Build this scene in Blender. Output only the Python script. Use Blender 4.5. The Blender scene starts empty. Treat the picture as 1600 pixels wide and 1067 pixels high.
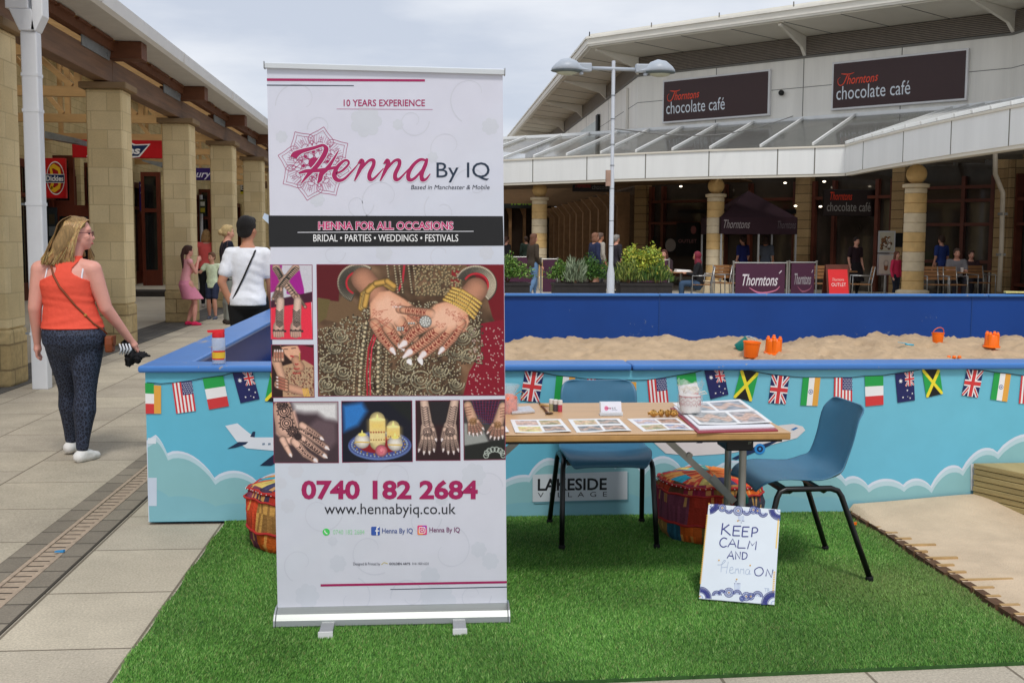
import bpy, bmesh, math, random
import numpy as np
from mathutils import Vector, Matrix, noise as mnoise
random.seed(7); RNG = np.random.default_rng(7)
SC = bpy.context.scene
COL = SC.collection
R_ = math.radians
# ---------------------------------------------------------------- camera
FPX, CAMH = 1720.0, 1.43
cam = bpy.data.cameras.new('camera'); camo = bpy.data.objects.new('camera', cam); COL.objects.link(camo)
cam.sensor_width = 36; cam.lens = 36*FPX/1600; cam.clip_start = .1; cam.clip_end = 3000
CR = Matrix.Rotation(R_(-4.65), 3, 'Z') @ Matrix.Rotation(R_(90-5.15), 3, 'X') @ Matrix.Rotation(R_(.3), 3, 'Z')
camo.matrix_world = Matrix.Translation((0, 0, CAMH)) @ CR.to_4x4()
SC.camera = camo
# ---------------------------------------------------------------- sky, sun, exposure
SUN_EL, SUN_AZ = R_(56), R_(176)     # azimuth clockwise from +Y: high, behind the viewer to the right
w = bpy.data.worlds.new('World'); SC.world = w; w.use_nodes = True
nt = w.node_tree; nt.nodes.clear()
def N(t, typ, **k):
    n = t.nodes.new(typ)
    for a, b in k.items(): setattr(n, a, b)
    return n
sky = N(nt, 'ShaderNodeTexSky', sky_type='NISHITA', sun_disc=False, sun_elevation=SUN_EL, sun_rotation=SUN_AZ)
tc = N(nt, 'ShaderNodeTexCoord'); mp = N(nt, 'ShaderNodeMapping'); mp.inputs['Scale'].default_value = (1, 1, 4.2)
mp.inputs['Location'].default_value = (.35, .2, .1)
nz = N(nt, 'ShaderNodeTexNoise'); nz.inputs['Scale'].default_value = 2.3; nz.inputs['Detail'].default_value = 7; nz.inputs['Roughness'].default_value = .52
rp = N(nt, 'ShaderNodeValToRGB'); e = rp.color_ramp.elements
e[0].position = .40; e[0].color = (5.0, 5.45, 6.35, 1); e[1].position = .62; e[1].color = (7.5, 7.7, 8.1, 1)
mx = N(nt, 'ShaderNodeMix', data_type='RGBA'); mx.inputs['Factor'].default_value = .93
bg = N(nt, 'ShaderNodeBackground'); bg.inputs['Strength'].default_value = .1
ou = N(nt, 'ShaderNodeOutputWorld'); L = nt.links.new
L(tc.outputs['Generated'], mp.inputs[0]); L(mp.outputs[0], nz.inputs['Vector']); L(nz.outputs[0], rp.inputs[0])
L(sky.outputs[0], mx.inputs['A']); L(rp.outputs[0], mx.inputs['B']); L(mx.outputs['Result'], bg.inputs[0]); L(bg.outputs[0], ou.inputs[0])
sl = bpy.data.lights.new('sun', 'SUN'); sl.energy = 1.5; sl.angle = R_(11); sl.color = (1, .96, .9)
so = bpy.data.objects.new('sun', sl); COL.objects.link(so)
sd = Vector((math.sin(SUN_AZ)*math.cos(SUN_EL), math.cos(SUN_AZ)*math.cos(SUN_EL), math.sin(SUN_EL)))
so.rotation_euler = sd.to_track_quat('Z', 'Y').to_euler(); so.location = sd*30
SC.view_settings.view_transform = 'Standard'; SC.view_settings.look = 'None'; SC.view_settings.exposure = 0.29; SC.view_settings.gamma = 1
SC.render.engine = 'CYCLES'
SC.cycles.max_bounces = 6; SC.cycles.diffuse_bounces = 3; SC.cycles.glossy_bounces = 2; SC.cycles.transparent_max_bounces = 6; SC.cycles.transmission_bounces = 4
# ---------------------------------------------------------------- where a line of sight meets a plane of the place
CO = Vector((0, 0, CAMH))
def ray(px, py): return CR @ Vector(((px-800)/FPX, -(py-533.5)/FPX, -1))
def G(px, py, z=0.): d = ray(px, py); return CO + d*((z-CAMH)/d.z)
def atY(px, py, Y): d = ray(px, py); return CO + d*(Y/d.y)
def atX(px, py, X): d = ray(px, py); return CO + d*(X/d.x)
def atS(px, py, s): d = ray(px, py); return CO + d*(s/(d.x+d.y))
# ---------------------------------------------------------------- colour
def lin(c): c /= 255.; return c/12.92 if c <= .04045 else ((c+.055)/1.055)**2.4
def S(r, g, b, k=1.): return (lin(r)*k, lin(g)*k, lin(b)*k)
PG = 1.2
def P(r, g, b, k=1.): return tuple(min(.88, lin(v)*PG*k) for v in (r, g, b))   # pigment of a print that looks (r,g,b) in this daylight
# ---------------------------------------------------------------- materials
def nmat(name):
    m = bpy.data.materials.new(name); m.use_nodes = True
    return m, m.node_tree, m.node_tree.nodes['Principled BSDF']
def mat(name, col, rough=.6, metal=0., var=.12, scale=6., bump=0., bscale=60., spec=.4, coat=0., stretch=None, emit=0.):
    m, t, b = nmat(name); L = t.links.new
    b.inputs['Roughness'].default_value = rough; b.inputs['Metallic'].default_value = metal
    b.inputs['Specular IOR Level'].default_value = spec; b.inputs['Coat Weight'].default_value = coat
    tc = N(t, 'ShaderNodeTexCoord'); src = tc.outputs['Object']
    if stretch:
        mp = N(t, 'ShaderNodeMapping'); mp.inputs['Scale'].default_value = stretch; L(src, mp.inputs[0]); src = mp.outputs[0]
    n = N(t, 'ShaderNodeTexNoise'); n.inputs['Scale'].default_value = scale; n.inputs['Detail'].default_value = 5; n.inputs['Roughness'].default_value = .6
    L(src, n.inputs['Vector'])
    r = N(t, 'ShaderNodeValToRGB'); e = r.color_ramp.elements; e[0].position = .3; e[1].position = .72
    e[0].color = tuple(max(0, c*(1-var)) for c in col)+(1,); e[1].color = tuple(min(1, c*(1+var)) for c in col)+(1,)
    L(n.outputs[0], r.inputs[0]); L(r.outputs[0], b.inputs['Base Color'])
    if emit: b.inputs['Emission Color'].default_value = tuple(col)+(1,); b.inputs['Emission Strength'].default_value = emit
    if bump:
        n2 = N(t, 'ShaderNodeTexNoise'); n2.inputs['Scale'].default_value = bscale; n2.inputs['Detail'].default_value = 4
        L(src, n2.inputs['Vector'])
        bp = N(t, 'ShaderNodeBump'); bp.inputs['Strength'].default_value = bump; bp.inputs['Distance'].default_value = .01
        L(n2.outputs[0], bp.inputs['Height']); L(bp.outputs[0], b.inputs['Normal'])
    return m
def wear(m, col, scale=14., thr=.66, rough=.9):
    t = m.node_tree; b = t.nodes['Principled BSDF']; lk = b.inputs['Base Color'].links[0]; src = lk.from_socket
    tc = N(t, 'ShaderNodeTexCoord'); n = N(t, 'ShaderNodeTexNoise'); n.inputs['Scale'].default_value = scale; n.inputs['Detail'].default_value = 9; n.inputs['Roughness'].default_value = .75
    n2 = N(t, 'ShaderNodeTexNoise'); n2.inputs['Scale'].default_value = scale*.13; t.links.new(tc.outputs['Object'], n.inputs['Vector']); t.links.new(tc.outputs['Object'], n2.inputs['Vector'])
    a = N(t, 'ShaderNodeMath', operation='MULTIPLY_ADD'); t.links.new(n2.outputs[0], a.inputs[0]); a.inputs[1].default_value = .5; t.links.new(n.outputs[0], a.inputs[2])
    r = N(t, 'ShaderNodeMapRange'); r.inputs[1].default_value = thr+.25; r.inputs[2].default_value = thr+.28; t.links.new(a.outputs[0], r.inputs[0])
    x = N(t, 'ShaderNodeMix', data_type='RGBA'); t.links.new(r.outputs[0], x.inputs['Factor']); t.links.new(src, x.inputs['A']); x.inputs['B'].default_value = tuple(col)+(1,); t.links.new(x.outputs['Result'], b.inputs['Base Color'])
    return m
def printmat(name, rough=.5, spec=.3, bump=0., bscale=200., trans=0.):
    m, t, b = nmat(name); L = t.links.new
    a = N(t, 'ShaderNodeAttribute', attribute_name='Col'); tc = N(t, 'ShaderNodeTexCoord')
    n = N(t, 'ShaderNodeTexNoise'); n.inputs['Scale'].default_value = 9; n.inputs['Detail'].default_value = 6
    L(tc.outputs['Object'], n.inputs['Vector'])
    mr = N(t, 'ShaderNodeMapRange'); mr.inputs[3].default_value = .93; mr.inputs[4].default_value = 1.06; L(n.outputs[0], mr.inputs[0])
    mm = N(t, 'ShaderNodeVectorMath', operation='SCALE'); L(a.outputs['Color'], mm.inputs[0]); L(mr.outputs[0], mm.inputs['Scale'])
    L(mm.outputs[0], b.inputs['Base Color']); b.inputs['Roughness'].default_value = rough; b.inputs['Specular IOR Level'].default_value = spec
    if trans: b.inputs['Transmission Weight'].default_value = trans
    if bump:
        n2 = N(t, 'ShaderNodeTexNoise'); n2.inputs['Scale'].default_value = bscale; L(tc.outputs['Object'], n2.inputs['Vector'])
        bp = N(t, 'ShaderNodeBump'); bp.inputs['Strength'].default_value = bump; bp.inputs['Distance'].default_value = .005
        L(n2.outputs[0], bp.inputs['Height']); L(bp.outputs[0], b.inputs['Normal'])
    return m
def glassmat(name, col=(.05, .05, .05), alpha=.55, rough=.06):
    m, t, b = nmat(name); b.inputs['Base Color'].default_value = tuple(col)+(1,)
    b.inputs['Roughness'].default_value = rough; b.inputs['Alpha'].default_value = alpha; b.inputs['Specular IOR Level'].default_value = .6
    tc = N(t, 'ShaderNodeTexCoord'); n = N(t, 'ShaderNodeTexNoise'); n.inputs['Scale'].default_value = 2.
    mr = N(t, 'ShaderNodeMapRange'); mr.inputs[3].default_value = rough*.5; mr.inputs[4].default_value = rough*2.5
    t.links.new(tc.outputs['Object'], n.inputs['Vector']); t.links.new(n.outputs[0], mr.inputs[0]); t.links.new(mr.outputs[0], b.inputs['Roughness'])
    return m
def brickmat(name, c1, c2, mort, bw, rh, ms=.008, off=.5, mode='xyz', rough=.85, bump=.4, loc=(0, 0), fine=90., vn=.25, sq=1):
    """blocks or slabs: mode 'wall' lays courses along x+y and z; 'floor' lays rows along y with width in x"""
    m, t, b = nmat(name); L = t.links.new; b.inputs['Roughness'].default_value = rough; b.inputs['Specular IOR Level'].default_value = .25
    tc = N(t, 'ShaderNodeTexCoord'); sx = N(t, 'ShaderNodeSeparateXYZ'); L(tc.outputs['Object'], sx.inputs[0])
    cx = N(t, 'ShaderNodeCombineXYZ')
    def add(o, v):
        a = N(t, 'ShaderNodeMath', operation='ADD'); L(o, a.inputs[0])
        if isinstance(v, (int, float)): a.inputs[1].default_value = v
        else: L(v, a.inputs[1])
        return a.outputs[0]
    if mode == 'wall':
        L(add(add(sx.outputs[0], sx.outputs[1]), loc[0]), cx.inputs[0]); L(add(sx.outputs[2], loc[1]), cx.inputs[1])
    else:
        L(add(sx.outputs[1], loc[0]), cx.inputs[0]); L(add(sx.outputs[0], loc[1]), cx.inputs[1])
    br = N(t, 'ShaderNodeTexBrick'); br.offset = off; br.squash = sq
    br.inputs['Color1'].default_value = tuple(c1)+(1,); br.inputs['Color2'].default_value = tuple(c2)+(1,); br.inputs['Mortar'].default_value = tuple(mort)+(1,)
    br.inputs['Scale'].default_value = 1; br.inputs['Mortar Size'].default_value = ms; br.inputs['Mortar Smooth'].default_value = .2
    br.inputs['Brick Width'].default_value = bw; br.inputs['Row Height'].default_value = rh
    L(cx.outputs[0], br.inputs['Vector'])
    n = N(t, 'ShaderNodeTexNoise'); n.inputs['Scale'].default_value = fine; n.inputs['Detail'].default_value = 4; n.inputs['Roughness'].default_value = .7
    n3 = N(t, 'ShaderNodeTexNoise'); n3.inputs['Scale'].default_value = 1.7; n3.inputs['Detail'].default_value = 6
    L(tc.outputs['Object'], n.inputs['Vector']); L(tc.outputs['Object'], n3.inputs['Vector'])
    mr = N(t, 'ShaderNodeMapRange'); mr.inputs[1].default_value = .25; mr.inputs[2].default_value = .75; mr.inputs[3].default_value = 1-vn; mr.inputs[4].default_value = 1+vn; L(n.outputs[0], mr.inputs[0])
    m3 = N(t, 'ShaderNodeMapRange'); m3.inputs[1].default_value = .3; m3.inputs[2].default_value = .7; m3.inputs[3].default_value = .86; m3.inputs[4].default_value = 1.1; L(n3.outputs[0], m3.inputs[0])
    mm = N(t, 'ShaderNodeMath', operation='MULTIPLY'); L(mr.outputs[0], mm.inputs[0]); L(m3.outputs[0], mm.inputs[1])
    if mode == 'floor':      # trodden gum, drips and blotches
        for sc_, lo_, hi_, k_ in ((3.1, .0, .035, .72), (1.3, .0, .05, .82)):
            vo = N(t, 'ShaderNodeTexVoronoi'); vo.inputs['Scale'].default_value = sc_; L(tc.outputs['Object'], vo.inputs['Vector'])
            mv = N(t, 'ShaderNodeMapRange'); mv.inputs[1].default_value = hi_*.7; mv.inputs[2].default_value = hi_; mv.inputs[3].default_value = k_; mv.inputs[4].default_value = 1; L(vo.outputs['Distance'], mv.inputs[0])
            m2 = N(t, 'ShaderNodeMath', operation='MULTIPLY'); L(mm.outputs[0], m2.inputs[0]); L(mv.outputs[0], m2.inputs[1]); mm = m2
        nb = N(t, 'ShaderNodeTexNoise'); nb.inputs['Scale'].default_value = .9; nb.inputs['Detail'].default_value = 8; nb.inputs['Roughness'].default_value = .7; L(tc.outputs['Object'], nb.inputs['Vector'])
        mv = N(t, 'ShaderNodeMapRange'); mv.inputs[1].default_value = .4; mv.inputs[2].default_value = .6; mv.inputs[3].default_value = .86; mv.inputs[4].default_value = 1.03; L(nb.outputs[0], mv.inputs[0])
        m2 = N(t, 'ShaderNodeMath', operation='MULTIPLY'); L(mm.outputs[0], m2.inputs[0]); L(mv.outputs[0], m2.inputs[1]); mm = m2
    vs = N(t, 'ShaderNodeVectorMath', operation='SCALE'); L(br.outputs['Color'], vs.inputs[0]); L(mm.outputs[0], vs.inputs['Scale'])
    L(vs.outputs[0], b.inputs['Base Color'])
    ma = N(t, 'ShaderNodeMath', operation='MULTIPLY_ADD'); L(br.outputs['Fac'], ma.inputs[0]); ma.inputs[1].default_value = -1.5; L(n.outputs[0], ma.inputs[2])
    bp = N(t, 'ShaderNodeBump'); bp.inputs['Strength'].default_value = bump; bp.inputs['Distance'].default_value = .006
    L(ma.outputs[0], bp.inputs['Height']); L(bp.outputs[0], b.inputs['Normal'])
    return m
# ---------------------------------------------------------------- things and parts
def put(o, label=None, cat=None, group=None, kind=None):
    if label: o['label'] = label
    if cat: o['category'] = cat
    if group: o['group'] = group
    if kind: o['kind'] = kind
    return o
def thing(name, label, cat, loc=(0, 0, 0), rz=0., group=None, rot=None):
    o = bpy.data.objects.new(name, None); COL.objects.link(o); o.empty_display_size = .1
    o.location = loc; o.rotation_euler = rot if rot else (0, 0, rz)
    return put(o, label, cat, group)
def dup(o, parent=None):
    c = o.copy(); COL.objects.link(c); c.parent = parent
    for ch in list(o.children): dup(ch, c)
    return c
# ---------------------------------------------------------------- mesh collecting
class MB:
    def __init__(s): s.v = []; s.f = []; s.m = []; s.c = []; s.grids = []; s.M = None; s.col = (.8, .8, .8)
    def add(s, vs, fs, mi=0, col=None):
        o = len(s.v); col = col or s.col
        for p in vs:
            p = Vector(p); s.v.append(tuple(s.M @ p) if s.M else tuple(p))
        for f in fs: s.f.append(tuple(o+i for i in f)); s.m.append(mi); s.c.append(col)
        return s
    def face(s, pts, mi=0, col=None): return s.add(pts, [tuple(range(len(pts)))], mi, col)
    def box(s, x0, x1, y0, y1, z0, z1, mi=0, col=None):
        v = [(x, y, z) for z in (z0, z1) for y in (y0, y1) for x in (x0, x1)]
        return s.add(v, [(0, 2, 3, 1), (4, 5, 7, 6), (0, 1, 5, 4), (2, 6, 7, 3), (0, 4, 6, 2), (1, 3, 7, 5)], mi, col)
    def hexa(s, a, b, mi=0, col=None):
        """solid between two polygons with the same number of corners"""
        n = len(a); fs = [tuple(range(n))[::-1], tuple(range(n, 2*n))]+[(i, (i+1) % n, n+(i+1) % n, n+i) for i in range(n)]
        return s.add(list(a)+list(b), fs, mi, col)
    def bar(s, p, q, w, h, mi=0, up=(0, 0, 1), col=None):
        p = Vector(p); q = Vector(q); d = (q-p).normalized(); up = Vector(up)
        if abs(d.dot(up)) > .99: up = Vector((0, 1, 0))
        sd = d.cross(up).normalized()*(w/2); u = sd.cross(d).normalized()*(h/2)
        r = [-sd-u, sd-u, sd+u, -sd+u]
        return s.hexa([p+x for x in r], [q+x for x in r], mi, col)
    def tube(s, pts, r, n=10, mi=0, col=None, caps=True, flat=1.):
        pts = [Vector(p) for p in pts]; k = len(pts); rs = list(r) if hasattr(r, '__len__') else [r]*k
        vs = []; ref = None
        for i in range(k):
            d = (pts[min(i+1, k-1)]-pts[max(i-1, 0)]).normalized()
            if ref is None: ref = Vector((0, 0, 1)) if abs(d.z) < .9 else Vector((1, 0, 0))
            a = d.cross(ref).normalized(); b = a.cross(d).normalized(); ref = b
            for j in range(n):
                t = 2*math.pi*j/n; vs.append(pts[i]+(a*math.cos(t)+b*math.sin(t)*flat)*rs[i])
        fs = [(i*n+j, i*n+(j+1) % n, (i+1)*n+(j+1) % n, (i+1)*n+j) for i in range(k-1) for j in range(n)]
        if caps: fs += [tuple(range(n))[::-1], tuple((k-1)*n+j for j in range(n))]
        return s.add(vs, fs, mi, col)
    def lathe(s, prof, c=(0, 0, 0), n=24, mi=0, col=None, sx=1., sy=1., colf=None):
        vs = []; c = Vector(c)
        for r, z in prof:
            for j in range(n): t = 2*math.pi*j/n; vs.append(c+Vector((r*sx*math.cos(t), r*sy*math.sin(t), z)))
        k = len(prof)
        fs = [(i*n+j, i*n+(j+1) % n, (i+1)*n+(j+1) % n, (i+1)*n+j) for i in range(k-1) for j in range(n)]
        if prof[0][0] > 1e-6: fs.append(tuple(range(n))[::-1])
        if prof[-1][0] > 1e-6: fs.append(tuple((k-1)*n+j for j in range(n)))
        return s.add(vs, fs, mi, col)
    def ell(s, c, r, mi=0, n=16, k=10, col=None, rot=None):
        c = Vector(c); r = (r, r, r) if isinstance(r, (int, float)) else r; vs = []
        for i in range(k+1):
            a = math.pi*i/k
            for j in range(n):
                t = 2*math.pi*j/n; p = Vector((r[0]*math.sin(a)*math.cos(t), r[1]*math.sin(a)*math.sin(t), -r[2]*math.cos(a)))
                vs.append(c+(rot @ p if rot else p))
        return s.add(vs, [(i*n+j, i*n+(j+1) % n, (i+1)*n+(j+1) % n, (i+1)*n+j) for i in range(k) for j in range(n)], mi, col)
    def build(s, name, mats, parent=None, smooth=False, bevel=0., seg=2, auto=None):
        me = bpy.data.meshes.new(name); nv = len(s.v); V = list(s.v); Fc = list(s.f); 
        for g in s.grids:
            o = len(V); V += g[0].tolist(); Fc += (g[1]+o).tolist()
        me.from_pydata(V, [], Fc)
        mats = mats if isinstance(mats, (list, tuple)) else [mats]
        for m in mats: me.materials.append(m)
        if len(mats) > 1: me.polygons.foreach_set('material_index', s.m+[0]*(len(Fc)-len(s.f)))
        ca = me.color_attributes.new('Col', 'FLOAT_COLOR', 'CORNER'); out = []
        cc = np.array([c for f, c in zip(s.f, s.c) for _ in f], dtype=np.float32).reshape(-1, 3)
        for g in s.grids: cc = np.concatenate([cc, g[2][g[1].ravel()].astype(np.float32)])
        cc = np.concatenate([cc, np.ones((len(cc), 1), np.float32)], 1)
        ca.data.foreach_set('color', cc.ravel())
        me.validate(); 
        if smooth: me.polygons.foreach_set('use_smooth', [True]*len(me.polygons))
        me.update()
        o = bpy.data.objects.new(name, me); COL.objects.link(o); o.parent = parent
        if auto is not None:
            me.set_sharp_from_angle(angle=R_(auto))
        if bevel:
            b = o.modifiers.new('bevel', 'BEVEL'); b.width = bevel; b.segments = seg; b.limit_method = 'ANGLE'; b.angle_limit = R_(40)
        return o
_tc = {}
def textmesh(body, bold=0., shear=0., spacing=1., res=3):
    k = (body, bold, shear, spacing)
    if k in _tc: return _tc[k]
    cu = bpy.data.curves.new('t', 'FONT'); cu.body = body; cu.size = 1; cu.offset = bold; cu.shear = shear; cu.space_character = spacing; cu.resolution_u = res
    ob = bpy.data.objects.new('t', cu); COL.objects.link(ob)
    bpy.context.view_layer.update()
    me = bpy.data.meshes.new_from_object(ob.evaluated_get(bpy.context.evaluated_depsgraph_get()))
    v = [(p.co.x, p.co.y) for p in me.vertices]; f = [tuple(q.vertices) for q in me.polygons]
    bpy.data.objects.remove(ob); bpy.data.curves.remove(cu); bpy.data.meshes.remove(me)
    xs = [p[0] for p in v]; ys = [p[1] for p in v]
    _tc[k] = (v, f, min(xs), max(xs), min(ys), max(ys)); return _tc[k]
class Print(MB):
    """flat artwork: fn(u, v) gives the point on the surface, nrm its outward normal; each layer lies a hair above the last"""
    def __init__(s, fn, nrm, step=.0003): super().__init__(); s.fn = fn; s.n = Vector(nrm); s.step = step
    def pt(s, u, v, l): return Vector(s.fn(u, v))+s.n*(s.step*l)
    def poly(s, pts, col, l=1):
        vs = [s.pt(u, v, l) for u, v in pts]; a = Vector()
        for i in range(len(vs)): a += vs[i-1].cross(vs[i])
        if a.dot(s.n) < 0: vs.reverse()
        return s.face(vs, 0, col)
    def rect(s, u0, v0, u1, v1, col, l=1): return s.poly([(u0, v0), (u1, v0), (u1, v1), (u0, v1)], col, l)
    def circ(s, u, v, r, col, l=1, n=16, ry=None): return s.poly([(u+r*math.cos(6.2832*i/n), v+(ry or r)*math.sin(6.2832*i/n)) for i in range(n)], col, l)
    def stroke(s, pts, w, col, l=1, sm=0):
        pts = [Vector(p) for p in pts]; ws = list(w) if hasattr(w, '__len__') else [w]*len(pts)
        if sm and len(pts) > 2:
            q = []; qw = []
            for i in range(len(pts)-1):
                p0 = pts[max(i-1, 0)]; p1 = pts[i]; p2 = pts[i+1]; p3 = pts[min(i+2, len(pts)-1)]
                for k in range(sm):
                    t = k/sm; q.append(.5*((2*p1)+(p2-p0)*t+(2*p0-5*p1+4*p2-p3)*t*t+(3*p1-p0-3*p2+p3)*t**3)); qw.append(ws[i]*(1-t)+ws[i+1]*t)
            q.append(pts[-1]); qw.append(ws[-1]); pts, ws = q, qw
        a = []; b = []
        for i, p in enumerate(pts):
            d = pts[min(i+1, len(pts)-1)]-pts[max(i-1, 0)]
            d = d.normalized() if d.length > 1e-9 else Vector((1, 0)); n = Vector((-d.y, d.x))*ws[i]/2
            a.append(p+n); b.append(p-n)
        for i in range(len(pts)-1): s.poly([a[i], a[i+1], b[i+1], b[i]], col, l)
        return s
    def ring(s, u, v, r, w, col, l=1, n=20, a0=0., a1=6.2832): return s.stroke([(u+r*math.cos(a0+(a1-a0)*i/n), v+r*math.sin(a0+(a1-a0)*i/n)) for i in range(n+1)], w, col, l)
    def text(s, body, u0, vb, u1, vt, col, l=2, bold=0., shear=0., spacing=1., vdown=True, full=True, rot=0.):
        """lettering fitted into the rectangle u0..u1, baseline vb, top vt (v may run downwards)"""
        v, f, x0, x1, y0, y1 = textmesh(body, bold, shear, spacing)
        if full: y0 = 0
        kx = (u1-u0)/(x1-x0); ky = (vt-vb)/(y1-y0)
        P_ = [s.pt(u0+(x-x0)*kx, vb+(y-y0)*ky+rot*(x-x0)*kx, l) for x, y in v]
        if f:
            a = Vector()
            for q in f: 
                for i in range(len(q)): a += P_[q[i-1]].cross(P_[q[i]])
            if a.dot(s.n) < 0: f = [q[::-1] for q in f]
            s.add(P_, f, 0, col)
        return s
    def raster(s, arr, u0, v0, u1, v1, l=1):
        h, w_ = arr.shape[:2]; us = np.linspace(u0, u1, w_); vs = np.linspace(v0, v1, h)
        A = [s.pt(u0, v0, l), s.pt(u1, v0, l), s.pt(u0, v1, l), s.pt(u1, v1, l)]; A = [np.array(a) for a in A]
        U, V = np.meshgrid(np.linspace(0, 1, w_), np.linspace(0, 1, h)); U = U[..., None]; V = V[..., None]
        pts = (A[0]*(1-U)+A[1]*U)*(1-V)+(A[2]*(1-U)+A[3]*U)*V
        i = (np.arange(h-1)[:, None]*w_+np.arange(w_-1)[None]).ravel()
        q = np.stack([i, i+1, i+w_+1, i+w_], 1)
        n = np.cross(A[1]-A[0], A[2]-A[0])
        if np.dot(n, np.array(s.n)) < 0: q = q[:, ::-1]
        s.grids.append((pts.reshape(-1, 3), q.copy(), arr.reshape(-1, 3))); return s
LINT = np.array([lin(i) for i in range(256)])
class Ras:
    """small painting computed in arrays, used for the photographs printed on the banner and papers"""
    def __init__(s, x0, y0, x1, y1, st, col):
        s.x = np.arange(x0, x1+st*.5, st); s.y = np.arange(y0, y1+st*.5, st); s.st = st
        s.X, s.Y = np.meshgrid(s.x, s.y); s.a = np.zeros(s.X.shape+(3,))+np.array(col, float); s.rng = np.random.default_rng(3)
    def put(s, m, col): m = np.clip(m, 0, 1)[..., None]; s.a = s.a*(1-m)+np.array(col, float)*m
    def cap(s, p, q, r0, r1, col, sh=.35, soft=1.):
        px, py = p; dx, dy = q[0]-px, q[1]-py; L2 = dx*dx+dy*dy+1e-9
        t = np.clip(((s.X-px)*dx+(s.Y-py)*dy)/L2, 0, 1); d = np.hypot(s.X-px-t*dx, s.Y-py-t*dy); r = r0+(r1-r0)*t
        m = np.clip((r-d)/(s.st*soft)+.5, 0, 1); k = 1-sh*np.clip(d/np.maximum(r, 1e-6), 0, 1)**2.2
        c = np.array(col, float)[None, None]*k[..., None]; s.a = s.a*(1-m[..., None])+c*m[..., None]
    def poly(s, pts, col, soft=1.5):
        ins = np.zeros(s.X.shape, bool); dm = np.full(s.X.shape, 1e9); n = len(pts)
        for i in range(n):
            x1, y1 = pts[i-1]; x2, y2 = pts[i]
            c = ((y1 > s.Y) != (y2 > s.Y)); xi = (x2-x1)*(s.Y-y1)/((y2-y1) if abs(y2-y1) > 1e-9 else 1e-9)+x1
            ins ^= c & (s.X < xi)
            dx, dy = x2-x1, y2-y1; t = np.clip(((s.X-x1)*dx+(s.Y-y1)*dy)/(dx*dx+dy*dy+1e-9), 0, 1)
            dm = np.minimum(dm, np.hypot(s.X-x1-t*dx, s.Y-y1-t*dy))
        s.put(np.clip(np.where(ins, dm, -dm)/(s.st*soft)+.5, 0, 1), col)
    def line(s, pts, w, col):
        for a, b in zip(pts[:-1], pts[1:]): s.cap(a, b, w/2, w/2, col, 0)
    def dots(s, pts, r, col, sh=.5):
        for (x, y) in pts:
            i0 = int((x-s.x[0]-r*1.5)/s.st); i1 = int((x-s.x[0]+r*1.5)/s.st)+2; j0 = int((y-s.y[0]-r*1.5)/s.st); j1 = int((y-s.y[0]+r*1.5)/s.st)+2
            i0 = max(i0, 0); j0 = max(j0, 0)
            if i1 <= i0 or j1 <= j0: continue
            X = s.X[j0:j1, i0:i1]; Y = s.Y[j0:j1, i0:i1]
            if X.size == 0: continue
            d = np.hypot(X-x, Y-y); m = np.clip((r-d)/s.st+.5, 0, 1)[..., None]; k = (1-sh*np.clip(np.hypot(X-x+r*.3, Y-y+r*.3)/r, 0, 1)**2)[..., None]
            s.a[j0:j1, i0:i1] = s.a[j0:j1, i0:i1]*(1-m)+np.array(col, float)*k*m
    def noise(s, amt):
        s.a *= (1+amt*(s.rng.random(s.X.shape)-.5))[..., None]
    def out(s, k=1.): return np.minimum(.88, LINT[np.clip(s.a, 0, 255).astype(int)]*PG*k)
def smoothnoise(X, Y, sc, seed=0):
    r = np.random.default_rng(seed); o = np.zeros(X.shape)
    for i in range(14):
        a = r.random()*6.28; f = sc*(.6+1.5*r.random()); o += np.sin((X*math.cos(a)+Y*math.sin(a))*f+r.random()*6.28)
    return o/5.
# ================================================================ ground
M = {}
M['pave'] = brickmat('pale_slab_paving', S(174, 165, 150), S(194, 184, 164), S(122, 113, 98), .632, .5, .006, 0., 'floor', bump=.35, loc=(-.07, 1.02), fine=110, vn=.34)
M['pave2'] = brickmat('slab_paving', S(172, 162, 146), S(190, 180, 160), S(122, 113, 98), .66, .6, .006, .5, 'floor', bump=.35, loc=(0, 1.86), fine=110, vn=.32)
M['dark_paver'] = brickmat('dark_block_paving', S(132, 124, 111), S(148, 139, 124), S(76, 71, 63), .22, .11, .006, 0., 'floor', bump=.4, loc=(.05, 1.865), fine=120)
M['drain'] = mat('drain_concrete', S(172, 154, 134), .9, var=.2, scale=30, bump=.4, bscale=200)
M['slot'] = mat('dark_slot', S(38, 34, 30), .95, var=.3)
m = MB(); m.box(-300, 300, -60, 500, -.4, 0); put(m.build('ground', M['pave']), kind='structure')
m = MB(); m.box(-60, -1.86, -20, 90, .0, .004); put(m.build('paving', M['pave2']), kind='structure')
m = MB()
m.box(-1.86, -1.755, -4, 60, .0, .006); m.box(-1.635, -1.53, -4, 60, .0, .006)
put(m.build('paving_strip', M['dark_paver']), kind='structure')
m = MB(); m.box(-1.755, -1.635, -4, 60, .0, .003)
m.box(-1.755, -1.735, -4, 60, .0, .009); m.box(-1.655, -1.635, -4, 60, .0, .009)
y = 1.5
while y < 22:
    m.box(-1.734, -1.656, y, y+.008, .003, .0042, 1); y += .075 if y < 12 else .15
put(m.build('drain', [M['drain'], M['slot']]), kind='structure')
m = MB(); m.box(-4.55, -3.9, 2, 60, .004, .008)
put(m.build('dark_paving_band', brickmat('dark_band_paving', S(92, 90, 87), S(108, 105, 99), S(60, 58, 54), .3, .15, .005, .5, 'floor', bump=.3, fine=100)), kind='structure')
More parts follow.
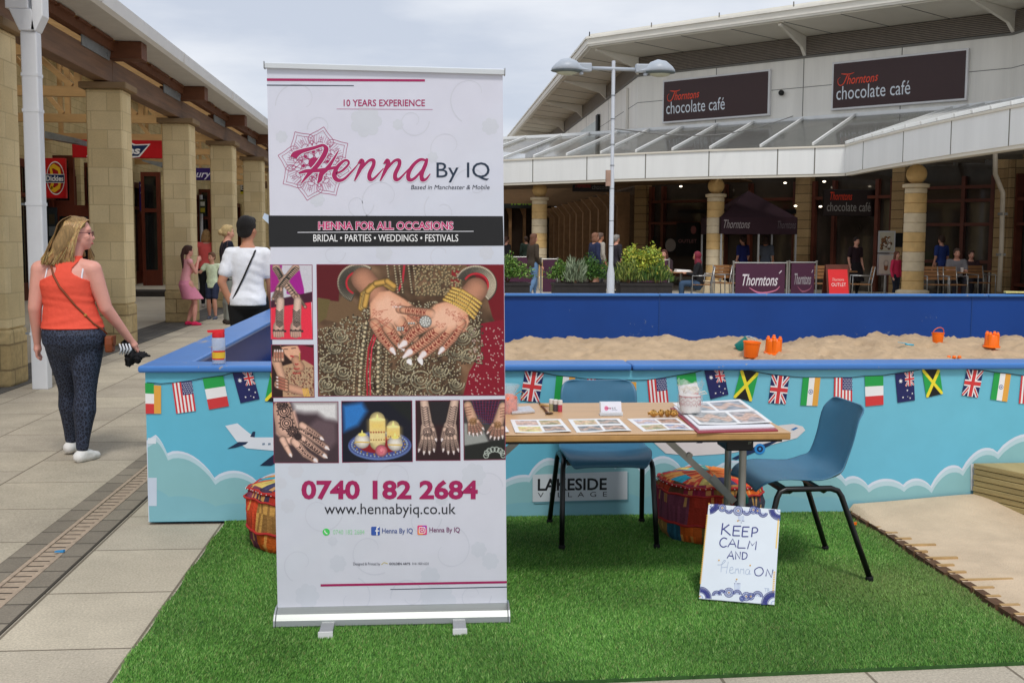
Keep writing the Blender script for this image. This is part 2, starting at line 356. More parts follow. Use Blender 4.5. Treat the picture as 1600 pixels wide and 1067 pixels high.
# ---- artificial turf
TX0, TX1, TY0, TY1 = -1.0, 2.215, 3.47, 5.60
M['turf_base'] = mat('turf_backing', S(48, 84, 36), .95, var=.3, scale=40)
def turf_col(x, y): return smoothnoise(x, y, 2.5, 5)
m = MB(); m.hexa([(TX0-.01, 3.0, .002), (1.031, 3.46, .002), (TX1+.7, 3.52, .002), (TX1+.02, TY1-.03, .002), (TX0-.02, TY1-.03, .002)], [(TX0-.01, 3.0, .012), (1.031, 3.46, .012), (TX1+.7, 3.52, .012), (TX1+.02, TY1-.03, .012), (TX0-.02, TY1-.03, .012)])
turf_poly = None
def turf_inside(x, y):
    front = np.where(x < 1.031, 3.458-(1.031-x)*.036, 3.458+(x-1.031)*.036)
    right = TX1+.012*np.sin(y*9)+.01
    return (x > TX0+.008*np.sin(y*13)) & (x < right) & (y > front) & (y < TY1)
m = MB(); m.hexa([(TX0, 3.385, .0), (TX1, 3.50, .0), (TX1, TY1, .0), (TX0, TY1, .0)], [(TX0, 3.385, .012), (TX1, 3.50, .012), (TX1, TY1, .012), (TX0, TY1, .012)])
turf = put(m.build('turf_sheet', M['turf_base']), kind='structure')
def make_grass(n):
    x = RNG.uniform(TX0-.02, TX1+.03, n); y = 3.36+(TY1-3.36)*RNG.random(n)**1.15
    ok = turf_inside(x, y); x = x[ok]; y = y[ok]; n = len(x)
    a = RNG.uniform(0, 6.283, n); h = RNG.uniform(.006, .015, n); wd = RNG.uniform(.0011, .0022, n)*(1+.25*(y-3.4)); ln = RNG.uniform(.002, .016, n)
    b = RNG.normal(0, .9, n)+1.2+1.1*smoothnoise(x, y, 2.2, 9)
    k = smoothnoise(x, y, 4, 12)
    V = np.zeros((n, 3, 3)); cx, sx = np.cos(a)*wd, np.sin(a)*wd; z0 = .011
    V[:, 0] = np.stack([x-cx, y-sx, np.full(n, z0)], 1); V[:, 1] = np.stack([x+cx, y+sx, np.full(n, z0)], 1)
    V[:, 2] = np.stack([x+ln*np.cos(b), y+ln*np.sin(b), z0+h], 1)
    pal = np.array([S(84, 140, 54), S(110, 168, 70), S(136, 190, 92), S(60, 112, 42), S(170, 204, 124), S(150, 160, 96)])*1.08
    pi = RNG.choice(6, n, p=[.33, .28, .14, .16, .05, .04]); c = pal[pi]*(1+.20*k[:, None]+.10*smoothnoise(x, y, 9, 31)[:, None])*RNG.uniform(.8, 1.2, (n, 1))
    worn = np.exp(-((x-1.95)**2/.10+(y-4.35)**2/.12))*.35+np.clip(1-(TX1-x)/.10, 0, 1)*.45*(RNG.random(n) < .6)
    c = c*(1-worn[:, None])+np.array(S(150, 140, 95))*worn[:, None]
    me = bpy.data.meshes.new('grass'); me.vertices.add(3*n); me.vertices.foreach_set('co', V.ravel().astype(np.float32))
    me.loops.add(3*n); me.loops.foreach_set('vertex_index', np.arange(3*n, dtype=np.int32)); me.polygons.add(n)
    me.polygons.foreach_set('loop_start', np.arange(0, 3*n, 3, dtype=np.int32)); me.polygons.foreach_set('loop_total', np.full(n, 3, np.int32))
    ca = me.color_attributes.new('Col', 'FLOAT_COLOR', 'CORNER')
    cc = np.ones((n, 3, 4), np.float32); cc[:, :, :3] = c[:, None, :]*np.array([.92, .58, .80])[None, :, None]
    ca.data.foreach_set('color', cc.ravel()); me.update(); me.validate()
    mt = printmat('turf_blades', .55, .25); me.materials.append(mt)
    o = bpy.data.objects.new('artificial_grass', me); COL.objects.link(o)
    put(o, 'bright green artificial grass mat laid in front of the blue sand pit', 'grass', kind='stuff')
make_grass(620000)
# ---- sand covered walkway at the right
M['sand_mat'] = mat('sandy_boards', S(206, 184, 156), .95, var=.12, scale=5, bump=.6, bscale=120)
M['board_edge'] = mat('dark_board_edge', S(92, 66, 44), .9, var=.3, scale=30)
M['sand'] = mat('dry_sand', S(194, 168, 136), .97, var=.17, scale=4, bump=.8, bscale=160)
m = MB(); 
nx, ny = 90, 120; X, Y = np.meshgrid(np.linspace(TX1+.03, 4.4, nx), np.linspace(2.6, 5.56, ny))
Z = .028+.004*smoothnoise(X, Y, 6, 3)+.03*np.exp(-((Y-5.56)/.25)**2)*(.6+.4*np.sin(X*3))+.06*np.exp(-((Y-5.56)**2/.1+(X-3.1)**2/.3))
edge = (X-TX1-.03) < .02; Z = np.where(edge, .03, Z)
i = (np.arange(ny-1)[:, None]*nx+np.arange(nx-1)[None]).ravel(); q = np.stack([i, i+1, i+nx+1, i+nx], 1)
m.grids.append((np.stack([X, Y, Z], -1).reshape(-1, 3), q, np.full((nx*ny, 3), .5)))
put(m.build('sand_covered_path', M['sand_mat'], smooth=True), kind='structure')
rp_ = thing('board_walkway', 'sand covered wooden slat walkway beside the right edge of the grass', 'walkway', (0, 0, 0))
m = MB(); y = 2.75
while y < 5.5:
    wq = .085+random.uniform(-.006, .006); x1 = random.uniform(0, .02)
    m.box(TX1+.008+x1, TX1+.06, y, y+wq, .004, .031, 0); y += wq+.022
m.build('board_edge', M['board_edge'], rp_)
M['board'] = mat('pale_boards', S(178, 146, 100), .9, var=.2, scale=12, stretch=(1, 12, 1))
y = 2.75; k = 0; random.seed(11)
while y < 5.5:
    ln = random.choice([.03, .06, .12, .2, .05])*(1.6 if y > 5.1 else 1)
    mb_ = MB(); mb_.box(TX1+.03, TX1+.06+ln, y+.09, y+.106, .012, .0325+.002*random.random(), 0); y += .107; mb_.build('exposed_slat', M['board'], rp_)
# ---- stacked timber block (steps into the pit)
M['sleeper'] = mat('pressure_treated_timber', S(172, 152, 104), .8, var=.22, scale=5, bump=.35, bscale=60, stretch=(1, .25, 9))
A = G(1511, 768); tb = atY(1513, 727, 5.56)
ts = thing('timber_steps', 'stacked pale timber boards forming a step up to the sand pit', 'steps', (3.0, 5.5, 0))
k = 0; zt = .275
for k in range(9):
    z0 = k*zt/9
    m = MB(); m.M = Matrix.Translation((-3.0, -5.5, 0)); x0 = 2.92+(.004 if k % 2 else 0)
    pa = [(x0, 5.56, z0+.001), (x0+.74, 4.0, z0+.001), (x0+1.3, 4.0, z0+.001), (x0+.62, 5.56, z0+.001)]
    m.hexa(pa, [(a, b, z0+zt/9-.0025) for a, b, _ in pa]); m.build('timber_board', M['sleeper'], ts, bevel=.003)
# ================================================================ sand pit
BX0, BX1, BY0, BY1, BZ = -1.38, 9.4, 5.58, 13.4, .775
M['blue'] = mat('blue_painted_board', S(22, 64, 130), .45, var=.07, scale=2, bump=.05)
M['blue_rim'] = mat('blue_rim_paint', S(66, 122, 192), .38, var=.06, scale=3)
M['blue_wall'] = mat('blue_painted_ply', S(20, 66, 142), .45, var=.10, scale=1.1, spec=.3)
wear(M['blue_wall'], S(110, 126, 150), 11, .70); wear(M['blue_rim'], S(168, 156, 136), 9, .645)
M['printmatte'] = printmat('printed_vinyl', .5, .35)
pit = thing('sand_pit', 'large raised sand pit with blue rim and a printed sky and bunting mural', 'sand pit', (BX0, BY0, 0))
m = MB(); m.M = Matrix.Translation((-BX0, -BY0, 0))
m.box(BX0+.012, BX0+.05, BY0+.02, BY1, .02, BZ); m.box(BX1-.05, BX1, BY0+.02, BY1, .02, BZ); m.box(BX0+.05, BX1-.05, BY1-.04, BY1, .02, BZ)
m.box(BX0+.012, BX1, BY0+.012, BY0+.05, .02, BZ)
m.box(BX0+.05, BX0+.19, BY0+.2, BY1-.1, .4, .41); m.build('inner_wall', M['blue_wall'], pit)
m = MB(); m.M = Matrix.Translation((-BX0, -BY0, 0))
t = .034
m.box(BX0-.03, 1.07, BY0-.03, BY0+.19, BZ, BZ+t); m.box(1.075, 4.6, BY0-.032, BY0+.188, BZ, BZ+t-.001); m.box(4.605, BX1+.03, BY0-.03, BY0+.19, BZ, BZ+t)
m.box(BX0-.03, BX0+.2, BY0+.192, 9.2, BZ, BZ+t-.001); m.box(BX0-.03, BX0+.2, 9.203, BY1+.03, BZ, BZ+t)
m.box(BX0+.203, 2.9, BY1-.08, BY1+.03, BZ, BZ+t); m.box(2.906, 7.1, BY1-.08, BY1+.03, BZ, BZ+t); m.box(7.106, BX1+.03, BY1-.08, BY1+.03, BZ, BZ+t)
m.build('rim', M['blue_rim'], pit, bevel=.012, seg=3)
m = MB(); m.M = Matrix.Translation((-BX0, -BY0, 0))
for xs in (2.9, 6.9, -.1):
    m = MB(); m.M = Matrix.Translation((-BX0, -BY0, 0)); m.box(xs, xs+.012, BY1-.046, BY1-.04, .05, BZ); m.build('panel_joint', M['blue'], pit)
nx, ny = 260, 150; X, Y = np.meshgrid(np.linspace(BX0+.05, BX1-.05, nx), np.linspace(BY0+.05, BY1-.04, ny))
Z = .20+.03*smoothnoise(X, Y, 1.3, 1)+.038*smoothnoise(X, Y, 3.8, 2)+.026*smoothnoise(X, Y, 9, 4)+.012*np.abs(smoothnoise(X, Y, 17, 6))+.018*smoothnoise(X, Y, 29, 8)*.5+.05*np.clip((Y-10.5)/2, 0, 1)
for _ in range(170):
    cx_, cy_ = RNG.uniform(BX0, BX1), RNG.uniform(9.5, BY1); rr_ = RNG.uniform(.05, .13); d2 = ((X-cx_)**2+((Y-cy_)*RNG.uniform(.6, 1.5))**2)/rr_**2; Z = Z-.045*np.exp(-d2)+.02*np.exp(-(d2-2.2)**2)
Z = Z*.9+.02+RNG.normal(0, .009, Z.shape)
m = MB(); i = (np.arange(ny-1)[:, None]*nx+np.arange(nx-1)[None]).ravel(); q = np.stack([i, i+1, i+nx+1, i+nx], 1)
m.grids.append((np.stack([X, Y, Z], -1).reshape(-1, 3), q, np.full((nx*ny, 3), .5)))
put(m.build('sand', M['sand'], smooth=True), 'heap of rough dry sand filling the blue pit', 'sand', kind='stuff')
def sandz(x, y):
    j = int(round((x-(BX0+.05))/(BX1-BX0-.1)*(nx-1))); i = int(round((y-(BY0+.05))/(BY1-.04-BY0-.05)*(ny-1)))
    return float(Z[max(0, min(i, ny-1)), max(0, min(j, nx-1))])
# ---- mural on the front wall
def WP(px, py): p = atY(px, py, BY0); return (p.x, p.z)
mu = Print(lambda u, v: (u-BX0, 0, v), (0, -1, 0), .0004)
h_, w_ = 22, 180; arr = np.zeros((h_, w_, 3)); us = np.linspace(BX0, BX1, w_)
for i in range(h_):
    for j in range(w_):
        v = i/(h_-1); u = us[j]
        k = .5+.5*math.sin((u+.9)*1.55); k2 = max(0, 1-abs(u-2.0)/1.4)
        a = np.array([84, 170, 194])*(1-v)+np.array([80, 168, 202])*v
        b = np.array([128, 186, 202])
        f = .14+.3*k*(1-.5*v)+.5*k2*(1-.5*v); arr[i, j] = P(*(a*(1-f)+b*f))
mu.raster(arr, BX0, BZ+.0, BX1, .015, 0)
def arcs(nodes, n=9):
    """scalloped cloud top: (x, y, rise) nodes in picture units; each span bulges upwards by rise"""
    out = []
    for (x0, y0, r), (x1, y1, _) in zip(nodes[:-1], nodes[1:]):
        for i in range(n):
            t = i/n; out.append((x0+(x1-x0)*t, y0+(y1-y0)*t-r*math.sin(math.pi*t)**.75))
    out.append(nodes[-1][:2]); return out
def cloud(nodes, wd=11, base=816, lay=1):
    top = arcs(nodes); W = [WP(*p) for p in top]; In = [WP(x+1.5, y+wd) for x, y in top]; In2 = [WP(x+1.5, y+wd*.35) for x, y in top]
    zb = .017
    for i in range(len(W)-1):
        mu.poly([W[i], W[i+1], (W[i+1][0], zb), (W[i][0], zb)], P(196, 206, 220), lay)
        mu.poly([In2[i], In2[i+1], (In2[i+1][0], zb), (In2[i][0], zb)], P(172, 198, 208), lay+1)
        zz = [In[i][1], In[i+1][1]]
        mu.poly([In[i], In[i+1], (In[i+1][0], zb+(zz[1]-zb)*.4), (In[i][0], zb+(zz[0]-zb)*.4)], P(128, 176, 182), lay+2)
        mu.poly([(In[i][0], zb+(zz[0]-zb)*.4), (In[i+1][0], zb+(zz[1]-zb)*.4), (In[i+1][0], zb), (In[i][0], zb)], P(120, 172, 184), lay+2)
cloud([(229, 688, 0), (243, 679, 4), (261, 708, 17), (335, 746, 14), (402, 752, 8), (452, 742, 20), (520, 742, 26), (600, 748, 26), (690, 742, 16), (745, 752, 10), (786, 752, 4), (826, 742, 18), (878, 726, 22), (960, 722, 18), (1003, 735, 22), (1066, 733, 12), (1110, 738, 22), (1190, 744, 18), (1262, 742, 16), (1320, 748, 9), (1356, 758, 10), (1411, 757, 11), (1454, 759, 16), (1503, 732, 17), (1558, 706, 20), (1640, 690, 22), (1720, 700, 24), (1830, 730, 20), (1960, 740, 25), (2100, 735, 22), (2300, 750, 20), (2600, 745, 0)])
def mp_(pts, c, l=5): mu.poly([WP(*p) for p in pts], c, l)
mp_([(231, 684), (244, 684), (244, 693), (231, 693)], P(205, 214, 222)); mp_([(232, 746), (245, 746), (245, 790), (232, 790)], P(186, 198, 214))
# left aeroplane
def plane(ox, oy, sc=1.):
    T = lambda p: (ox+(p[0]-400)*sc, oy+(p[1]-690)*sc); f = lambda pts, c, l: mp_([T(p) for p in pts], c, l)
    f([(352, 665), (371, 661), (384, 672), (398, 683), (430, 683), (520, 676), (560, 682), (572, 692), (556, 702), (500, 712), (430, 704), (385, 700), (370, 689)], P(208, 214, 222), 6)
    f([(355, 701), (373, 690), (388, 690), (384, 694), (368, 699)], P(24, 44, 74), 7); f([(391, 682), (395, 674), (399, 674), (398, 683)], P(24, 44, 74), 7)
    f([(406, 727), (440, 700), (470, 700), (424, 727)], P(24, 40, 66), 7); f([(440, 682), (452, 662), (462, 661), (458, 682)], P(24, 44, 74), 7)
    for i in range(12): f([(410+i*9, 692), (414+i*9, 691.6), (414+i*9, 694.6), (410+i*9, 695)], P(110, 130, 150), 8)
    f([(546, 681), (556, 684), (556, 687), (545, 685)], P(50, 110, 160), 8)
plane(400, 690)
mp_([(1085, 690), (1130, 682), (1170, 676), (1219, 664), (1239, 662), (1254, 666), (1258, 672), (1245, 684), (1200, 696), (1140, 708), (1080, 712), (1040, 708), (1020, 690), (1010, 672), (1030, 672), (1050, 688)], P(208, 204, 204), 6)
mp_([(1087, 692), (1096, 692), (1118, 681), (1108, 681)], P(24, 40, 66), 7); mp_([(1143, 716), (1180, 697), (1225, 684), (1190, 702), (1150, 718)], P(24, 44, 80), 7)
mp_([(1235, 671), (1243, 667), (1247, 668), (1240, 672)], P(40, 110, 170), 8)
for r, c, l in ((8.5, P(40, 130, 200), 8), (5, P(20, 40, 80), 9), (2, P(60, 150, 210), 10)): mp_([(1187+r*math.cos(a), 701+r*math.sin(a)) for a in np.linspace(0, 6.1, 14)], c, l)
# flags
RED, WHT, NAV = P(196, 54, 56), P(226, 222, 224), P(30, 34, 86); GRN, ORG, YEL, BLK = P(34, 150, 70), P(214, 156, 66), P(226, 206, 50), P(22, 22, 24)
def flag(kind, q, l=12):
    Q = [Vector(WP(*p)) for p in q]
    B = lambda s, t: tuple((Q[0]*(1-s)+Q[1]*s)*(1-t)+(Q[3]*(1-s)+Q[2]*s)*t)
    F = lambda pts, c, k=0: mu.poly([B(*p) for p in pts], c, l+k)
    Rr = lambda a, b, c, d, col, k=0: F([(a, b), (c, b), (c, d), (a, d)], col, k)
    def jack(a, b, c, d, k):
        J = lambda pts, col, kk: F([(a+(c-a)*x, b+(d-b)*y) for x, y in pts], col, kk)
        J([(0, 0), (1, 0), (1, 1), (0, 1)], NAV, k)
        J([(0, 0), (.14, 0), (1, .91), (1, 1), (.86, 1), (0, .09)], WHT, k+1); J([(1, 0), (.86, 0), (0, .91), (0, 1), (.14, 1), (1, .09)], WHT, k+2)
        J([(0, 0), (.07, 0), (1, .96), (1, 1), (.95, 1), (0, .03)], RED, k+3); J([(1, 0), (.95, 0), (0, .96), (0, 1), (.07, 1), (1, .03)], RED, k+3.5)
        J([(.33, 0), (.67, 0), (.67, 1), (.33, 1)], WHT, k+4); J([(0, .38), (1, .38), (1, .62), (0, .62)], WHT, k+5)
        J([(.4, 0), (.6, 0), (.6, 1), (.4, 1)], RED, k+6); J([(0, .43), (1, .43), (1, .57), (0, .57)], RED, k+7)
    if kind == 'uk': jack(0, 0, 1, 1, 0)
    if kind == 'it': Rr(0, 0, 1, .34, GRN); Rr(0, .34, 1, .67, WHT); Rr(0, .67, 1, 1, RED)
    if kind == 'mix': Rr(0, 0, .55, .34, GRN); Rr(0, .34, .55, .67, WHT); Rr(0, .67, .55, 1, RED); Rr(.55, .05, 1, 1, ORG)
    if kind == 'in':
        Rr(0, 0, .36, 1, GRN); Rr(.36, 0, .68, 1, WHT); Rr(.68, 0, 1, 1, ORG)
        for r, c, k in ((.13, P(50, 80, 140), 1), (.095, WHT, 2), (.045, P(50, 80, 140), 3)): F([(.52+r*math.cos(a), .5+r*.68*math.sin(a)) for a in np.linspace(0, 5.9, 12)], c, k)
    if kind == 'us':
        Rr(0, 0, 1, 1, WHT)
        for i in range(6): Rr(i*2/11, 0, (i*2+1)/11, 1, RED, 1)
        Rr(.46, 0, 1, .43, P(40, 50, 104), 2)
        for i in range(6):
            for j in range(6): x = .5+.085*i+(.04 if j % 2 else 0); y = .04+.065*j; Rr(x, y, x+.035, y+.026, WHT, 3)
    if kind == 'au':
        Rr(0, 0, 1, 1, NAV); jack(.5, 0, 1, .48, 1)
        for x, y, r in ((.27, .27, .12), (.6, .62, .055), (.87, .75, .05), (.33, .84, .055), (.73, .9, .05), (.6, .84, .03)):
            F([(x+r*(1 if i % 2 else .45)*math.cos(i*.4488), y+.72*r*(1 if i % 2 else .45)*math.sin(i*.4488)) for i in range(14)], WHT, 1)
    if kind == 'jm':
        F([(0, 0), (1, 0), (.5, .5)], BLK); F([(0, 1), (1, 1), (.5, .5)], BLK); F([(0, 0), (.5, .5), (0, 1)], GRN); F([(1, 0), (.5, .5), (1, 1)], GRN)
        F([(0, 0), (.12, 0), (1, .92), (1, 1), (.88, 1), (0, .08)], YEL, 1); F([(1, 0), (.88, 0), (0, .92), (0, 1), (.12, 1), (1, .08)], YEL, 2)
FL = [('mix', (227, 598, 252, 600, 252, 646, 228, 646)), ('us', (269, 598.6, 300, 594.7, 306.6, 641.4, 275.6, 645.9)), ('it', (317, 591.5, 349, 587, 358, 634, 326.8, 639.6)), ('au', (363.5, 583, 394, 578.5, 406, 623, 376, 629.6)),
 ('jm', (423, 582, 452, 588, 444, 630, 414, 626)), ('uk', (480, 588, 508, 592, 500, 636, 472, 632)), ('in', (530, 594, 558, 596, 553, 640, 525, 638)), ('us', (580, 597, 610, 597, 610, 642, 580, 642)), ('it', (632, 594, 662, 592, 664, 638, 634, 640)), ('au', (682, 588, 712, 583, 718, 628, 690, 633)), ('jm', (740, 577, 768, 578, 768, 622, 742, 622)),
 ('uk', (820, 579, 849.5, 583, 842, 628, 813, 625)), ('in', (869, 587, 898.6, 590, 893, 635, 865, 630)), ('us', (917, 592, 947, 593, 947, 640, 917, 640)), ('mix', (964, 593, 994, 594.5, 994, 638, 964, 638)), ('us', (1011, 594, 1040.6, 590, 1045, 634, 1015, 638)), ('it', (1057, 587, 1086.5, 582, 1093, 628, 1063, 633)), ('au', (1100, 578, 1130, 573.5, 1138, 616, 1110, 623.5)), ('jm', (1157, 576, 1185, 582, 1174, 627, 1145.6, 621)),
 ('uk', (1205.5, 585.5, 1233, 588.6, 1227, 631, 1200, 629)), ('in', (1254, 590, 1281.6, 590, 1277, 634, 1250, 633)), ('us', (1303, 590, 1331, 590, 1331, 635, 1302, 632)), ('it', (1350.6, 588, 1379.5, 587, 1380, 632, 1352, 634.6)), ('au', (1398, 584, 1426.7, 580, 1429, 625, 1402, 629)), ('jm', (1440, 577, 1467.4, 572, 1472.7, 615, 1447, 621)),
 ('uk', (1510, 573.7, 1536, 579, 1527, 621, 1502, 617)), ('in', (1553, 582, 1579, 584.7, 1573, 627.5, 1546.7, 623.5)), ('us', (1595, 587, 1624, 588, 1622, 632, 1591, 630)), ('it', (1643, 588, 1672, 586, 1673, 632, 1644, 633)), ('au', (1690, 582, 1719, 577, 1723, 620, 1694, 626))]
FL = [(k, [(c[i], max(c[i+1], 577)) for i in (0, 2, 4, 6)]) for k, c in FL]
for k, q in FL: flag(k, q)
for grp in (FL[0:4], FL[4:11], FL[11:18], FL[18:25], FL[25:30]):
    pts = [(max(p[0], 230.), p[1]) for _, q in grp for p in (q[0], q[1])]; x0, y0 = pts[0]; pts = [(max(x0-9, 229.5), y0-4 if x0 > 240 else y0)]+pts+[(pts[-1][0]+8, pts[-1][1]-4)]
    mu.stroke([WP(x, max(y-.6, 575.5)) for x, y in pts], .004, P(28, 40, 50), 11)
def plaque(px0, y0, y1, px1, t0, t1, b0, b1, yb, yt, vb, vt):
    mp_([(px0+2, y0+2), (px1+2, y1+2), (px1+2, b1+3), (px0+2, b0+3)], P(92, 140, 152), 12)
    mp_([(px0, y0), (px1, y1), (px1, b1), (px0, b0)], P(188, 196, 202), 13)
    a = WP(t0, yb); b = WP(t1, yt); mu.text('LAKESIDE', a[0], a[1], b[0], b[1], P(26, 28, 32), 14, bold=.022)
    a = WP(t0, vb); b = WP(t1, vt); mu.text('VILLAGE', a[0], a[1], b[0], b[1], P(52, 56, 62), 14, spacing=2.1)
plaque(832, 741, 735.5, 980, 840, 948, 783.5, 779.5, 765.5, 746, 776.5, 767.5)
plaque(1516, 724, 721, 1664, 1524, 1634, 766, 762, 748, 728, 759, 750)
mo = mu.build('mural_panel', M['printmatte'], pit)
# side cladding of the mural (left return)
m = MB(); m.box(-.004, .012, .02, BY1-BY0, .02, BZ, 0); m.build('side_panel', mat('teal_vinyl', P(100, 176, 194), .5, var=.05), pit)
# ---- toys in the sand
M['orange'] = mat('orange_plastic', S(255, 118, 20), .35, var=.04); M['tealp'] = mat('teal_plastic', S(14, 120, 112), .35, var=.04)
M['whitep'] = mat('white_plastic', S(200, 220, 225), .35, var=.03); M['cyanp'] = mat('cyan_plastic', S(70, 190, 225), .35, var=.04)
def toypos(px, py):
    p = None
    y = 9.0
    while y < 13.3:
        p = atY(px, py, y)
        if p.z <= sandz(p.x, y): break
        y += .05
    return p
def bucket(name, px, py, label, rot, sc=1., handle=False, castle=False, m_=None):
    p = toypos(px, py); t = thing(name, label, 'toy bucket', (p.x, p.y, sandz(p.x, p.y)-.01), rot=rot); mm = m_ or M['orange']; b = MB(); n = 20
    prof = [(.068*sc, 0), (.072*sc, .004), (.088*sc, .15*sc), (.096*sc, .155*sc), (.096*sc, .168*sc), (.088*sc, .166*sc), (.083*sc, .15*sc), (.066*sc, .012)]
    if castle:
        prof = [(.1*sc, 0), (.1*sc, .012), (.088*sc, .016), (.072*sc, .14*sc), (.068*sc, .145*sc), (.0001, .145*sc)]
    b.lathe(prof, n=n); b.build('bucket_body', mm, t, smooth=True, auto=40)
    if castle:
        for k in range(4):
            a = k*math.pi/2+.4; b = MB(); c = Vector((math.cos(a)*.062*sc, math.sin(a)*.062*sc, .0)); b.lathe([(.026*sc, .02), (.024*sc, .16*sc), (.018*sc, .165*sc), (.014*sc, .185*sc), (.0001, .187*sc)], c, 12)
            b.build('turret', mm, t, smooth=True, auto=40)
    if handle:
        b = MB(); b.tube([(.094*sc*math.cos(a), -.05*sc*math.sin(a) , .165*sc+.08*sc*math.sin(a)) for a in np.linspace(0, math.pi, 12)], .0045, 6); b.build('handle', M['whitep'] if m_ else mm, t, smooth=True)
    return t
bucket('toy_bucket', 1173, 557, 'upright orange toy bucket in front of the tipped teal bucket', (.06, .04, .3), 1.)
bucket('toy_bucket', 1152, 545, 'teal toy bucket with white handle tipped over behind the orange one', (.5, .9, .4), .9, handle=True, m_=M['tealp'])
bucket('castle_mould', 1208, 552, 'orange castle shaped sand mould beside the upright orange bucket', (.1, -.14, .9), 1.02, castle=True)
bucket('toy_bucket', 1465, 536, 'orange toy bucket with raised handle beyond the cyan spade', (-.12, .1, .2), .78, handle=True)
bucket('castle_mould', 1549, 543, 'orange castle shaped sand mould farthest right in the pit', (.05, .0, .3), .95, castle=True)
p = toypos(1417, 541); sp = thing('toy_spade', 'small cyan plastic spade lying on the sand', 'toy spade', (p.x, p.y, sandz(p.x, p.y)+.012), .2)
b = MB(); b.tube([(-.02, 0, .012), (.09, 0, .0)], .009, 8); b.build('handle', M['cyanp'], sp, smooth=True)
b = MB(); b.hexa([(-.02, -.03, .02), (-.10, -.036, .03), (-.12, 0, .034), (-.10, .036, .03), (-.02, .03, .02)], [(-.02, -.03, .026), (-.10, -.036, .036), (-.12, 0, .04), (-.10, .036, .036), (-.02, .03, .026)]); b.build('blade', M['cyanp'], sp, bevel=.002)
p = toypos(1488, 560); b = MB()
for k in range(3): b.lathe([(.022, 0), (.018, .025), (.0001, .03)], (k*.06, 0, 0), 10)
o = b.build('toy_mould', M['orange'], smooth=True); o.location = (p.x-.04, p.y, sandz(p.x, p.y)); put(o, 'row of small orange studs poking out of the sand by the front rim', 'toy mould')
# ---- drinks bottle on the rim
bp_ = atY(342, 566, BY0+.06); bt = thing('drinks_bottle', 'clear plastic drinks bottle with red flip lid on the blue rim', 'bottle', (bp_.x, BY0+.06, BZ+.034))
M['clearp'] = glassmat('clear_plastic', (.75, .8, .85), .42, .12); M['redp'] = mat('red_plastic', S(214, 28, 40), .35, var=.04)
b = MB(); b.lathe([(.030, 0), (.034, .004), (.034, .06), (.032, .068), (.034, .078), (.034, .128), (.027, .138)], n=24); b.build('bottle_body', M['clearp'], bt, smooth=True)
b = MB(); b.lathe([(.029, .134), (.031, .137), (.031, .152), (.028, .162), (.0001, .165)], n=24); b.hexa([(-.05, -.012, .160), (.03, -.014, .160), (.03, .014, .160), (-.05, .012, .160)], [(-.055, -.01, .171), (.028, -.012, .176), (.028, .012, .176), (-.055, .01, .171)]); b.build('lid', M['redp'], bt, smooth=True, auto=30)
b = MB(); 
for a0, a1, z0, z1, mi in ((-2.9, -.2, .03, .062, 0), (-2.6, -.5, .024, .031, 1), (-2.3, -.3, .062, .07, 1), (-3.1, -2.6, .03, .09, 1)):
    aa = np.linspace(a0, a1, 10)
    for i in range(9): b.face([(.0345*math.cos(aa[i]), .0345*math.sin(aa[i]), z0), (.0345*math.cos(aa[i+1]), .0345*math.sin(aa[i+1]), z0), (.0345*math.cos(aa[i+1]), .0345*math.sin(aa[i+1]), z1), (.0345*math.cos(aa[i]), .0345*math.sin(aa[i]), z1)], mi)
b.build('printed_label', [mat('yellow_ink', S(235, 190, 50), .5), M['redp']], bt)
# ================================================================ arcade on the left
M['stone'] = brickmat('buff_stone_block', S(214, 192, 146), S(228, 208, 164), S(200, 179, 138), .42, .2475, .007, .5, 'wall', bump=.14, loc=(.1, .08), fine=50, vn=.10)
M['stone_rough'] = brickmat('rough_stone_block', S(184, 160, 114), S(204, 182, 136), S(154, 134, 98), .42, .2475, .01, .5, 'wall', bump=1., loc=(.1, .08), fine=16, vn=.22)

M['cap_stone'] = mat('cap_stone', S(140, 116, 86), .85, var=.1, scale=4, bump=.3)
M['glulam'] = mat('brown_laminated_timber', S(116, 84, 60), .6, var=.28, scale=3.5, bump=.15, stretch=(1, .35, 6))
M['rafter'] = mat('brown_timber_end', S(104, 62, 38), .65, var=.2, scale=5, stretch=(1, 3, 3))
M['pine'] = mat('pale_timber', S(196, 158, 106), .65, var=.12, scale=4, stretch=(.6, 2, 3))
M['pineboard'] = mat('timber_roof_boards', S(204, 172, 116), .65, var=.12, scale=3, stretch=(8, .5, 1), bump=.15)
M['fascia'] = mat('white_gutter_paint', S(226, 226, 226), .45, var=.04, scale=3)
M['soffit'] = mat('grey_white_soffit', S(204, 202, 198), .7, var=.06)
M['cream'] = brickmat('cream_block_wall', S(212, 192, 142), S(222, 204, 156), S(186, 168, 122), .44, .225, .008, .5, 'wall', bump=.15)
M['steel'] = mat('galvanised_plate', S(146, 152, 156), .45, metal=.5, var=.15, scale=10)
M['redwood'] = mat('red_brown_joinery', S(96, 40, 20), .5, var=.2, scale=6, stretch=(4, 4, .6))
M['shopglass'] = mat('dark_shop_glass', S(30, 32, 32), .06, var=.5, scale=.9, spec=.7)
M['downpipe'] = mat('white_downpipe', S(224, 226, 230), .35, var=.03)
M['floor_in'] = mat('arcade_floor', S(176, 168, 152), .85, var=.08, scale=2, bump=.1)
AX, AX2, ASH = -3.985, -4.46, -9.3
m = MB(); m.box(ASH, -4.55, 2, 70, .004, .0075); put(m.build('arcade_floor', M['floor_in']), kind='structure')
ar = thing('arcade_building', 'buff stone arcade with brown beams and a row of shops behind its columns', 'building', (AX, 10.95, 0))
TM = Matrix.Translation((-AX, -10.95, 0))
def AMB(): b = MB(); b.M = TM; return b
colY = [10.95+4.3*k for k in range(-2, 10)]
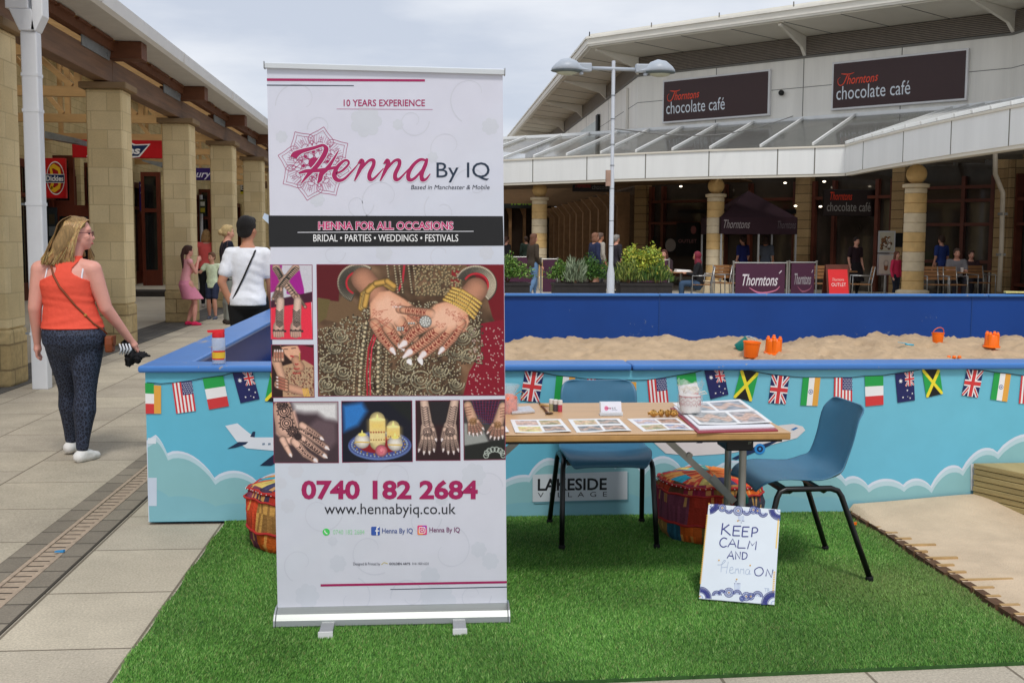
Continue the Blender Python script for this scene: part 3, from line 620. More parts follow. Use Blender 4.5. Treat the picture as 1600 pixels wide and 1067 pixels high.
for k, y in enumerate(colY):
    b = AMB(); b.box(AX2, AX, y, y+.47, .56, 3.43, 0)
    o = b.build('column', M['stone'], ar, bevel=.02, seg=1)
    b = AMB(); b.box(AX2-.012, AX+.012, y-.012, y+.482, 0, .56); b.build('column_base', M['stone_rough'], o, bevel=.03, seg=2)
    b = AMB(); b.box(AX2-.07, AX+.07, y-.07, y+.54, 3.43, 3.515); b.build('capital', M['cap_stone'], o, bevel=.012)
yA, yB = 2.0, 62.
b = AMB()
for i, y in enumerate(colY[:-1]): b.box(-4.36, -4.16, y+.24, y+4.3+.235, 3.53+.0, 3.84)
b.build('beam', M['glulam'], ar, bevel=.008)
for y in colY:
    b = AMB(); b.box(-4.36, -4.16, y+.12, y+.36, 3.515, 3.53); b.build('bearing_plate', M['steel'], ar)
    b = AMB(); b.box(-4.5, -3.74, y+.1, y+.4, 3.845, 4.07); b.build('rafter_end', M['rafter'], ar, bevel=.006)
    b = AMB(); b.hexa([(-4.155, y-1.15, 3.80), (-4.155, y+.02, 3.80), (-4.155, y+.09, 3.9), (-4.155, y+.09, 4.06), (-4.155, y-1.15, 4.05)], [(-4.14, y-1.15, 3.80), (-4.14, y+.02, 3.80), (-4.14, y+.09, 3.9), (-4.14, y+.09, 4.06), (-4.14, y-1.15, 4.05)])
    for yy, zz in ((y-.95, 3.97), (y-.3, 3.92), (y-.08, 3.86)): b.tube([(-4.14, yy, zz), (-4.125, yy, zz)], .022, 8)
    o = b.build('fish_plate', M['steel'], ar); o.location.z += .0
# eaves: soffit, fascia gutter, roof slab sloping up to the shops
b = AMB(); b.box(-4.08, -3.66, yA, yB, 4.075, 4.095); b.build('soffit', M['soffit'], ar)
b = AMB(); b.hexa([(-3.66, yA, 4.07), (-3.60, yA, 4.10), (-3.585, yA, 4.25), (-3.66, yA, 4.25)], [(-3.66, yB, 4.07), (-3.60, yB, 4.10), (-3.585, yB, 4.25), (-3.66, yB, 4.25)]); g = b.build('gutter', M['fascia'], ar)
for y in np.arange(4.4, 60, 4.3):
    b = AMB(); b.box(-3.6, -3.583, y, y+.03, 4.105, 4.252); b.build('gutter_joint', M['soffit'], g)
b = AMB(); b.box(-4.20, -4.09, yA, yB, 3.93, 4.05)
yy = 3.
random.seed(5)
while yy < 45: l_ = random.uniform(.5, .9); b.box(-4.11, -4.03-random.uniform(0, .03), yy, yy+l_, 4.02+random.uniform(0, .03), 4.06); yy += l_+random.uniform(.03, .3)
b.build('batten', M['rafter'], ar)
def roofz(x): return 4.27+(-3.7-x)*.33
def rslab(x0, x1, name, mt, par):
    b = AMB(); q = [(x0, yA, roofz(x0)), (x0, yB, roofz(x0)), (x1, yB, roofz(x1)), (x1, yA, roofz(x1))]; b.hexa(q, [(a, c, z+.05) for a, c, z in q]); return b.build(name, mt, par)
rslab(-3.78, -5.0, 'roof', M['pineboard'], ar); rslab(-8.9, -9.6, 'roof', M['pineboard'], ar)
rslab(-5.0, -8.9, 'roof_light', glassmat('milky_roof_light', (.9, .9, .86), .3, .3), ar)
for y in np.arange(2.3, 60, .71):
    b = AMB(); b.bar((-4.1, y, roofz(-4.1)-.1), (-9.3, y, roofz(-9.3)-.1), .05, .17); b.build('rafter', M['pine'], ar)
for y in colY:
    t_ = AMB(); t_.box(ASH, -4.1, y+.16, y+.3, 3.88, 4.05); 
    for xx in (-5.9, -7.4, -8.9): t_.bar((xx, y+.23, 4.05), (xx, y+.23, roofz(xx)-.18), .1, .1)
    t_.bar((-4.9, y+.23, 4.06), (-5.85, y+.23, roofz(-5.85)-.25), .09, .09); t_.bar((-7.3, y+.23, roofz(-7.3)-.25), (-6.0, y+.23, 4.06), .09, .09); t_.bar((-8.8, y+.23, roofz(-8.8)-.3), (-7.5, y+.23, 4.06), .09, .09)
    t_.build('truss', M['pine'], ar)
# shop wall, seen raking between the columns
b = AMB(); b.box(ASH-.3, ASH, 2, 60, 3.3, 6.6); b.box(-9.6, -3.7, 60, 60.3, 0, 6.2); b.build('wall', M['cream'], ar)
shopY = np.arange(6., 60, 4.3)
for k, y in enumerate(shopY):
    b = AMB(); b.box(ASH-.2, ASH+.12, y-.22, y+.22, 0, 3.3); b.build('pier', M['cream'], ar, bevel=.01)
    f = AMB(); y0, y1 = y+.22, y+4.08
    f.box(ASH-.1, ASH+.02, y0, y1, .0, .42); f.box(ASH-.1, ASH+.04, y0, y1, 3.12, 3.3); f.box(ASH-.1, ASH+.03, y0, y1, 2.42, 2.52)
    for yy in np.linspace(y0+.05, y1-.05, 5): f.box(ASH-.1, ASH+.06, yy-.05, yy+.05, .42, 3.12)
    w_ = f.build('shop_window', M['redwood'], ar)
    g = AMB(); g.box(ASH-.12, ASH-.04, y0, y1, .4, 3.15); g.build('pane', M['shopglass'], w_)
    f = AMB(); yd = y0+1.1; f.box(ASH+.02, ASH+.95, yd, yd+.05, .05, 2.15) ; f.box(ASH+.02, ASH+.95, yd, yd+.05, 2.15, 2.3)
    f2 = AMB(); f2.box(ASH+.15, ASH+.85, yd-.006, yd+.056, .55, 2.02)
    if k in (5, 7): d_ = f.build('door', M['redwood'], ar); f2.build('pane', M['shopglass'], d_)
# end posts seen straight on between columns: shop returns with glazing facing the viewer
for (px0, px1, Y, kind) in ((74, 118, 28.9, 0), (132, 152, 31.5, 0), (222, 252, 35.5, 1), (252, 262, 38.5, 0), (312, 330, 47., 0)):
    a = atY(px0, 378, Y); c = atY(px1, 378, Y)
    f = AMB(); x0, x1 = a.x, c.x
    f.box(x0, x0+.1, Y, Y+.12, 0, 3.55); f.box(x1-.12, x1, Y, Y+.12, 0, 3.55); f.box(x0+.1, x1-.12, Y, Y+.12, 3.42, 3.55); f.box(x0+.1, x1-.12, Y+.01, Y+.11, 2.3, 2.42); f.box(x0+.1, x1-.12, Y+.01, Y+.11, 0, .5)
    o = f.build('shopfront_return', M['redwood'], ar)
    g = AMB(); g.box(x0+.1, x1-.12, Y+.05, Y+.09, .5, 3.42); g.build('pane', M['shopglass'], o)
for px, Y, wd in ((123, 30.6, .2), (257, 36.2, .16), (331, 47.5, .2), (384, 57, .2)):
    a = atY(px, 378, Y); b = AMB(); b.box(a.x-wd/2, a.x+wd/2, Y, Y+.3, 0, 3.6); b.build('pier', M['cream'], ar)
a = atY(316, 378, 47); 
b = AMB(); b.tube([(a.x+.02, 46.8, 0), (a.x+.02, 46.8, 3.3)], .07, 10); b.build('drain_pipe', M['downpipe'], ar)
# lean-to canopy roofs over shop entrances
for (p0, p1, p2, p3, Y) in (((70, 205), (118, 216), (118, 224), (70, 216), 26.2), ((222, 250), (256, 254), (252, 262), (222, 252), 36.0)):
    q = [atY(p[0], p[1], Y) for p in (p0, p1, p2, p3)]; b = AMB(); b.hexa(q, [v+Vector((0, .9, 0)) for v in q]); b.build('door_canopy', M['steel'], ar)
# the big square downpipe with its hopper on the nearest column
dp = thing('downpipe', 'white square rainwater pipe with a branched hopper on the nearest stone column', 'downpipe', (-3.86, 11.0, 0))
b = MB(); b.M = Matrix.Translation((3.86, -11.0, 0)); p = atY(50, 604, 11.0); px0 = atY(53, 500, 10.9).x; px1 = atY(78, 500, 10.9).x
b.box(px0, px1, 10.78, 10.92, .0, 3.36); b.build('pipe', M['downpipe'], dp, bevel=.012)
for zz in (.52, 1.75, 2.62, 2.95):
    b = MB(); b.M = Matrix.Translation((3.86, -11.0, 0)); b.box(px0-.003, px1+.003, 10.777, 10.923, zz, zz+.03); b.build('collar', M['downpipe'], dp)
for zz in (1.75, .52):
    b = MB(); b.M = Matrix.Translation((3.86, -11.0, 0)); b.box(px0-.07, px0-.003, 10.86, 10.9, zz+.005, zz+.025); b.build('bracket', M['steel'], dp)
b = MB(); b.M = Matrix.Translation((3.86, -11.0, 0)); y0, y1 = 10.76, 10.94
b.hexa([(px0, y0, 3.36), (px0, y1, 3.36), (px0-.09, y1, 3.56), (px0-.09, y0, 3.56)], [(px1, y0, 3.36), (px1, y1, 3.36), (px1-.03, y1, 3.56), (px1-.03, y0, 3.56)])
b.hexa([(px1-.05, y0, 3.36), (px1, y0, 3.36), (px1+.07, y0, 3.50), (px1+.07, y0, 4.10), (px1-.03, y0, 4.10), (px1-.03, y0, 3.54)], [(px1-.05, y1, 3.36), (px1, y1, 3.36), (px1+.07, y1, 3.50), (px1+.07, y1, 4.10), (px1-.03, y1, 4.10), (px1-.03, y1, 3.54)])
b.box(px0-.12, px0+.09, y0, y1, 3.56, 4.10)
b.build('hopper', M['downpipe'], dp, bevel=.01)
# ---------------------------------------------------------------- shop signs
M['signp'] = printmat('sign_print', .4, .4)
def signbox(name, label, px0, y0, px1, y1, Y, col, thick=.12, cat='sign', frame=None, border=True, depth_side=None):
    """a flat fascia sign whose face looks towards the viewer; returns thing and a print surface in metres"""
    a = atY(px0, y0, Y); c = atY(px1, y1, Y); x0, x1, z0, z1 = a.x, c.x, c.z, a.z
    t = thing(name, label, cat, ((x0+x1)/2, Y, z0)); b = MB(); b.M = Matrix.Translation((-(x0+x1)/2, -Y, -z0))
    b.box(x0, x1, Y, Y+thick, z0, z1); b.build('box', frame or mat('sign_case', S(*col), .5), t, bevel=.01)
    pr = Print(lambda u, v: (x0+u*(x1-x0)-(x0+x1)/2, -.003, v*(z1-z0)), (0, -1, 0), .002)
    pr.rect(.01, .03, .99, .97, P(*col), 0)
    return t, pr
t, pr = signbox('shop_sign', 'long red shop fascia sign with a dark blue and white emblem above the shop doorway', 112, 218, 259, 248, 27.9, (178, 16, 26))
nv, wh = P(22, 44, 84), P(224, 224, 226)
pr.poly([(.15, .06), (.24, .74), (.36, .74), (.42, .94), (.60, .94), (.68, .76), (.84, .80), (.72, .06), (.62, -.0), (.4, .0)], wh, 1)
pr.poly([(.17, .12), (.25, .68), (.37, .68), (.43, .88), (.59, .88), (.66, .70), (.815, .73), (.705, .12)], nv, 2)
pr.text('Dickies', .23, .24, .73, .66, wh, 3, bold=.03, shear=.2)
pr.build('face', M['signp'], t)
t, pr = signbox('shop_sign', 'square red hanging sign with an oval yellow and white emblem beside the white downpipe', 66, 247, 103.5, 310, 27.5, (196, 22, 28))
pr.circ(.56, .5, .40, wh, 1, 28, ry=.42); pr.circ(.56, .5, .37, P(150, 20, 24), 2, 28, ry=.39); 
pr.stroke([(.34, .24), (.42, .36), (.40, .6), (.36, .76), (.5, .8), (.72, .72), (.78, .5), (.7, .28), (.5, .2), (.34, .24)], .12, P(232, 176, 40), 3)
pr.rect(.1, .38, .96, .60, wh, 4); pr.rect(.12, .395, .94, .585, nv, 5); pr.text('Dickies', .15, .43, .91, .56, wh, 6, bold=.03)
pr.build('face', M['signp'], t)
t, pr = signbox('shop_sign', 'dark purple shop sign with white script lettering beyond the third column', 256, 262, 334, 282, 36.4, (44, 24, 92))
pr.text('Cadbury', .2, .24, .95, .8, P(206, 204, 220), 2, shear=.35, bold=.01); pr.build('face', M['signp'], t)
t, pr = signbox('shop_sign', 'small black shop sign with white capitals and a yellow stripe under the far columns', 358, 286, 386, 300, 57.8, (16, 16, 16))
pr.rect(.0, -.25, 1., .0, P(206, 196, 40), 1); pr.text('STORE', -.9, .22, .92, .78, wh, 2, bold=.02) if False else pr.text('E', .64, .22, .86, .78, wh, 2, bold=.02)
pr.build('face', M['signp'], t)
t, pr = signbox('hanging_banner', 'purple hanging banner with white print on the shop behind the second column', 217, 284, 236, 330, 37., (52, 34, 110)); pr.text('y', .1, .7, .35, .9, wh, 2); pr.circ(.45, .3, .16, P(200, 160, 110), 2, ry=.09); pr.build('face', M['signp'], t)
t, pr = signbox('hanging_banner', 'narrow dark purple hanging banner near the third column', 256, 311, 263, 332, 38.2, (30, 24, 60)); pr.build('face', M['signp'], t)
t, pr = signbox('window_poster', 'dark poster with a pale band in the shop window beside the downpipe', 72, 324, 91, 384, 28.6, (40, 46, 50), thick=.03); pr.rect(.1, .25, .9, .5, P(110, 116, 118), 1); pr.rect(.25, .56, .75, .82, P(70, 60, 40), 1); pr.text('SALE', .15, .3, .8, .4, wh, 2) if False else None; pr.build('face', M['signp'], t)
t, pr = signbox('lit_sign', 'small pale green and white poster between the far columns', 312, 312, 321, 334, 46.5, (60, 66, 40), thick=.03); pr.rect(.1, .55, .9, .85, P(210, 214, 205), 1); pr.rect(.1, .1, .9, .4, P(190, 180, 60), 1); pr.build('face', M['signp'], t)
b = MB(); a = G(256, 460); b.box(-.9, .9, -.5, .5, 0, .14); o = b.build('door_mat_stand', mat('dark_plinth', S(40, 36, 32), .8), bevel=.02); o.location = (atY(256, 455, 29.).x, 29., .008); put(o, 'low dark plinth on the arcade floor behind the third column', 'plinth')
# ================================================================ café building on the right
SS = 45.4                                   # the upper wall runs along X+Y = SS
CX_, CY_ = 7.388, 38.012                    # corner with the receding left wing
BX_, BY_ = 16.02, 29.38                     # next bend on the right
D45 = Vector((1, -1, 0)).normalized(); N45 = Vector((-1, -1, 0)).normalized()
M['clad'] = mat('off_white_cladding', S(238, 235, 226), .5, var=.09, scale=1.6, stretch=(1.5, 1.5, .12))
M['clad_joint'] = mat('cladding_joint', S(120, 118, 112), .8, var=.1)
M['louvre'] = mat('grey_brown_louvre', S(140, 130, 118), .6, var=.12)
M['louvre_dark'] = mat('dark_louvre_gap', S(60, 54, 48), .8)
M['roofw'] = mat('white_roof_metal', S(232, 229, 219), .45, var=.05, scale=1)
M['soff'] = mat('eaves_soffit', S(226, 221, 208), .6, var=.05, scale=1)
M['canopyw'] = mat('canopy_white_panel', S(242, 244, 243), .35, var=.045, scale=2., stretch=(1.5, 1.5, .15))
M['bark'] = mat('dark_brown_joinery', S(92, 44, 28), .5, var=.25, scale=4)
M['pil'] = brickmat('pilaster_stone', S(150, 122, 84), S(176, 148, 106), S(96, 80, 58), .8, .27, .012, 0., 'wall', bump=.4, loc=(.37, 0), fine=30, vn=.18)
M['colA'] = mat('golden_sandstone', S(206, 172, 116), .8, var=.14, scale=5, bump=.3); M['colB'] = mat('pale_sandstone', S(206, 190, 160), .8, var=.1, scale=5, bump=.3)
M['cglass'] = mat('dark_cafe_glass', S(62, 54, 46), .05, var=.5, scale=.5, spec=.8)
M['roofglass'] = glassmat('canopy_glass', (.14, .15, .14), .38, .05)
M['dimwall'] = mat('dim_interior', S(70, 54, 42), .9, var=.3, scale=1)
cf = thing('cafe_building', 'white clad café building with deep upturned eaves and a glass canopy on stone ball columns', 'building', (CX_, CY_, 0))
CM = Matrix.Translation((-CX_, -CY_, 0))
def CMB(): b = MB(); b.M = CM; return b
BACK = Vector((-N45.x, -N45.y, 0))
def run(b, p, q, z0, z1, th, mi=0, off=0.):
    """upright slab along p->q (seen from its right-hand side), its face moved out by off"""
    p = Vector((p[0], p[1], 0)); q = Vector((q[0], q[1], 0)); d = (q-p).normalized(); n = Vector((d.y, -d.x, 0))
    a = p+n*off; c = q+n*off; e = -n*th
    return b.hexa([a+Vector((0, 0, z0)), c+Vector((0, 0, z0)), c+e+Vector((0, 0, z0)), a+e+Vector((0, 0, z0))], [a+Vector((0, 0, z1)), c+Vector((0, 0, z1)), c+e+Vector((0, 0, z1)), a+e+Vector((0, 0, z1))], mi)
C0 = (CX_, CY_); C1 = (BX_, BY_); C2 = (BX_+1.2, BY_-17.); W0 = (CX_, 80.)     # wing start far away
def along(p, q, s): p = Vector(p); q = Vector(q); return p+(q-p).normalized()*s
segs = [(W0, C0), (C0, C1), (C1, C2)]
b = CMB()
for p, q in segs: run(b, p, q, 3.9, 7.16, .3)
b.build('upper_wall', M['clad'], cf)
b = CMB()
for (p, q), n_ in zip(segs, (7, 4, 2)):
    Lq = (Vector(q)-Vector(p)).length
    run(b, p, q, 6.215, 6.235, .02, 0, .004); 
    for k in range(1, n_*1 if n_ > 1 else 1):
        s = Lq*k/n_; a = along(p, q, s); run(b, a, along(p, q, s+.025), 5.0, 7.1, .02, 0, .0045)
for p, q in segs: run(b, p, q, 7.1, 7.17, .05, 0, .03)
b.build('cladding_joint', M['clad_joint'], cf)
b = CMB(); 
for p, q in segs: run(b, p, q, 7.17, 7.76, .2, 0, -.06)
b.build('louvre_void', M['louvre_dark'], cf)
for p, q in segs:
    b = CMB()
    for k in range(11): z = 7.2+k*.05; run(b, p, q, z, z+.026, .06, 0, .0)
    b.build('louvre', M['louvre'], cf)
# upturned eaves
OV = 1.81; PW = Vector((-1, 0, 0)); P45 = N45
def off_corner(n1, n2, o): # offset of a corner where two faces with outward normals n1,n2 meet
    n = (n1+n2); return n*(o/(1+n1.dot(n2)))
nW = Vector((-1, 0, 0)); n45 = N45; dR = (Vector((C2[0]-C1[0], C2[1]-C1[1], 0))).normalized(); nR = Vector((dR.y, -dR.x, 0))
def ring(o, z): 
    a = Vector((W0[0], W0[1], 0))+nW*o; b_ = Vector((C0[0], C0[1], 0))+off_corner(nW, n45, o); c = Vector((C1[0], C1[1], 0))+off_corner(n45, nR, o); d = Vector((C2[0], C2[1], 0))+nR*o
    return [v+Vector((0, 0, z)) for v in (a, b_, c, d)]
r0 = ring(-.1, 7.76); r1 = ring(OV-.06, 7.92); r1t = ring(OV-.06, 8.0); r0t = ring(-2.5, 9.6)
b = CMB()
for i in range(3): b.hexa([r0[i], r1[i], r1[i+1], r0[i+1]], [x+Vector((0, 0, .04)) for x in (r0[i], r1[i], r1[i+1], r0[i+1])])
sf = b.build('soffit', M['soff'], cf)
b = CMB()
for i, n_ in ((0, 22), (1, 7), (2, 4)):
    for k in range(1, n_): 
        t_ = k/n_; b = CMB(); p = r0[i].lerp(r0[i+1], t_)-Vector((0, 0, .006)); q = r1[i].lerp(r1[i+1], t_)-Vector((0, 0, .006)); b.bar(p, q, .025, .01); b.build('soffit_joint', M['clad_joint'], sf)
b = CMB()
gA = ring(OV-.1, 7.93); gB = ring(OV+.04, 7.96); gC = ring(OV+.1, 8.26); gD = ring(OV-.1, 8.3)
for i in range(3):
    b.hexa([gA[i], gB[i], gC[i], gD[i]], [gA[i+1], gB[i+1], gC[i+1], gD[i+1]])
g = b.build('gutter', M['roofw'], cf)
b = CMB(); gE = ring(OV+.13, 8.20); gF = ring(OV+.13, 8.27); gG = ring(OV+.1, 8.265); gH = ring(OV+.1, 8.195)
for i in range(3): b.hexa([gE[i], gF[i], gG[i], gH[i]], [gE[i+1], gF[i+1], gG[i+1], gH[i+1]])
gE = ring(OV+.075, 8.02); gF = ring(OV+.08, 8.06); gG = ring(OV+.05, 8.06); gH = ring(OV+.045, 8.02)
for i in range(3): b.hexa([gE[i], gF[i], gG[i], gH[i]], [gE[i+1], gF[i+1], gG[i+1], gH[i+1]])
b.build('gutter_lip', M['clad'], g)
b = CMB(); e0 = ring(OV+.0, 8.3); e1 = ring(-5., 9.3)
for i in range(3): b.hexa([e0[i], e0[i+1], e1[i+1], e1[i]], [x+Vector((0, 0, .06)) for x in (e0[i], e0[i+1], e1[i+1], e1[i])])
b.build('roof', M['roofw'], cf)
# seam upstands on the roof edge
for i, n_ in ((0, 12), (1, 5), (2, 3)):
    for k in range(n_+1):
        p = e0[i].lerp(e0[i+1], k/n_); b = CMB(); b.bar(p, p+Vector((0, 0, .14)), .03, .03); b.build('roof_stud', M['clad_joint'], cf)
# tapered brackets under the eaves
def bracket(base, n):
    base = Vector((base[0], base[1], 0)); t = Vector((n.y, -n.x, 0))*.05; n = n.normalized()
    pr = [(0, 7.17), (.02, 7.76), (OV-.12, 7.9), (OV-.12, 7.84), (.25, 7.42)]
    b = CMB(); b.hexa([base+n*a+Vector((0, 0, z))+t for a, z in pr], [base+n*a+Vector((0, 0, z))-t for a, z in pr]); b.build('bracket', M['soff'], cf)
bracket(C0, off_corner(nW, n45, 1.)); bracket((C0[0]+D45.x*6.13, C0[1]+D45.y*6.13), n45); bracket(C1, off_corner(n45, nR, 1.))
for k in range(1, 6): bracket((CX_, CY_+6.65*k), nW)
bracket((C1[0]+dR.x*6, C1[1]+dR.y*6), nR)
# window and pipe on the receding wing
a = atX(908, 176, CX_-.01); c = atX(932, 205, CX_-.01); b = CMB(); b.box(CX_-.02, CX_+.0, c.y, a.y, 5.3, 6.6); b.build('frosted_window', mat('frosted_glass', S(186, 196, 190), .3, var=.15, scale=2), cf)
y_ = atX(935, 190, CX_).y; b = CMB(); b.box(CX_-.12, CX_-.03, y_-.5, y_, 5.0, 6.75); b.build('dark_vent', mat('black_vent', S(22, 26, 26), .6), cf)
y_ = atX(980, 150, CX_).y; b = CMB(); b.box(CX_-.10, CX_-.01, y_-.3, y_+.1, 5., 6.95); b.build('upright_trim', M['clad'], cf)
# ---- ground floor: pilasters, dark joinery and glass
b = CMB()
for p, q in segs: run(b, p, q, 0, 3.95, .1, 0, -.25)
b.build('shop_glass', M['cglass'], cf)
def pier(s0, s1, p=C0, q=C1, mt=None):
    a = along(p, q, s0); c = along(p, q, s1); b = CMB(); run(b, a, c, 0, 3.92, .35, 0, .10); b.build('pilaster', mt or M['pil'], cf)
L45 = (Vector(C1)-Vector(C0)).length
for s0 in (-.0, 6.0, 9.05, 11.95): pier(s0, s0+(.48 if s0 != 9.05 else .36))
pier(4.2, 4.7, C1, C2)
def joinery(p, q, s0, s1, verts, zs=(.25, 2.1, 2.75, 3.2)):
    b = CMB()
    for s in verts: a = along(p, q, s); run(b, a, along(p, q, s+.1), 0, 3.35, .2, 0, -.02)
    for z in zs: run(b, along(p, q, s0), along(p, q, s1), z, z+.09, .17, 0, -.035)
    b.build('window_frame', M['bark'], cf)
joinery(C0, C1, .48, 6.0, (.52, 1.0, 3.4, 4.3, 5.86), (.3, 2.05, 2.78)); joinery(C0, C1, 6.48, 9.05, (6.5, 7.15, 8.5, 8.95), (2.78,)); joinery(C0, C1, 9.41, 11.95, (9.5, 11.0, 11.8), (.9, 1.95, 2.62, 3.0)); joinery(C1, C2, .3, 8, (.4, 1.6, 2.8, 4.1, 5.5), (.3, 1.95, 2.62))
# receding wing at ground level: repeated stone and timber posts with splayed tops
for k in range(11):
    y = CY_+1.7+k*2.15; b = CMB(); b.box(CX_-.34, CX_+.1, y, y+.3, 0, 2.75); b.hexa([(CX_-.34, y, 2.75), (CX_+.1, y, 2.75), (CX_+.1, y+.3, 2.75), (CX_-.34, y+.3, 2.75)], [(CX_-.75, y, 3.25), (CX_+.1, y, 3.25), (CX_+.1, y+.3, 3.25), (CX_-.75, y+.3, 3.25)])
    b.build('timber_post', mat('warm_timber_post', S(150, 112, 74), .7, var=.2) if k == 0 else bpy.data.materials['warm_timber_post'], cf)
b = CMB(); b.box(-12, CX_, 62, 62.3, 0, 5.2); b.build('rear_block', M['dimwall'], cf)
for k in range(14):
    x = -4+k*.8; b = CMB(); b.box(x, x+.16, 61.6, 61.9, 0, 2.9); b.hexa([(x, 61.6, 2.9), (x+.16, 61.6, 2.9), (x+.16, 61.9, 2.9), (x, 61.9, 2.9)], [(x-.25, 61.6, 3.5), (x+.16, 61.6, 3.5), (x+.16, 61.9, 3.5), (x-.25, 61.9, 3.5)]); b.build('timber_post', bpy.data.materials['warm_timber_post'], cf)
# ---- canopy: white fascia, timber soffit, glass roof with bars
edge = [(-2.5, 38.5), (.2, 36.5), (2.5, 34.75), (5.2, 32.25), (7.9, 30.15), (10.3, 28.75), (10.98, 28.2), (10.85, 26.2), (10.78, 24.2), (10.82, 22.0), (10.92, 20.0), (11.1, 17.5)]
inner = [(-.5, 43.), (2.6, 41.6), (5.0, 39.9), (7.7, 37.4), (10.5, 34.7), (12.9, 32.4), (14.9, 30.35), (15.6, 29.), (16.0, 26.5), (16.1, 24), (16.3, 21.), (16.4, 18.)]
ZF0, ZF1 = 3.27, 3.95
b = CMB()
for i in range(len(edge)-1): run(b, edge[i], edge[i+1], ZF0, ZF1, .06)
cb = b.build('canopy_fascia', M['canopyw'], cf)
for px in (832, 916.5, 1008, 1107, 1214, 1272, 1348, 1410, 1484, 1574):
    d = ray(px, 250)
    for i in range(len(edge)-1):
        p = Vector((*edge[i], 0)); q = Vector((*edge[i+1], 0)); e_ = q-p; den = d.x*e_.y-d.y*e_.x
        s = (d.x*(-p.y)-d.y*(-p.x))/den; 
        if 0 <= s <= 1 and (p+e_*s).y > 0:
            c = p+e_*s; dd = e_.normalized(); b = CMB(); run(b, (c.x, c.y), (c.x+dd.x*.03, c.y+dd.y*.03), ZF0, ZF1, .01, 0, .004); b.build('panel_joint', M['clad_joint'], cb); break
b = CMB()
for i in range(len(edge)-1): run(b, edge[i], edge[i+1], ZF0-.07, ZF0, .16, 0, -.02); run(b, edge[i], edge[i+1], ZF1, ZF1+.05, .12, 0, .03)
b.build('edge_trim', M['soff'], cb)
b = CMB(); ms = mat('canopy_timber_soffit', S(120, 92, 62), .7, var=.2, scale=3, stretch=(1, 6, 1))
for i in range(len(edge)-1):
    q = [(*edge[i], ZF0+.0), (*edge[i+1], ZF0+.0), (*inner[i+1], ZF0+.0), (*inner[i], ZF0+.0)]
    q = [Vector(v) for v in q]
    if i >= 5: q = [q[0], q[1], q[0].lerp(q[3], .0)+(q[2]-q[1])*.0, q[0]]
    if i < 4: b.hexa([v+Vector((.02, .12, .12)) for v in q], [v+Vector((.02, .12, .16)) for v in q])

for k_ in range(46): b.box(-6, CX_+.05, 39.+k_*.5, 39.2+k_*.5, ZF0+.16, ZF0+.22)
b.box(-6, CX_+.3, 61., 62., ZF0+.16, ZF0+.22)
b.build('canopy_soffit', ms, cf)
b = CMB()
for i in range(4, len(edge)-1):
    a0, a1 = [Vector((*edge[j], ZF0)).lerp(Vector((*inner[j], ZF0)), .03) for j in (i, i+1)]; w0 = a0.lerp(Vector((*inner[i], ZF0)), .25); w1 = a1.lerp(Vector((*inner[i+1], ZF0)), .25)
    up = Vector((0, 0, .1)); b.hexa([a0+up, a1+up, w1+up, w0+up], [v+up*1.5 for v in (a0, a1, w1, w0)])
b.build('eaves_tray', M['soff'], cf)
zT = 5.22
def glassz(i): return zT
gl = CMB(); 
for i in range(len(edge)-1):
    q = [Vector((*edge[i], ZF1+.05)), Vector((*edge[i+1], ZF1+.05)), Vector((*inner[i+1], zT)), Vector((*inner[i], zT))]
    gl.hexa(q, [v+Vector((0, 0, .02)) for v in q])
gr = gl.build('glass_roof', M['roofglass'], cf)
tot = []; 
for i in range(len(edge)-1):
    n_ = max(1, round((Vector(edge[i+1])-Vector(edge[i])).length/(1.28 if i < 6 else .72)))
    for k in range(n_): tot.append((Vector((*edge[i], 0)).lerp(Vector((*edge[i+1], 0)), k/n_), Vector((*inner[i], 0)).lerp(Vector((*inner[i+1], 0)), k/n_)))
for a, c in tot:
    b = CMB(); b.bar((a.x, a.y, ZF1+.10), (c.x, c.y, zT+.06), .05, .075); b.build('glazing_bar', M['canopyw'], gr)
b = CMB()
for i in range(len(inner)-1): b.bar((*inner[i], zT+.04), (*inner[i+1], zT+.04), .10, .12)
for i in range(4, len(inner)-1): 
    p = Vector((*inner[i], zT)); 
b.build('ridge_rail', M['canopyw'], gr)
# rear rafters seen through the glass
b = CMB()
for a, c in tot[::2]: b.bar((a.x+.1, a.y+.1, ZF0+.3), (c.x, c.y, ZF0+.5), .1, .2)
b.build('canopy_rafter', mat('dim_rafter', S(96, 88, 76), .7), cf)
# ---- ball topped columns
def ballcol(x, y, s=1., seed=0):
    r = .25*s; random.seed(seed); t = Matrix.Translation((x-CX_, y-CY_, 0)); z = .34; 
    b = MB(); b.M = t; b.box(-.42, .42, -.42, .42, 0, .26); b.lathe([(.38, .26), (.38, .33), (.30, .36)], n=28)
    c_ = b.build('column', M['colB'], cf, bevel=.01)
    k = 0
    while z < 2.72:
        b = MB(); b.M = t; h = min(.228, 2.74-z); b.lathe([(r-.012, z), (r, z+.012), (r, z+h-.014), (r-.012, z+h-.003)], n=32); b.build('drum', M['colA'] if (k//2) % 2 == 0 else M['colB'], c_, smooth=True, auto=30); z += h; k += 1
    b = MB(); b.M = t; b.lathe([(r, 2.74), (r+.055, 2.76), (r+.055, 2.83), (r-.02, 2.85)], n=32); b.build('collar', M['colB'], c_, smooth=True, auto=30)
    b = MB(); b.M = t; b.ell((0, 0, 3.07), .235, n=28, k=18); b.build('ball', M['colA'], c_, smooth=True)
ballcol(11.59, 25.3, 1.0, 1); ballcol(8.43, 31.4, .98, 2); ballcol(3.68, 34.8, .97, 3); ballcol(-1.2, 38.6, .97, 4); ballcol(11.9, 19., 1, 5)
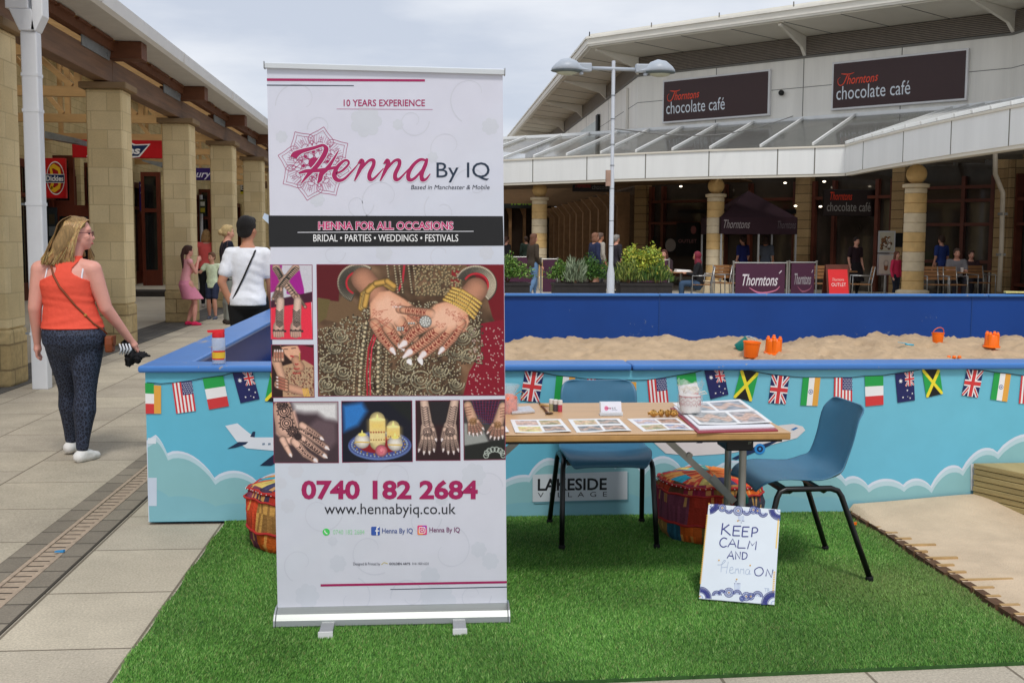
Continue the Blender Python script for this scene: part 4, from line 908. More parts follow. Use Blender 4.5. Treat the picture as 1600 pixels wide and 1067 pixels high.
# downpipe under the right canopy
a = atY(1555, 260, 25.); cp = thing('rainwater_pipe', 'pale cranked rainwater pipe hanging from the canopy at the far right', 'pipe', (a.x, 25., 0)); b = MB()
q = [atY(1555, 236, 25), atY(1555, 272, 25), atY(1567, 302, 25), atY(1565, 380, 25), atY(1561, 456, 25)]; b.tube([v-Vector((a.x, 25., 0)) for v in q], .055, 10); b.build('pipe', mat('grey_cream_pipe', S(170, 160, 144), .5), cp, smooth=True)
b = MB(); v = q[3]-Vector((a.x, 25., 0)); b.box(v.x-.09, v.x+.09, v.y-.05, v.y+.07, v.z-.3, v.z-.24); b.box(v.x-.09, v.x+.09, v.y-.05, v.y+.07, v.z+.65, v.z+.71); b.build('clip', M['clad_joint'], cp)
# hanging loudspeaker
a = atS(1223, 146, SS); b = MB(); b.ell((0, 0, 0), .09); o = b.build('camera_dome', mat('black_dome', S(20, 20, 20), .4), smooth=True); o.location = a+N45*.1; put(o, 'small black dome on the white wall between the two café signs', 'camera')
# ---- café signs
def cafesign(xa, ya0, ya1, xb, label, rname='cafe_sign'):
    A = atS(xa, ya0, SS); B = atS(xb, ya0, SS); zt, zb = 6.87, 5.44; o_ = N45*.07; A = Vector((A.x, A.y, 0))+o_; B = Vector((B.x, B.y, 0))+o_; d = (B-A).normalized(); W = (B-A).length; c = (A+B)/2
    t = thing(rname, label, 'sign', (c.x, c.y, zb)); b = MB(); b.M = Matrix.Translation((-c.x, -c.y, -zb)); run(b, (A.x, A.y), (B.x, B.y), zb, zt, .14, 0, .05); b.build('frame', M['fascia'], t, bevel=.015)
    pr = Print(lambda u, v: A+d*u+N45*.056+Vector((0, 0, v+zb))-Vector((c.x, c.y, zb)), N45, .003); H_ = zt-zb
    pr.rect(.06, .06, W-.06, H_-.06, P(56, 34, 34), 0); k = W/4.2
    OR = P(226, 70, 40); 
    pr.text('chocolate café', .17, .30, .17+2.35*k, .30+.40, P(206, 212, 218), 2)
    pr.text('hornton', .17+.33*k, .74, .17+1.22*k, 1.0, OR, 2, shear=.32, bold=.008); pr.text('s', .17+1.23*k, .76, .17+1.34*k, .93, OR, 2, shear=.32, bold=.01)
    sw = lambda pts, w_: pr.stroke([(.17+x*k, y) for x, y in pts], w_, OR, 2, sm=5)
    sw([(.14, 1.06), (.26, 1.04), (.42, 1.03), (.56, 1.06)], [.012, .035, .03, .012]); sw([(.36, 1.04), (.30, .9), (.22, .76), (.12, .72), (.05, .78), (.04, .9), (.12, .96)], [.03, .032, .03, .025, .02, .014, .01])
    pr.build('face', M['signp'], t); return t
cafesign(1038.5, 122, 188, 1206, 'left of the two brown chocolate café signs, nearest the street lamp')
cafesign(1303, 97, 173, 1515, 'right and larger of the two brown chocolate café signs on the white wall')
# hollo... sign under the far canopy
t, pr = signbox('shop_sign', 'dark shop sign with lime green letters under the canopy by the leftmost ball column', 786, 303, 850, 326, 58., (26, 28, 26)); pr.text('hollo', .2, .25, .72, .85, P(96, 130, 30), 2, bold=.02); pr.build('face', M['signp'], t)
t, pr = signbox('shop_sign', 'dim dark sign with red and white letters under the canopy behind the lamp post', 895, 284, 957, 300, 37.5, (24, 16, 14)); pr.text('Thorntons', .06, .4, .45, .85, P(170, 40, 24), 2, shear=.3); pr.text('chocolate', .48, .25, .98, .7, P(130, 130, 128), 2); pr.build('face', M['signp'], t)
t, pr = signbox('cafe_door_sign', 'dark sign over the café door reading chocolate café in dim grey letters', 1288, 296, 1366, 338, 32.2, (26, 14, 12)); pr.text('chocolate café', .06, .18, .92, .52, P(120, 116, 112), 2); pr.text('Thorntons', .12, .6, .55, .9, P(190, 50, 24), 2, shear=.3); pr.build('face', M['signp'], t)

b = CMB(); b.box(BX_-.1, BX_+.4, BY_-.4, BY_+.1, 0, 3.95); b.build('corner_pier', M['pil'], cf)
# ================================================================ roll-up banner
YB = 4.06
M['alu'] = mat('brushed_aluminium', S(172, 176, 172), .38, metal=.85, var=.06, scale=3, stretch=(1, 40, 40)); M['alu2'] = mat('satin_aluminium', S(176, 178, 180), .38, metal=.6, var=.06)
M['black'] = mat('black_plastic', S(18, 18, 18), .5, var=.1)
M['vinyl'] = printmat('satin_banner_print', .42, .35)
def BP(px, py): p = atY(px, py, YB); return (p.x, p.z)
bl, br_ = BP(434, 957), BP(792, 950); tl, tr = BP(417, 105), BP(785, 108)
bx0, bx1 = (bl[0]+tl[0])/2, (br_[0]+tr[0])/2; bzb, bzt = (bl[1]+br_[1])/2, (tl[1]+tr[1])/2
bn = thing('roll_up_banner', 'tall white roll-up banner advertising henna with photographs, standing on the grass', 'banner', ((bx0+bx1)/2, YB, 0))
bcx = (bx0+bx1)/2; BM = Matrix.Translation((-bcx, -YB, 0))
QB = [Vector((tl[0], YB, tl[1])), Vector((tr[0], YB, tr[1])), Vector((br_[0], YB, br_[1])), Vector((bl[0], YB, bl[1]))]
QB = [q-Vector((bcx, YB, 0)) for q in QB]
b = MB(); nV = 24
for i in range(nV):   # a very slightly bowed sheet
    t0, t1 = i/nV, (i+1)/nV
    b.hexa([QB[0].lerp(QB[3], t0), QB[1].lerp(QB[2], t0), QB[1].lerp(QB[2], t1), QB[0].lerp(QB[3], t1)], [v+Vector((0, .0012, 0)) for v in (QB[0].lerp(QB[3], t0), QB[1].lerp(QB[2], t0), QB[1].lerp(QB[2], t1), QB[0].lerp(QB[3], t1))], 0, P(196, 200, 212))
b.build('sheet_back', mat('white_vinyl_back', P(196, 200, 210), .5, var=.02), bn)
pb = Print(lambda px, py: (BP(px, py)[0]-bcx, -.0008, BP(px, py)[1]), (0, -1, 0), .00025)
# ground tint, cool white with a faint floral watermark
U, V = np.meshgrid(np.linspace(0, 1, 40), np.linspace(0, 1, 90)); tint = np.array([194, 197, 206])[None, None]+np.zeros((90, 40, 3)); 
tint += (np.sin(V*7+U*2)*3)[..., None]*np.array([1, .3, .2]); tint[..., 2] += 4*(1-V)
tl_, tr_, bl_, br2 = (417, 104), (785.3, 107.5), (434, 957), (792, 950.5)
class _Q: pass
A_ = [np.array(pb.pt(*c, 0)) for c in (tl_, tr_, bl_, br2)]
Uu, Vv = U[..., None], V[..., None]; pts = (A_[0]*(1-Uu)+A_[1]*Uu)*(1-Vv)+(A_[2]*(1-Uu)+A_[3]*Uu)*Vv
i_ = (np.arange(89)[:, None]*40+np.arange(39)[None]).ravel(); pb.grids.append((pts.reshape(-1, 3), np.stack([i_, i_+40, i_+41, i_+1], 1), np.minimum(.88, LINT[tint.astype(int)]*PG).reshape(-1, 3)))
wm = P(189, 192, 201); wm2 = P(188, 190, 200); MG = P(152, 30, 84); NV = P(34, 48, 66); BK = P(30, 30, 34); WH = P(222, 222, 228)
random.seed(21)
def flower(x, y, r, n=7, c=wm):
    for k in range(n):
        a = 6.283*k/n; pb.circ(x+r*.62*math.cos(a), y+r*.62*math.sin(a), r*.36, c, 1+.13*k, 10)
    pb.circ(x, y, r*.55, c, 2, 14)
def curl(x, y, r, a0, turn, c=wm2, w_=1.6, l=1):
    pb.stroke([(x+r*(1-.72*t)*math.cos(a0+turn*t), y+r*(1-.72*t)*math.sin(a0+turn*t)) for t in np.linspace(0, 1, 26)], [w_*(1-.5*t) for t in np.linspace(0, 1, 26)], c, l)
for x, y, r in ((572, 190, 26), (622, 195, 9), (766, 198, 14), (496, 312, 12), (440, 214, 10), (676, 246, 9), (740, 742, 20), (462, 735, 13), (560, 728, 16), (690, 780, 10), (748, 858, 13), (528, 880, 14), (766, 876, 14), (480, 930, 20), (684, 938, 30), (520, 845, 8), (672, 900, 16), (600, 395, 14), (760, 395, 12), (450, 790, 12), (440, 755, 9)): flower(x, y, r)
for x, y, r, a, t in ((645, 190, 26, 0, 7), (500, 200, 20, 3, 6), (700, 230, 36, 1, 6), (600, 310, 40, 2, 5), (690, 330, 30, 4, -6), (560, 320, 24, 0, 6), (740, 290, 34, 3, 5), (455, 260, 26, 5, 5), (470, 160, 40, 3, 4), (740, 150, 44, 2, 4), (620, 750, 36, 2, 6), (500, 800, 36, 0, 6), (580, 860, 40, 1, 5), (700, 860, 40, 5, 5), (760, 760, 26, 0, -6), (640, 930, 30, 3, 6), (550, 935, 34, 5, 5), (740, 930, 28, 0, 6), (470, 880, 30, 2, 5), (660, 810, 30, 0, 5), (520, 395, 20, 0, 5), (690, 398, 24, 1, 5)): curl(x, y, r, a, t, l=1.6)
def bar4(a, b, c, d, col, l=4): pb.poly([a, b, c, d], col, l)
bar4((417, 123), (664, 124.5), (664, 128), (417, 127), MG); bar4((417, 132.8), (553, 133.8), (553, 135), (417, 134.3), NV)
bar4((501, 912), (792, 907), (792, 910.5), (501, 915.6), MG); bar4((610, 919.6), (792, 915.6), (792, 917), (610, 920.6), NV)
pb.text('10 YEARS EXPERIENCE', 537, 166.3, 664, 156, MG, 4, bold=.012); pb.stroke([(526, 170.6), (676, 171.5)], .8, P(176, 120, 150), 4)
# mandala
mx_, my_ = 493, 256
def petal(a, r0, r1, wd, w_, c=P(160, 60, 104), l=3):
    ca, sa = math.cos(a), math.sin(a); f = lambda r, s: (mx_+r*ca-s*sa, my_+(r*sa+s*ca)*.98)
    L_ = [f(r0, 0), f(r0+(r1-r0)*.3, wd*.9), f(r0+(r1-r0)*.55, wd), f(r0+(r1-r0)*.80, wd*.42), f(r1, 0)]
    Rr = [f(r0, 0), f(r0+(r1-r0)*.3, -wd*.9), f(r0+(r1-r0)*.55, -wd), f(r0+(r1-r0)*.80, -wd*.42), f(r1, 0)]
    pb.stroke(L_, w_, c, l, sm=4); pb.stroke(Rr, w_, c, l, sm=4)
for k in range(8):
    a = math.pi*k/4+.22
    petal(a, 20, 60, 19, .8, l=3); petal(a, 20, 54, 16, .6, l=3.2); petal(a+.39, 14, 38, 10, .8, l=3.4); petal(a, 8, 30, 8, .8, l=3.6); petal(a, 8, 25, 5, .6, l=3.8)
    for j in range(-3, 4):
        aj = a+j*.085; pb.stroke([(mx_+33*math.cos(aj), my_+33*math.sin(aj)), (mx_+45*math.cos(aj), my_+45*math.sin(aj))], .5, P(164, 80, 118), 3.1)
    pb.ring(mx_+30*math.cos(a), my_+30*math.sin(a), 5.5, .7, P(160, 60, 104), 4.1, 12)
    pb.circ(mx_+19*math.cos(a+.39), my_+19*math.sin(a+.39), 2.6, MG, 4.3, 10); pb.circ(mx_+31*math.cos(a+.39), my_+31*math.sin(a+.39), 1.1, MG, 4.3, 8)
    pb.ring(mx_+40*math.cos(a), my_+40*math.sin(a), 2.2, .5, P(160, 60, 104), 4.1, 8)
pb.circ(mx_-2, my_-1, 9, MG, 4.5, 20); pb.ring(mx_, my_, 22, .7, P(160, 60, 104), 4.4, 40)
# brush lettering: Henna (strokes measured on the enlarged photograph)
HZ = lambda p: (400+p[0]/3.335, 80+p[1]/3.335)
def brush(pts, w_, c=MG, l=7, halo=True):
    q = [HZ(p) for p in pts]; ww = [v/3.335 for v in w_]
    if halo: pb.stroke(q, [v+2.2 for v in ww], P(206, 208, 218), l-1+random.uniform(0, .5), sm=6)
    pb.stroke(q, ww, c, l+random.uniform(0, .5), sm=6)
brush([(196, 556), (206, 540), (240, 522), (300, 506), (345, 492), (366, 498)], [36, 36, 22, 17, 15, 12])
brush([(352, 492), (366, 510), (352, 548), (318, 598), (275, 642), (236, 690)], [12, 26, 26, 24, 20, 5])
brush([(224, 637), (262, 626), (330, 622), (408, 608), (440, 596)], [10, 19, 19, 15, 4])
brush([(430, 520), (402, 568), (372, 612), (342, 640), (334, 668), (322, 688)], [5, 14, 22, 26, 24, 8])
brush([(418, 640), (452, 622), (482, 590), (478, 572), (456, 574), (424, 606), (408, 646), (424, 672), (458, 668), (505, 622), (532, 590)], [10, 12, 12, 12, 14, 20, 25, 22, 14, 10, 5])
for dx in (0, 134):
    brush([(532+dx, 588), (548+dx, 568), (556+dx, 582), (538+dx, 626), (514+dx, 676)], [8, 14, 22, 20, 7])
    brush([(516+dx, 668), (548+dx, 616), (586+dx, 574), (612+dx, 570), (612+dx, 596), (592+dx, 640), (594+dx, 668), (616+dx, 664), (664+dx, 612)], [8, 12, 14, 18, 20, 22, 22, 13, 5])
brush([(888, 572), (858, 566), (824, 590), (796, 634), (796, 668), (820, 668), (858, 630), (890, 584)], [12, 16, 18, 22, 22, 15, 12, 9])
brush([(892, 560), (884, 590), (864, 640), (866, 670), (886, 668), (908, 640)], [12, 20, 22, 22, 13, 5])
pb.text('By IQ', 682, 277.5, 765, 254, NV, 5); pb.text('Based in Manchester & Mobile', 642, 296, 765, 289.4, P(50, 54, 66), 5, shear=.2)
# black strap line
bar4((419.6, 337), (785.6, 338), (787, 384), (420.6, 386), P(28, 28, 30), 4)
pb.text('HENNA FOR ALL OCCASIONS', 497, 358.6, 708.6, 346, P(226, 200, 214), 5, bold=.06); pb.text('HENNA FOR ALL OCCASIONS', 497.5, 358.3, 708, 346.4, P(176, 36, 94), 6, bold=.018)
pb.stroke([(465, 363.3), (740, 361.6)], .9, P(214, 214, 220), 5); pb.text('BRIDAL • PARTIES • WEDDINGS • FESTIVALS', 489.6, 377.3, 716, 366.5, WH, 5, bold=.004)
# ---- photographs
SK = (206, 150, 120); HN = (120, 48, 38)
def finger(r, pts, r0, r1, nail=True, col=SK, henna=HN, nl=30, nc=(228, 214, 214), bands=True):
    n = len(pts)-1
    for i in range(n): r.cap(pts[i], pts[i+1], r0+(r1-r0)*i/n+3.2, r0+(r1-r0)*(i+1)/n+2.6, tuple(v*.45 for v in col), .1, 3.)
    for i in range(n):
        r.cap(pts[i], pts[i+1], r0+(r1-r0)*i/n, r0+(r1-r0)*(i+1)/n, col, .3)
    (x0, y0), (x1, y1) = pts[0], pts[-1]; L_ = math.hypot(x1-x0, y1-y0); ux, uy = (x1-x0)/L_, (y1-y0)/L_
    if bands:
        for k in range(int(L_/(r0*.55))):
            t = .18+.8*k/(L_/(r0*.55)); rr = (r0+(r1-r0)*t)*.82; cx, cy = x0+ux*L_*t, y0+uy*L_*t
            mid = pts[1] if n > 1 else None
            if n > 1:
                if t < .5: cx, cy = pts[0][0]+(pts[1][0]-pts[0][0])*t*2, pts[0][1]+(pts[1][1]-pts[0][1])*t*2
                else: cx, cy = pts[1][0]+(pts[2][0]-pts[1][0])*(t*2-1), pts[1][1]+(pts[2][1]-pts[1][1])*(t*2-1)
            r.line([(cx-uy*rr, cy+ux*rr), (cx+ux*rr*.35, cy+uy*rr*.35), (cx+uy*rr, cy-ux*rr)], max(r0*.13, 1.2), henna)
            if k % 2: r.dots([(cx, cy)], r0*.2, henna, 0)
    if nail: r.cap((x1-ux*r1*.3, y1-uy*r1*.3), (x1+ux*nl, y1+uy*nl), r1*.72, r1*.3, nc, .12)
def placephoto(r, x0, y0, x1, y1, k=1., frame=MG, q=None, zx=(400, 3.1375), zy=(390, 3.1375)):
    """zoomed coordinates back to picture units, then onto the banner"""
    f = lambda X, Y: (zx[0]+X/zx[1], zy[0]+Y/zy[1]); r.noise(.08)
    C = [f(*c) for c in (q or ((x0, y0), (x1, y0), (x1, y1), (x0, y1)))]
    pb.poly([(C[0][0]-.9, C[0][1]-.9), (C[1][0]+.9, C[1][1]-.9), (C[2][0]+.9, C[2][1]+.9), (C[3][0]-.9, C[3][1]+.9)], P(126, 26, 66), 4)
    arr = r.out(k); h, w_ = arr.shape[:2]; A = [np.array(pb.pt(*C[i], 5)) for i in (0, 1, 3, 2)]; U, V = np.meshgrid(np.linspace(0, 1, w_), np.linspace(0, 1, h)); U = U[..., None]; V = V[..., None]
    pts = (A[0]*(1-U)+A[1]*U)*(1-V)+(A[2]*(1-U)+A[3]*U)*V; i = (np.arange(h-1)[:, None]*w_+np.arange(w_-1)[None]).ravel()
    pb.grids.append((pts.reshape(-1, 3), np.stack([i, i+w_, i+w_+1, i+1], 1), arr.reshape(-1, 3)))
# 1 the big photograph: hennaed hands on a beaded dress
r = Ras(297, 70, 1215, 718, 2.6, (92, 74, 56)); g = r.rng
n1 = smoothnoise(r.X, r.Y, .02, 4); n2 = smoothnoise(r.X, r.Y, .06, 5)
base = np.array([84, 62, 44])+n1[..., None]*np.array([24, 18, 14])+n2[..., None]*np.array([16, 14, 12]); r.a = base
r.poly([(297, 70), (480, 70), (410, 130), (400, 250), (297, 235)], (84, 14, 22)); r.poly([(860, 70), (1040, 70), (1000, 150), (930, 160)], (104, 78, 52)); r.poly([(1030, 70), (1215, 70), (1215, 420), (1160, 330), (1120, 180)], (104, 10, 22))
r.poly([(1100, 360), (1215, 340), (1215, 718), (1010, 718), (1040, 600), (1100, 500)], (122, 12, 34)); r.poly([(297, 240), (400, 250), (430, 200), (520, 300), (500, 380), (297, 330)], (104, 80, 56))
r.poly([(960, 90), (1010, 100), (990, 190), (950, 180)], (130, 30, 34)); r.poly([(297, 230), (360, 240), (340, 330), (297, 360)], (96, 82, 48))
pt = [(x, y) for x, y in zip(g.uniform(297, 1110, 2600), g.uniform(250, 718, 2600)) if not (x > 1000 and y > 560) and y > 560-(x-300)*.45-170]
r.dots(pt, 5.2, (188, 172, 136), .75); r.dots(pt[::3], 3.2, (224, 212, 184), .5); r.dots(pt[1::5], 4.4, (66, 48, 34), .3)
for cx, cy, rr in [(410, 420, 34), (380, 480, 30), (350, 560, 44), (420, 600, 40), (340, 660, 40), (410, 690, 34), (690, 620, 44), (740, 560, 36), (800, 640, 48), (880, 680, 50), (900, 590, 40), (980, 500, 44), (1010, 430, 40), (1060, 400, 30), (980, 660, 36), (720, 700, 30), (1040, 520, 34)]:
    for q_ in (1, .6, .3): r.dots([(cx+rr*q_*math.cos(t), cy+rr*q_*math.sin(t)*.9) for t in np.linspace(0, 6.28*(.5+.4*g.random()), int(rr*q_*.75)+3)], 4.6, (206, 192, 156), .7)
for xo, cc, rr in ((470, (196, 176, 140), 7), (498, (214, 196, 158), 10), (520, (170, 150, 116), 6), (600, (170, 150, 116), 6), (590, (214, 196, 158), 11), (628, (196, 176, 140), 7)):
    r.dots([(xo+38*((718-y)/360)**1.5*(1 if xo < 560 else .3), y) for y in np.arange(360, 718, rr*2.2)], rr, cc, .7)
r.line([(572, 415), (545, 480), (534, 600), (536, 718)], 9, (158, 30, 44)); r.line([(584, 415), (560, 480), (549, 600), (551, 718)], 7, (190, 50, 66))
r.line([(724, 75), (715, 150), (690, 205)], 10, (170, 40, 54)); 
for xo in (640, 676, 700, 745, 770): r.dots([(xo+.12*(y-70), y) for y in np.arange(76, 210, 13)], 6, (190, 172, 138), .7)
r.dots([(x, y) for x, y in zip(g.uniform(780, 1010, 240), g.uniform(72, 220, 240))], 7, (168, 146, 108), .6); 
r.dots([(x, y) for x, y in zip(g.uniform(1040, 1210, 120), g.uniform(380, 715, 120))], 3.4, (214, 180, 170), .3)
# cuffs
for cx, cy, rx, ry, a0, a1 in ((500, 160, 92, 84, 2.0, 5.4), (1078, 168, 92, 84, 3.6, 7.2)):
    for q_ in np.arange(.72, 1.14, .07): r.dots([(cx+rx*q_*math.cos(t), cy+ry*q_*math.sin(t)) for t in np.arange(a0, a1, .085)], 7.4, (196, 182, 158), .75)
    r.line([(cx+rx*.66*math.cos(t), cy+ry*.66*math.sin(t)) for t in np.linspace(a0+.1, a1-.1, 20)], 9, (176, 34, 46))
r.cap((522, 140), (590, 220), 58, 54, (176, 124, 98), .35); r.cap((1078, 190), (1010, 270), 58, 56, (176, 124, 98), .35)
# left hand
r.poly([(552, 262), (600, 205), (650, 196), (720, 236), (790, 290), (812, 330), (770, 380), (700, 420), (640, 420), (590, 400), (556, 340)], SK, 4)
finger(r, [(575, 360), (612, 430), (662, 492)], 25, 17, nl=22); finger(r, [(640, 380), (672, 430), (704, 470)], 26, 19, nl=28); finger(r, [(700, 350), (728, 392), (770, 430)], 27, 22, nail=False); finger(r, [(760, 300), (800, 330), (840, 370)], 26, 22, nail=False)
r.poly([(580, 250), (640, 215), (700, 250), (730, 300), (690, 360), (620, 360), (570, 320)], (220, 172, 146), 14)
r.cap((700, 288), (800, 306), 22, 17, (196, 140, 112)); r.cap((668, 276), (720, 277), 4, 3, (236, 220, 214), .1)
# right hand
r.poly([(838, 300), (880, 262), (950, 246), (1030, 300), (1044, 350), (1020, 400), (950, 420), (880, 420), (830, 400), (800, 350)], SK, 4)
finger(r, [(1000, 360), (960, 430), (905, 490)], 25, 17, nl=24); finger(r, [(950, 372), (890, 450), (812, 514)], 28, 20, nl=34); finger(r, [(900, 372), (830, 440), (742, 504)], 29, 21, nl=34); finger(r, [(860, 350), (770, 400), (716, 460)], 28, 21, nl=26)
finger(r, [(850, 310), (790, 300), (716, 292)], 22, 15, nail=False)
r.cap((744, 548), (752, 560), 14, 6, (236, 226, 226), .1); r.cap((800, 545), (806, 560), 13, 6, (236, 226, 226), .1)
r.poly([(860, 310), (910, 270), (980, 280), (1010, 330), (980, 380), (900, 390), (850, 360)], (222, 174, 148), 14)
for hx, hy, s_ in ((590, 300, 1), (620, 340, 1), (680, 260, -1), (950, 300, 1), (985, 330, -1), (900, 360, 1), (1010, 320, 1), (760, 330, 1)):
    for k in range(5): t = k*.9; r.line([(hx+28*math.cos(t)*.2, hy+28*math.sin(t)*.2), (hx+26*math.cos(t), hy+26*math.sin(t)*.8), (hx+20*math.cos(t+.5), hy+20*math.sin(t+.5)*.8)], 2.4, (166, 92, 74))
for a_, c_ in (((560, 350), (620, 400)), ((575, 330), (660, 390)), ((560, 380), (640, 330)), ((590, 400), (660, 340)), ((980, 370), (1035, 400)), ((960, 400), (1030, 350))): r.line([a_, c_], 3, (160, 84, 66))
r.line([(545, 345), (585, 300), (640, 290)], 2.5, (170, 100, 80))
r.cap((826, 350), (826.1, 350), 31, 31, (190, 188, 180), .5); r.dots([(826+rr_*math.cos(t), 350+rr_*.9*math.sin(t)) for rr_ in (0, 11, 23) for t in np.arange(0, 6.28, 1.2 if rr_ < 12 else .6)], 5.5, (232, 232, 226), .5); r.dots([(690+dx, 385+dy) for dx in (0, 12, 24) for dy in (-4, 6)], 6, (206, 204, 198), .6); r.dots([(745+dx, 358) for dx in (0, 12, 24)], 6, (206, 204, 198), .6)
# gold bangles
for k, w_ in enumerate((15, 13, 15)):
    p_ = [(508+k*10, 260-k*6+22), (520+k*12, 215-k*8), (560+k*12, 175-k*7), (620+k*10, 158-k*4), (668+k*2, 186-k*6)]
    for a_, c_ in zip(p_[:-1], p_[1:]): r.cap(a_, c_, w_, w_, (196, 152, 76) if k != 1 else (216, 178, 104), .6)
for k in range(5):
    p_ = [(935+k*2+k*9, 250-k*17), (970+k*9, 262-k*17), (1040+k*8, 300-k*17), (1078+k*7, 332-k*18)]
    p_ = [(918+k*11, 240-k*14), (965+k*11, 256-k*15), (1030+k*9, 292-k*15), (1066+k*9, 332-k*18)]
    for a_, c_ in zip(p_[:-1], p_[1:]): r.cap(a_, c_, 8, 8, (204, 162, 82), .6)
    r.dots([(p_[0][0]+(p_[3][0]-p_[0][0])*t, p_[0][1]+(p_[3][1]-p_[0][1])*t-6*math.sin(3.14*t)) for t in np.linspace(.05, .95, 14)], 3.2, (244, 214, 120), .2)
placephoto(r, 0, 0, 0, 0, 1., q=((299, 75), (1212, 76), (1217, 712), (307, 716)))
# 2 crossed arms and feet on red
r = Ras(72, 76, 276, 438, 2.6, (186, 184, 192)); r.poly([(72, 76), (130, 76), (110, 200), (72, 210)], (150, 30, 120)); r.poly([(150, 130), (215, 100), (235, 190), (238, 240), (150, 215)], (150, 24, 130)); r.poly([(72, 280), (150, 270), (270, 240), (276, 438), (72, 438)], (214, 44, 66)); r.poly([(72, 250), (276, 205), (276, 255), (72, 285)], (60, 20, 40))
for p_ in ([(100, 90), (128, 140), (195, 228)], [(195, 90), (150, 140), (112, 190)]):
    for a_, c_ in zip(p_[:-1], p_[1:]): r.cap(a_, c_, 20, 16, (196, 160, 140))
    for k in range(16): t = k/15; a_ = p_[0] if t < .5 else p_[1]; c_ = p_[1] if t < .5 else p_[2]; tt = (t*2) % 1; x = a_[0]+(c_[0]-a_[0])*tt; y = a_[1]+(c_[1]-a_[1])*tt; r.line([(x-14, y+4), (x, y-5), (x+14, y+4)], 4.5, (44, 44, 40))
for a_, c_ in (((112, 190), (98, 262)), ((122, 190), (128, 262)), ((205, 225), (240, 280)), ((195, 228), (215, 285)), ((108, 190), (84, 240))): finger(r, [a_, c_], 7, 5, nail=False, col=(190, 150, 130), henna=(44, 40, 38))
for xo in (112, 196):
    r.cap((xo+8, 250), (xo, 380), 19, 22, (206, 176, 160)); r.cap((xo-2, 375), (xo-4, 405), 27, 28, (196, 160, 144))
    for k in range(9): y = 300+k*9; r.line([(xo-16+k*.3, y-6), (xo+2, y+7), (xo+18, y-6)], 4.5, (50, 46, 44))
    r.dots([(xo-26+k*11, 395+k % 2*4) for k in range(6)], 6, (56, 48, 46), .2)
    for k in range(5): r.cap((xo-22+k*10, 405), (xo-24+k*11, 424), 6, 5, (190, 150, 134))
placephoto(r, 0, 0, 0, 0, 1., q=((71, 76), (274, 77), (277, 438), (74, 438)))
# 3 bride resting her hands by her face (generic portrait)
r = Ras(78, 468, 284, 722, 2.6, (40, 22, 18)); r.poly([(140, 480), (225, 468), (284, 480), (284, 590), (230, 560)], (130, 24, 50)); r.poly([(130, 570), (235, 540), (284, 570), (284, 722), (130, 722)], (176, 140, 110))
g = r.rng; r.dots([(x, y) for x, y in zip(g.uniform(140, 282, 420), g.uniform(575, 715, 420))], 3, (206, 176, 140), .4); r.dots([(x, y) for x, y in zip(g.uniform(140, 282, 160), g.uniform(575, 715, 160))], 3, (120, 60, 50), .4)
r.poly([(120, 468), (205, 468), (220, 500), (214, 540), (196, 556), (168, 540), (140, 510)], (208, 158, 130), 3); r.cap((196, 540), (214, 575), 22, 26, (190, 140, 112)); r.line([(128, 472), (150, 468), (210, 466)], 10, (30, 16, 14)); r.line([(172, 521), (184, 524)], 7, (170, 30, 40)); r.line([(140, 488), (156, 488)], 4, (50, 30, 26)); r.line([(176, 484), (196, 482)], 4, (50, 30, 26))
r.dots([(200+6*math.cos(t)*(1+k), 560+22*k+3*math.sin(t)) for k in range(3) for t in np.linspace(0, 3.14, 9)], 3, (200, 60, 60), .3); r.dots([(216, 510+8*k) for k in range(5)], 4, (216, 180, 100))
r.cap((98, 540), (132, 640), 24, 18, (204, 158, 132)); 
for k in range(4): finger(r, [(92+k*13, 540), (94+k*12, 496)], 7, 5, nl=6, col=(206, 160, 134), henna=(150, 84, 66))
r.cap((110, 660), (240, 700), 22, 20, (200, 150, 124)); 
for k in range(4): finger(r, [(150, 645+k*14), (104, 625+k*16)], 7, 5, nl=6, henna=(140, 70, 60))
for k in range(4): r.line([(228+k*8, 682), (236+k*8, 720)], 5, (214, 170, 70))
placephoto(r, 0, 0, 0, 0, 1., q=((77, 468), (281, 468), (285, 721), (80, 723)))
# 4 hennaed hand over fur
r = Ras(88, 748, 402, 1042, 2.8, (60, 46, 52)); r.poly([(180, 748), (402, 748), (402, 840), (340, 830), (300, 800), (240, 800), (190, 790)], (206, 204, 204), 12); r.poly([(300, 830), (390, 850), (395, 940), (340, 1000), (240, 880)], (92, 74, 80), 10)
r.poly([(100, 830), (190, 790), (215, 880), (250, 900), (220, 960), (150, 950), (100, 900)], (222, 176, 156), 6); r.cap((130, 780), (150, 870), 46, 52, (214, 170, 150), .3)
finger(r, [(130, 930), (150, 970), (168, 1005)], 15, 9, nl=10, henna=(50, 34, 34), col=(224, 180, 160), bands=False); finger(r, [(190, 940), (240, 1000), (290, 1032)], 19, 13, nl=10, henna=(50, 34, 34), col=(224, 180, 160)); finger(r, [(215, 915), (280, 970), (335, 1010)], 19, 12, nl=14, henna=(50, 34, 34), col=(224, 180, 160)); finger(r, [(225, 880), (290, 930), (345, 970)], 17, 11, nl=14, henna=(50, 34, 34), col=(224, 180, 160)); finger(r, [(225, 860), (280, 895), (320, 925)], 15, 10, nl=12, henna=(50, 34, 34), col=(224, 180, 160))
HB = (46, 34, 36)
for cx, cy, rr in ((140, 790, 30), (150, 850, 30), (180, 890, 22), (130, 760, 22), (205, 915, 14)):
    for q_ in (1, .66, .33): r.line([(cx+rr*q_*math.cos(t), cy+rr*q_*math.sin(t)) for t in np.linspace(0, 6.3, 20)], 5, HB)
    r.dots([(cx+rr*1.2*math.cos(t), cy+rr*1.2*math.sin(t)) for t in np.linspace(0, 6.3, 13)], 3.6, HB, 0)
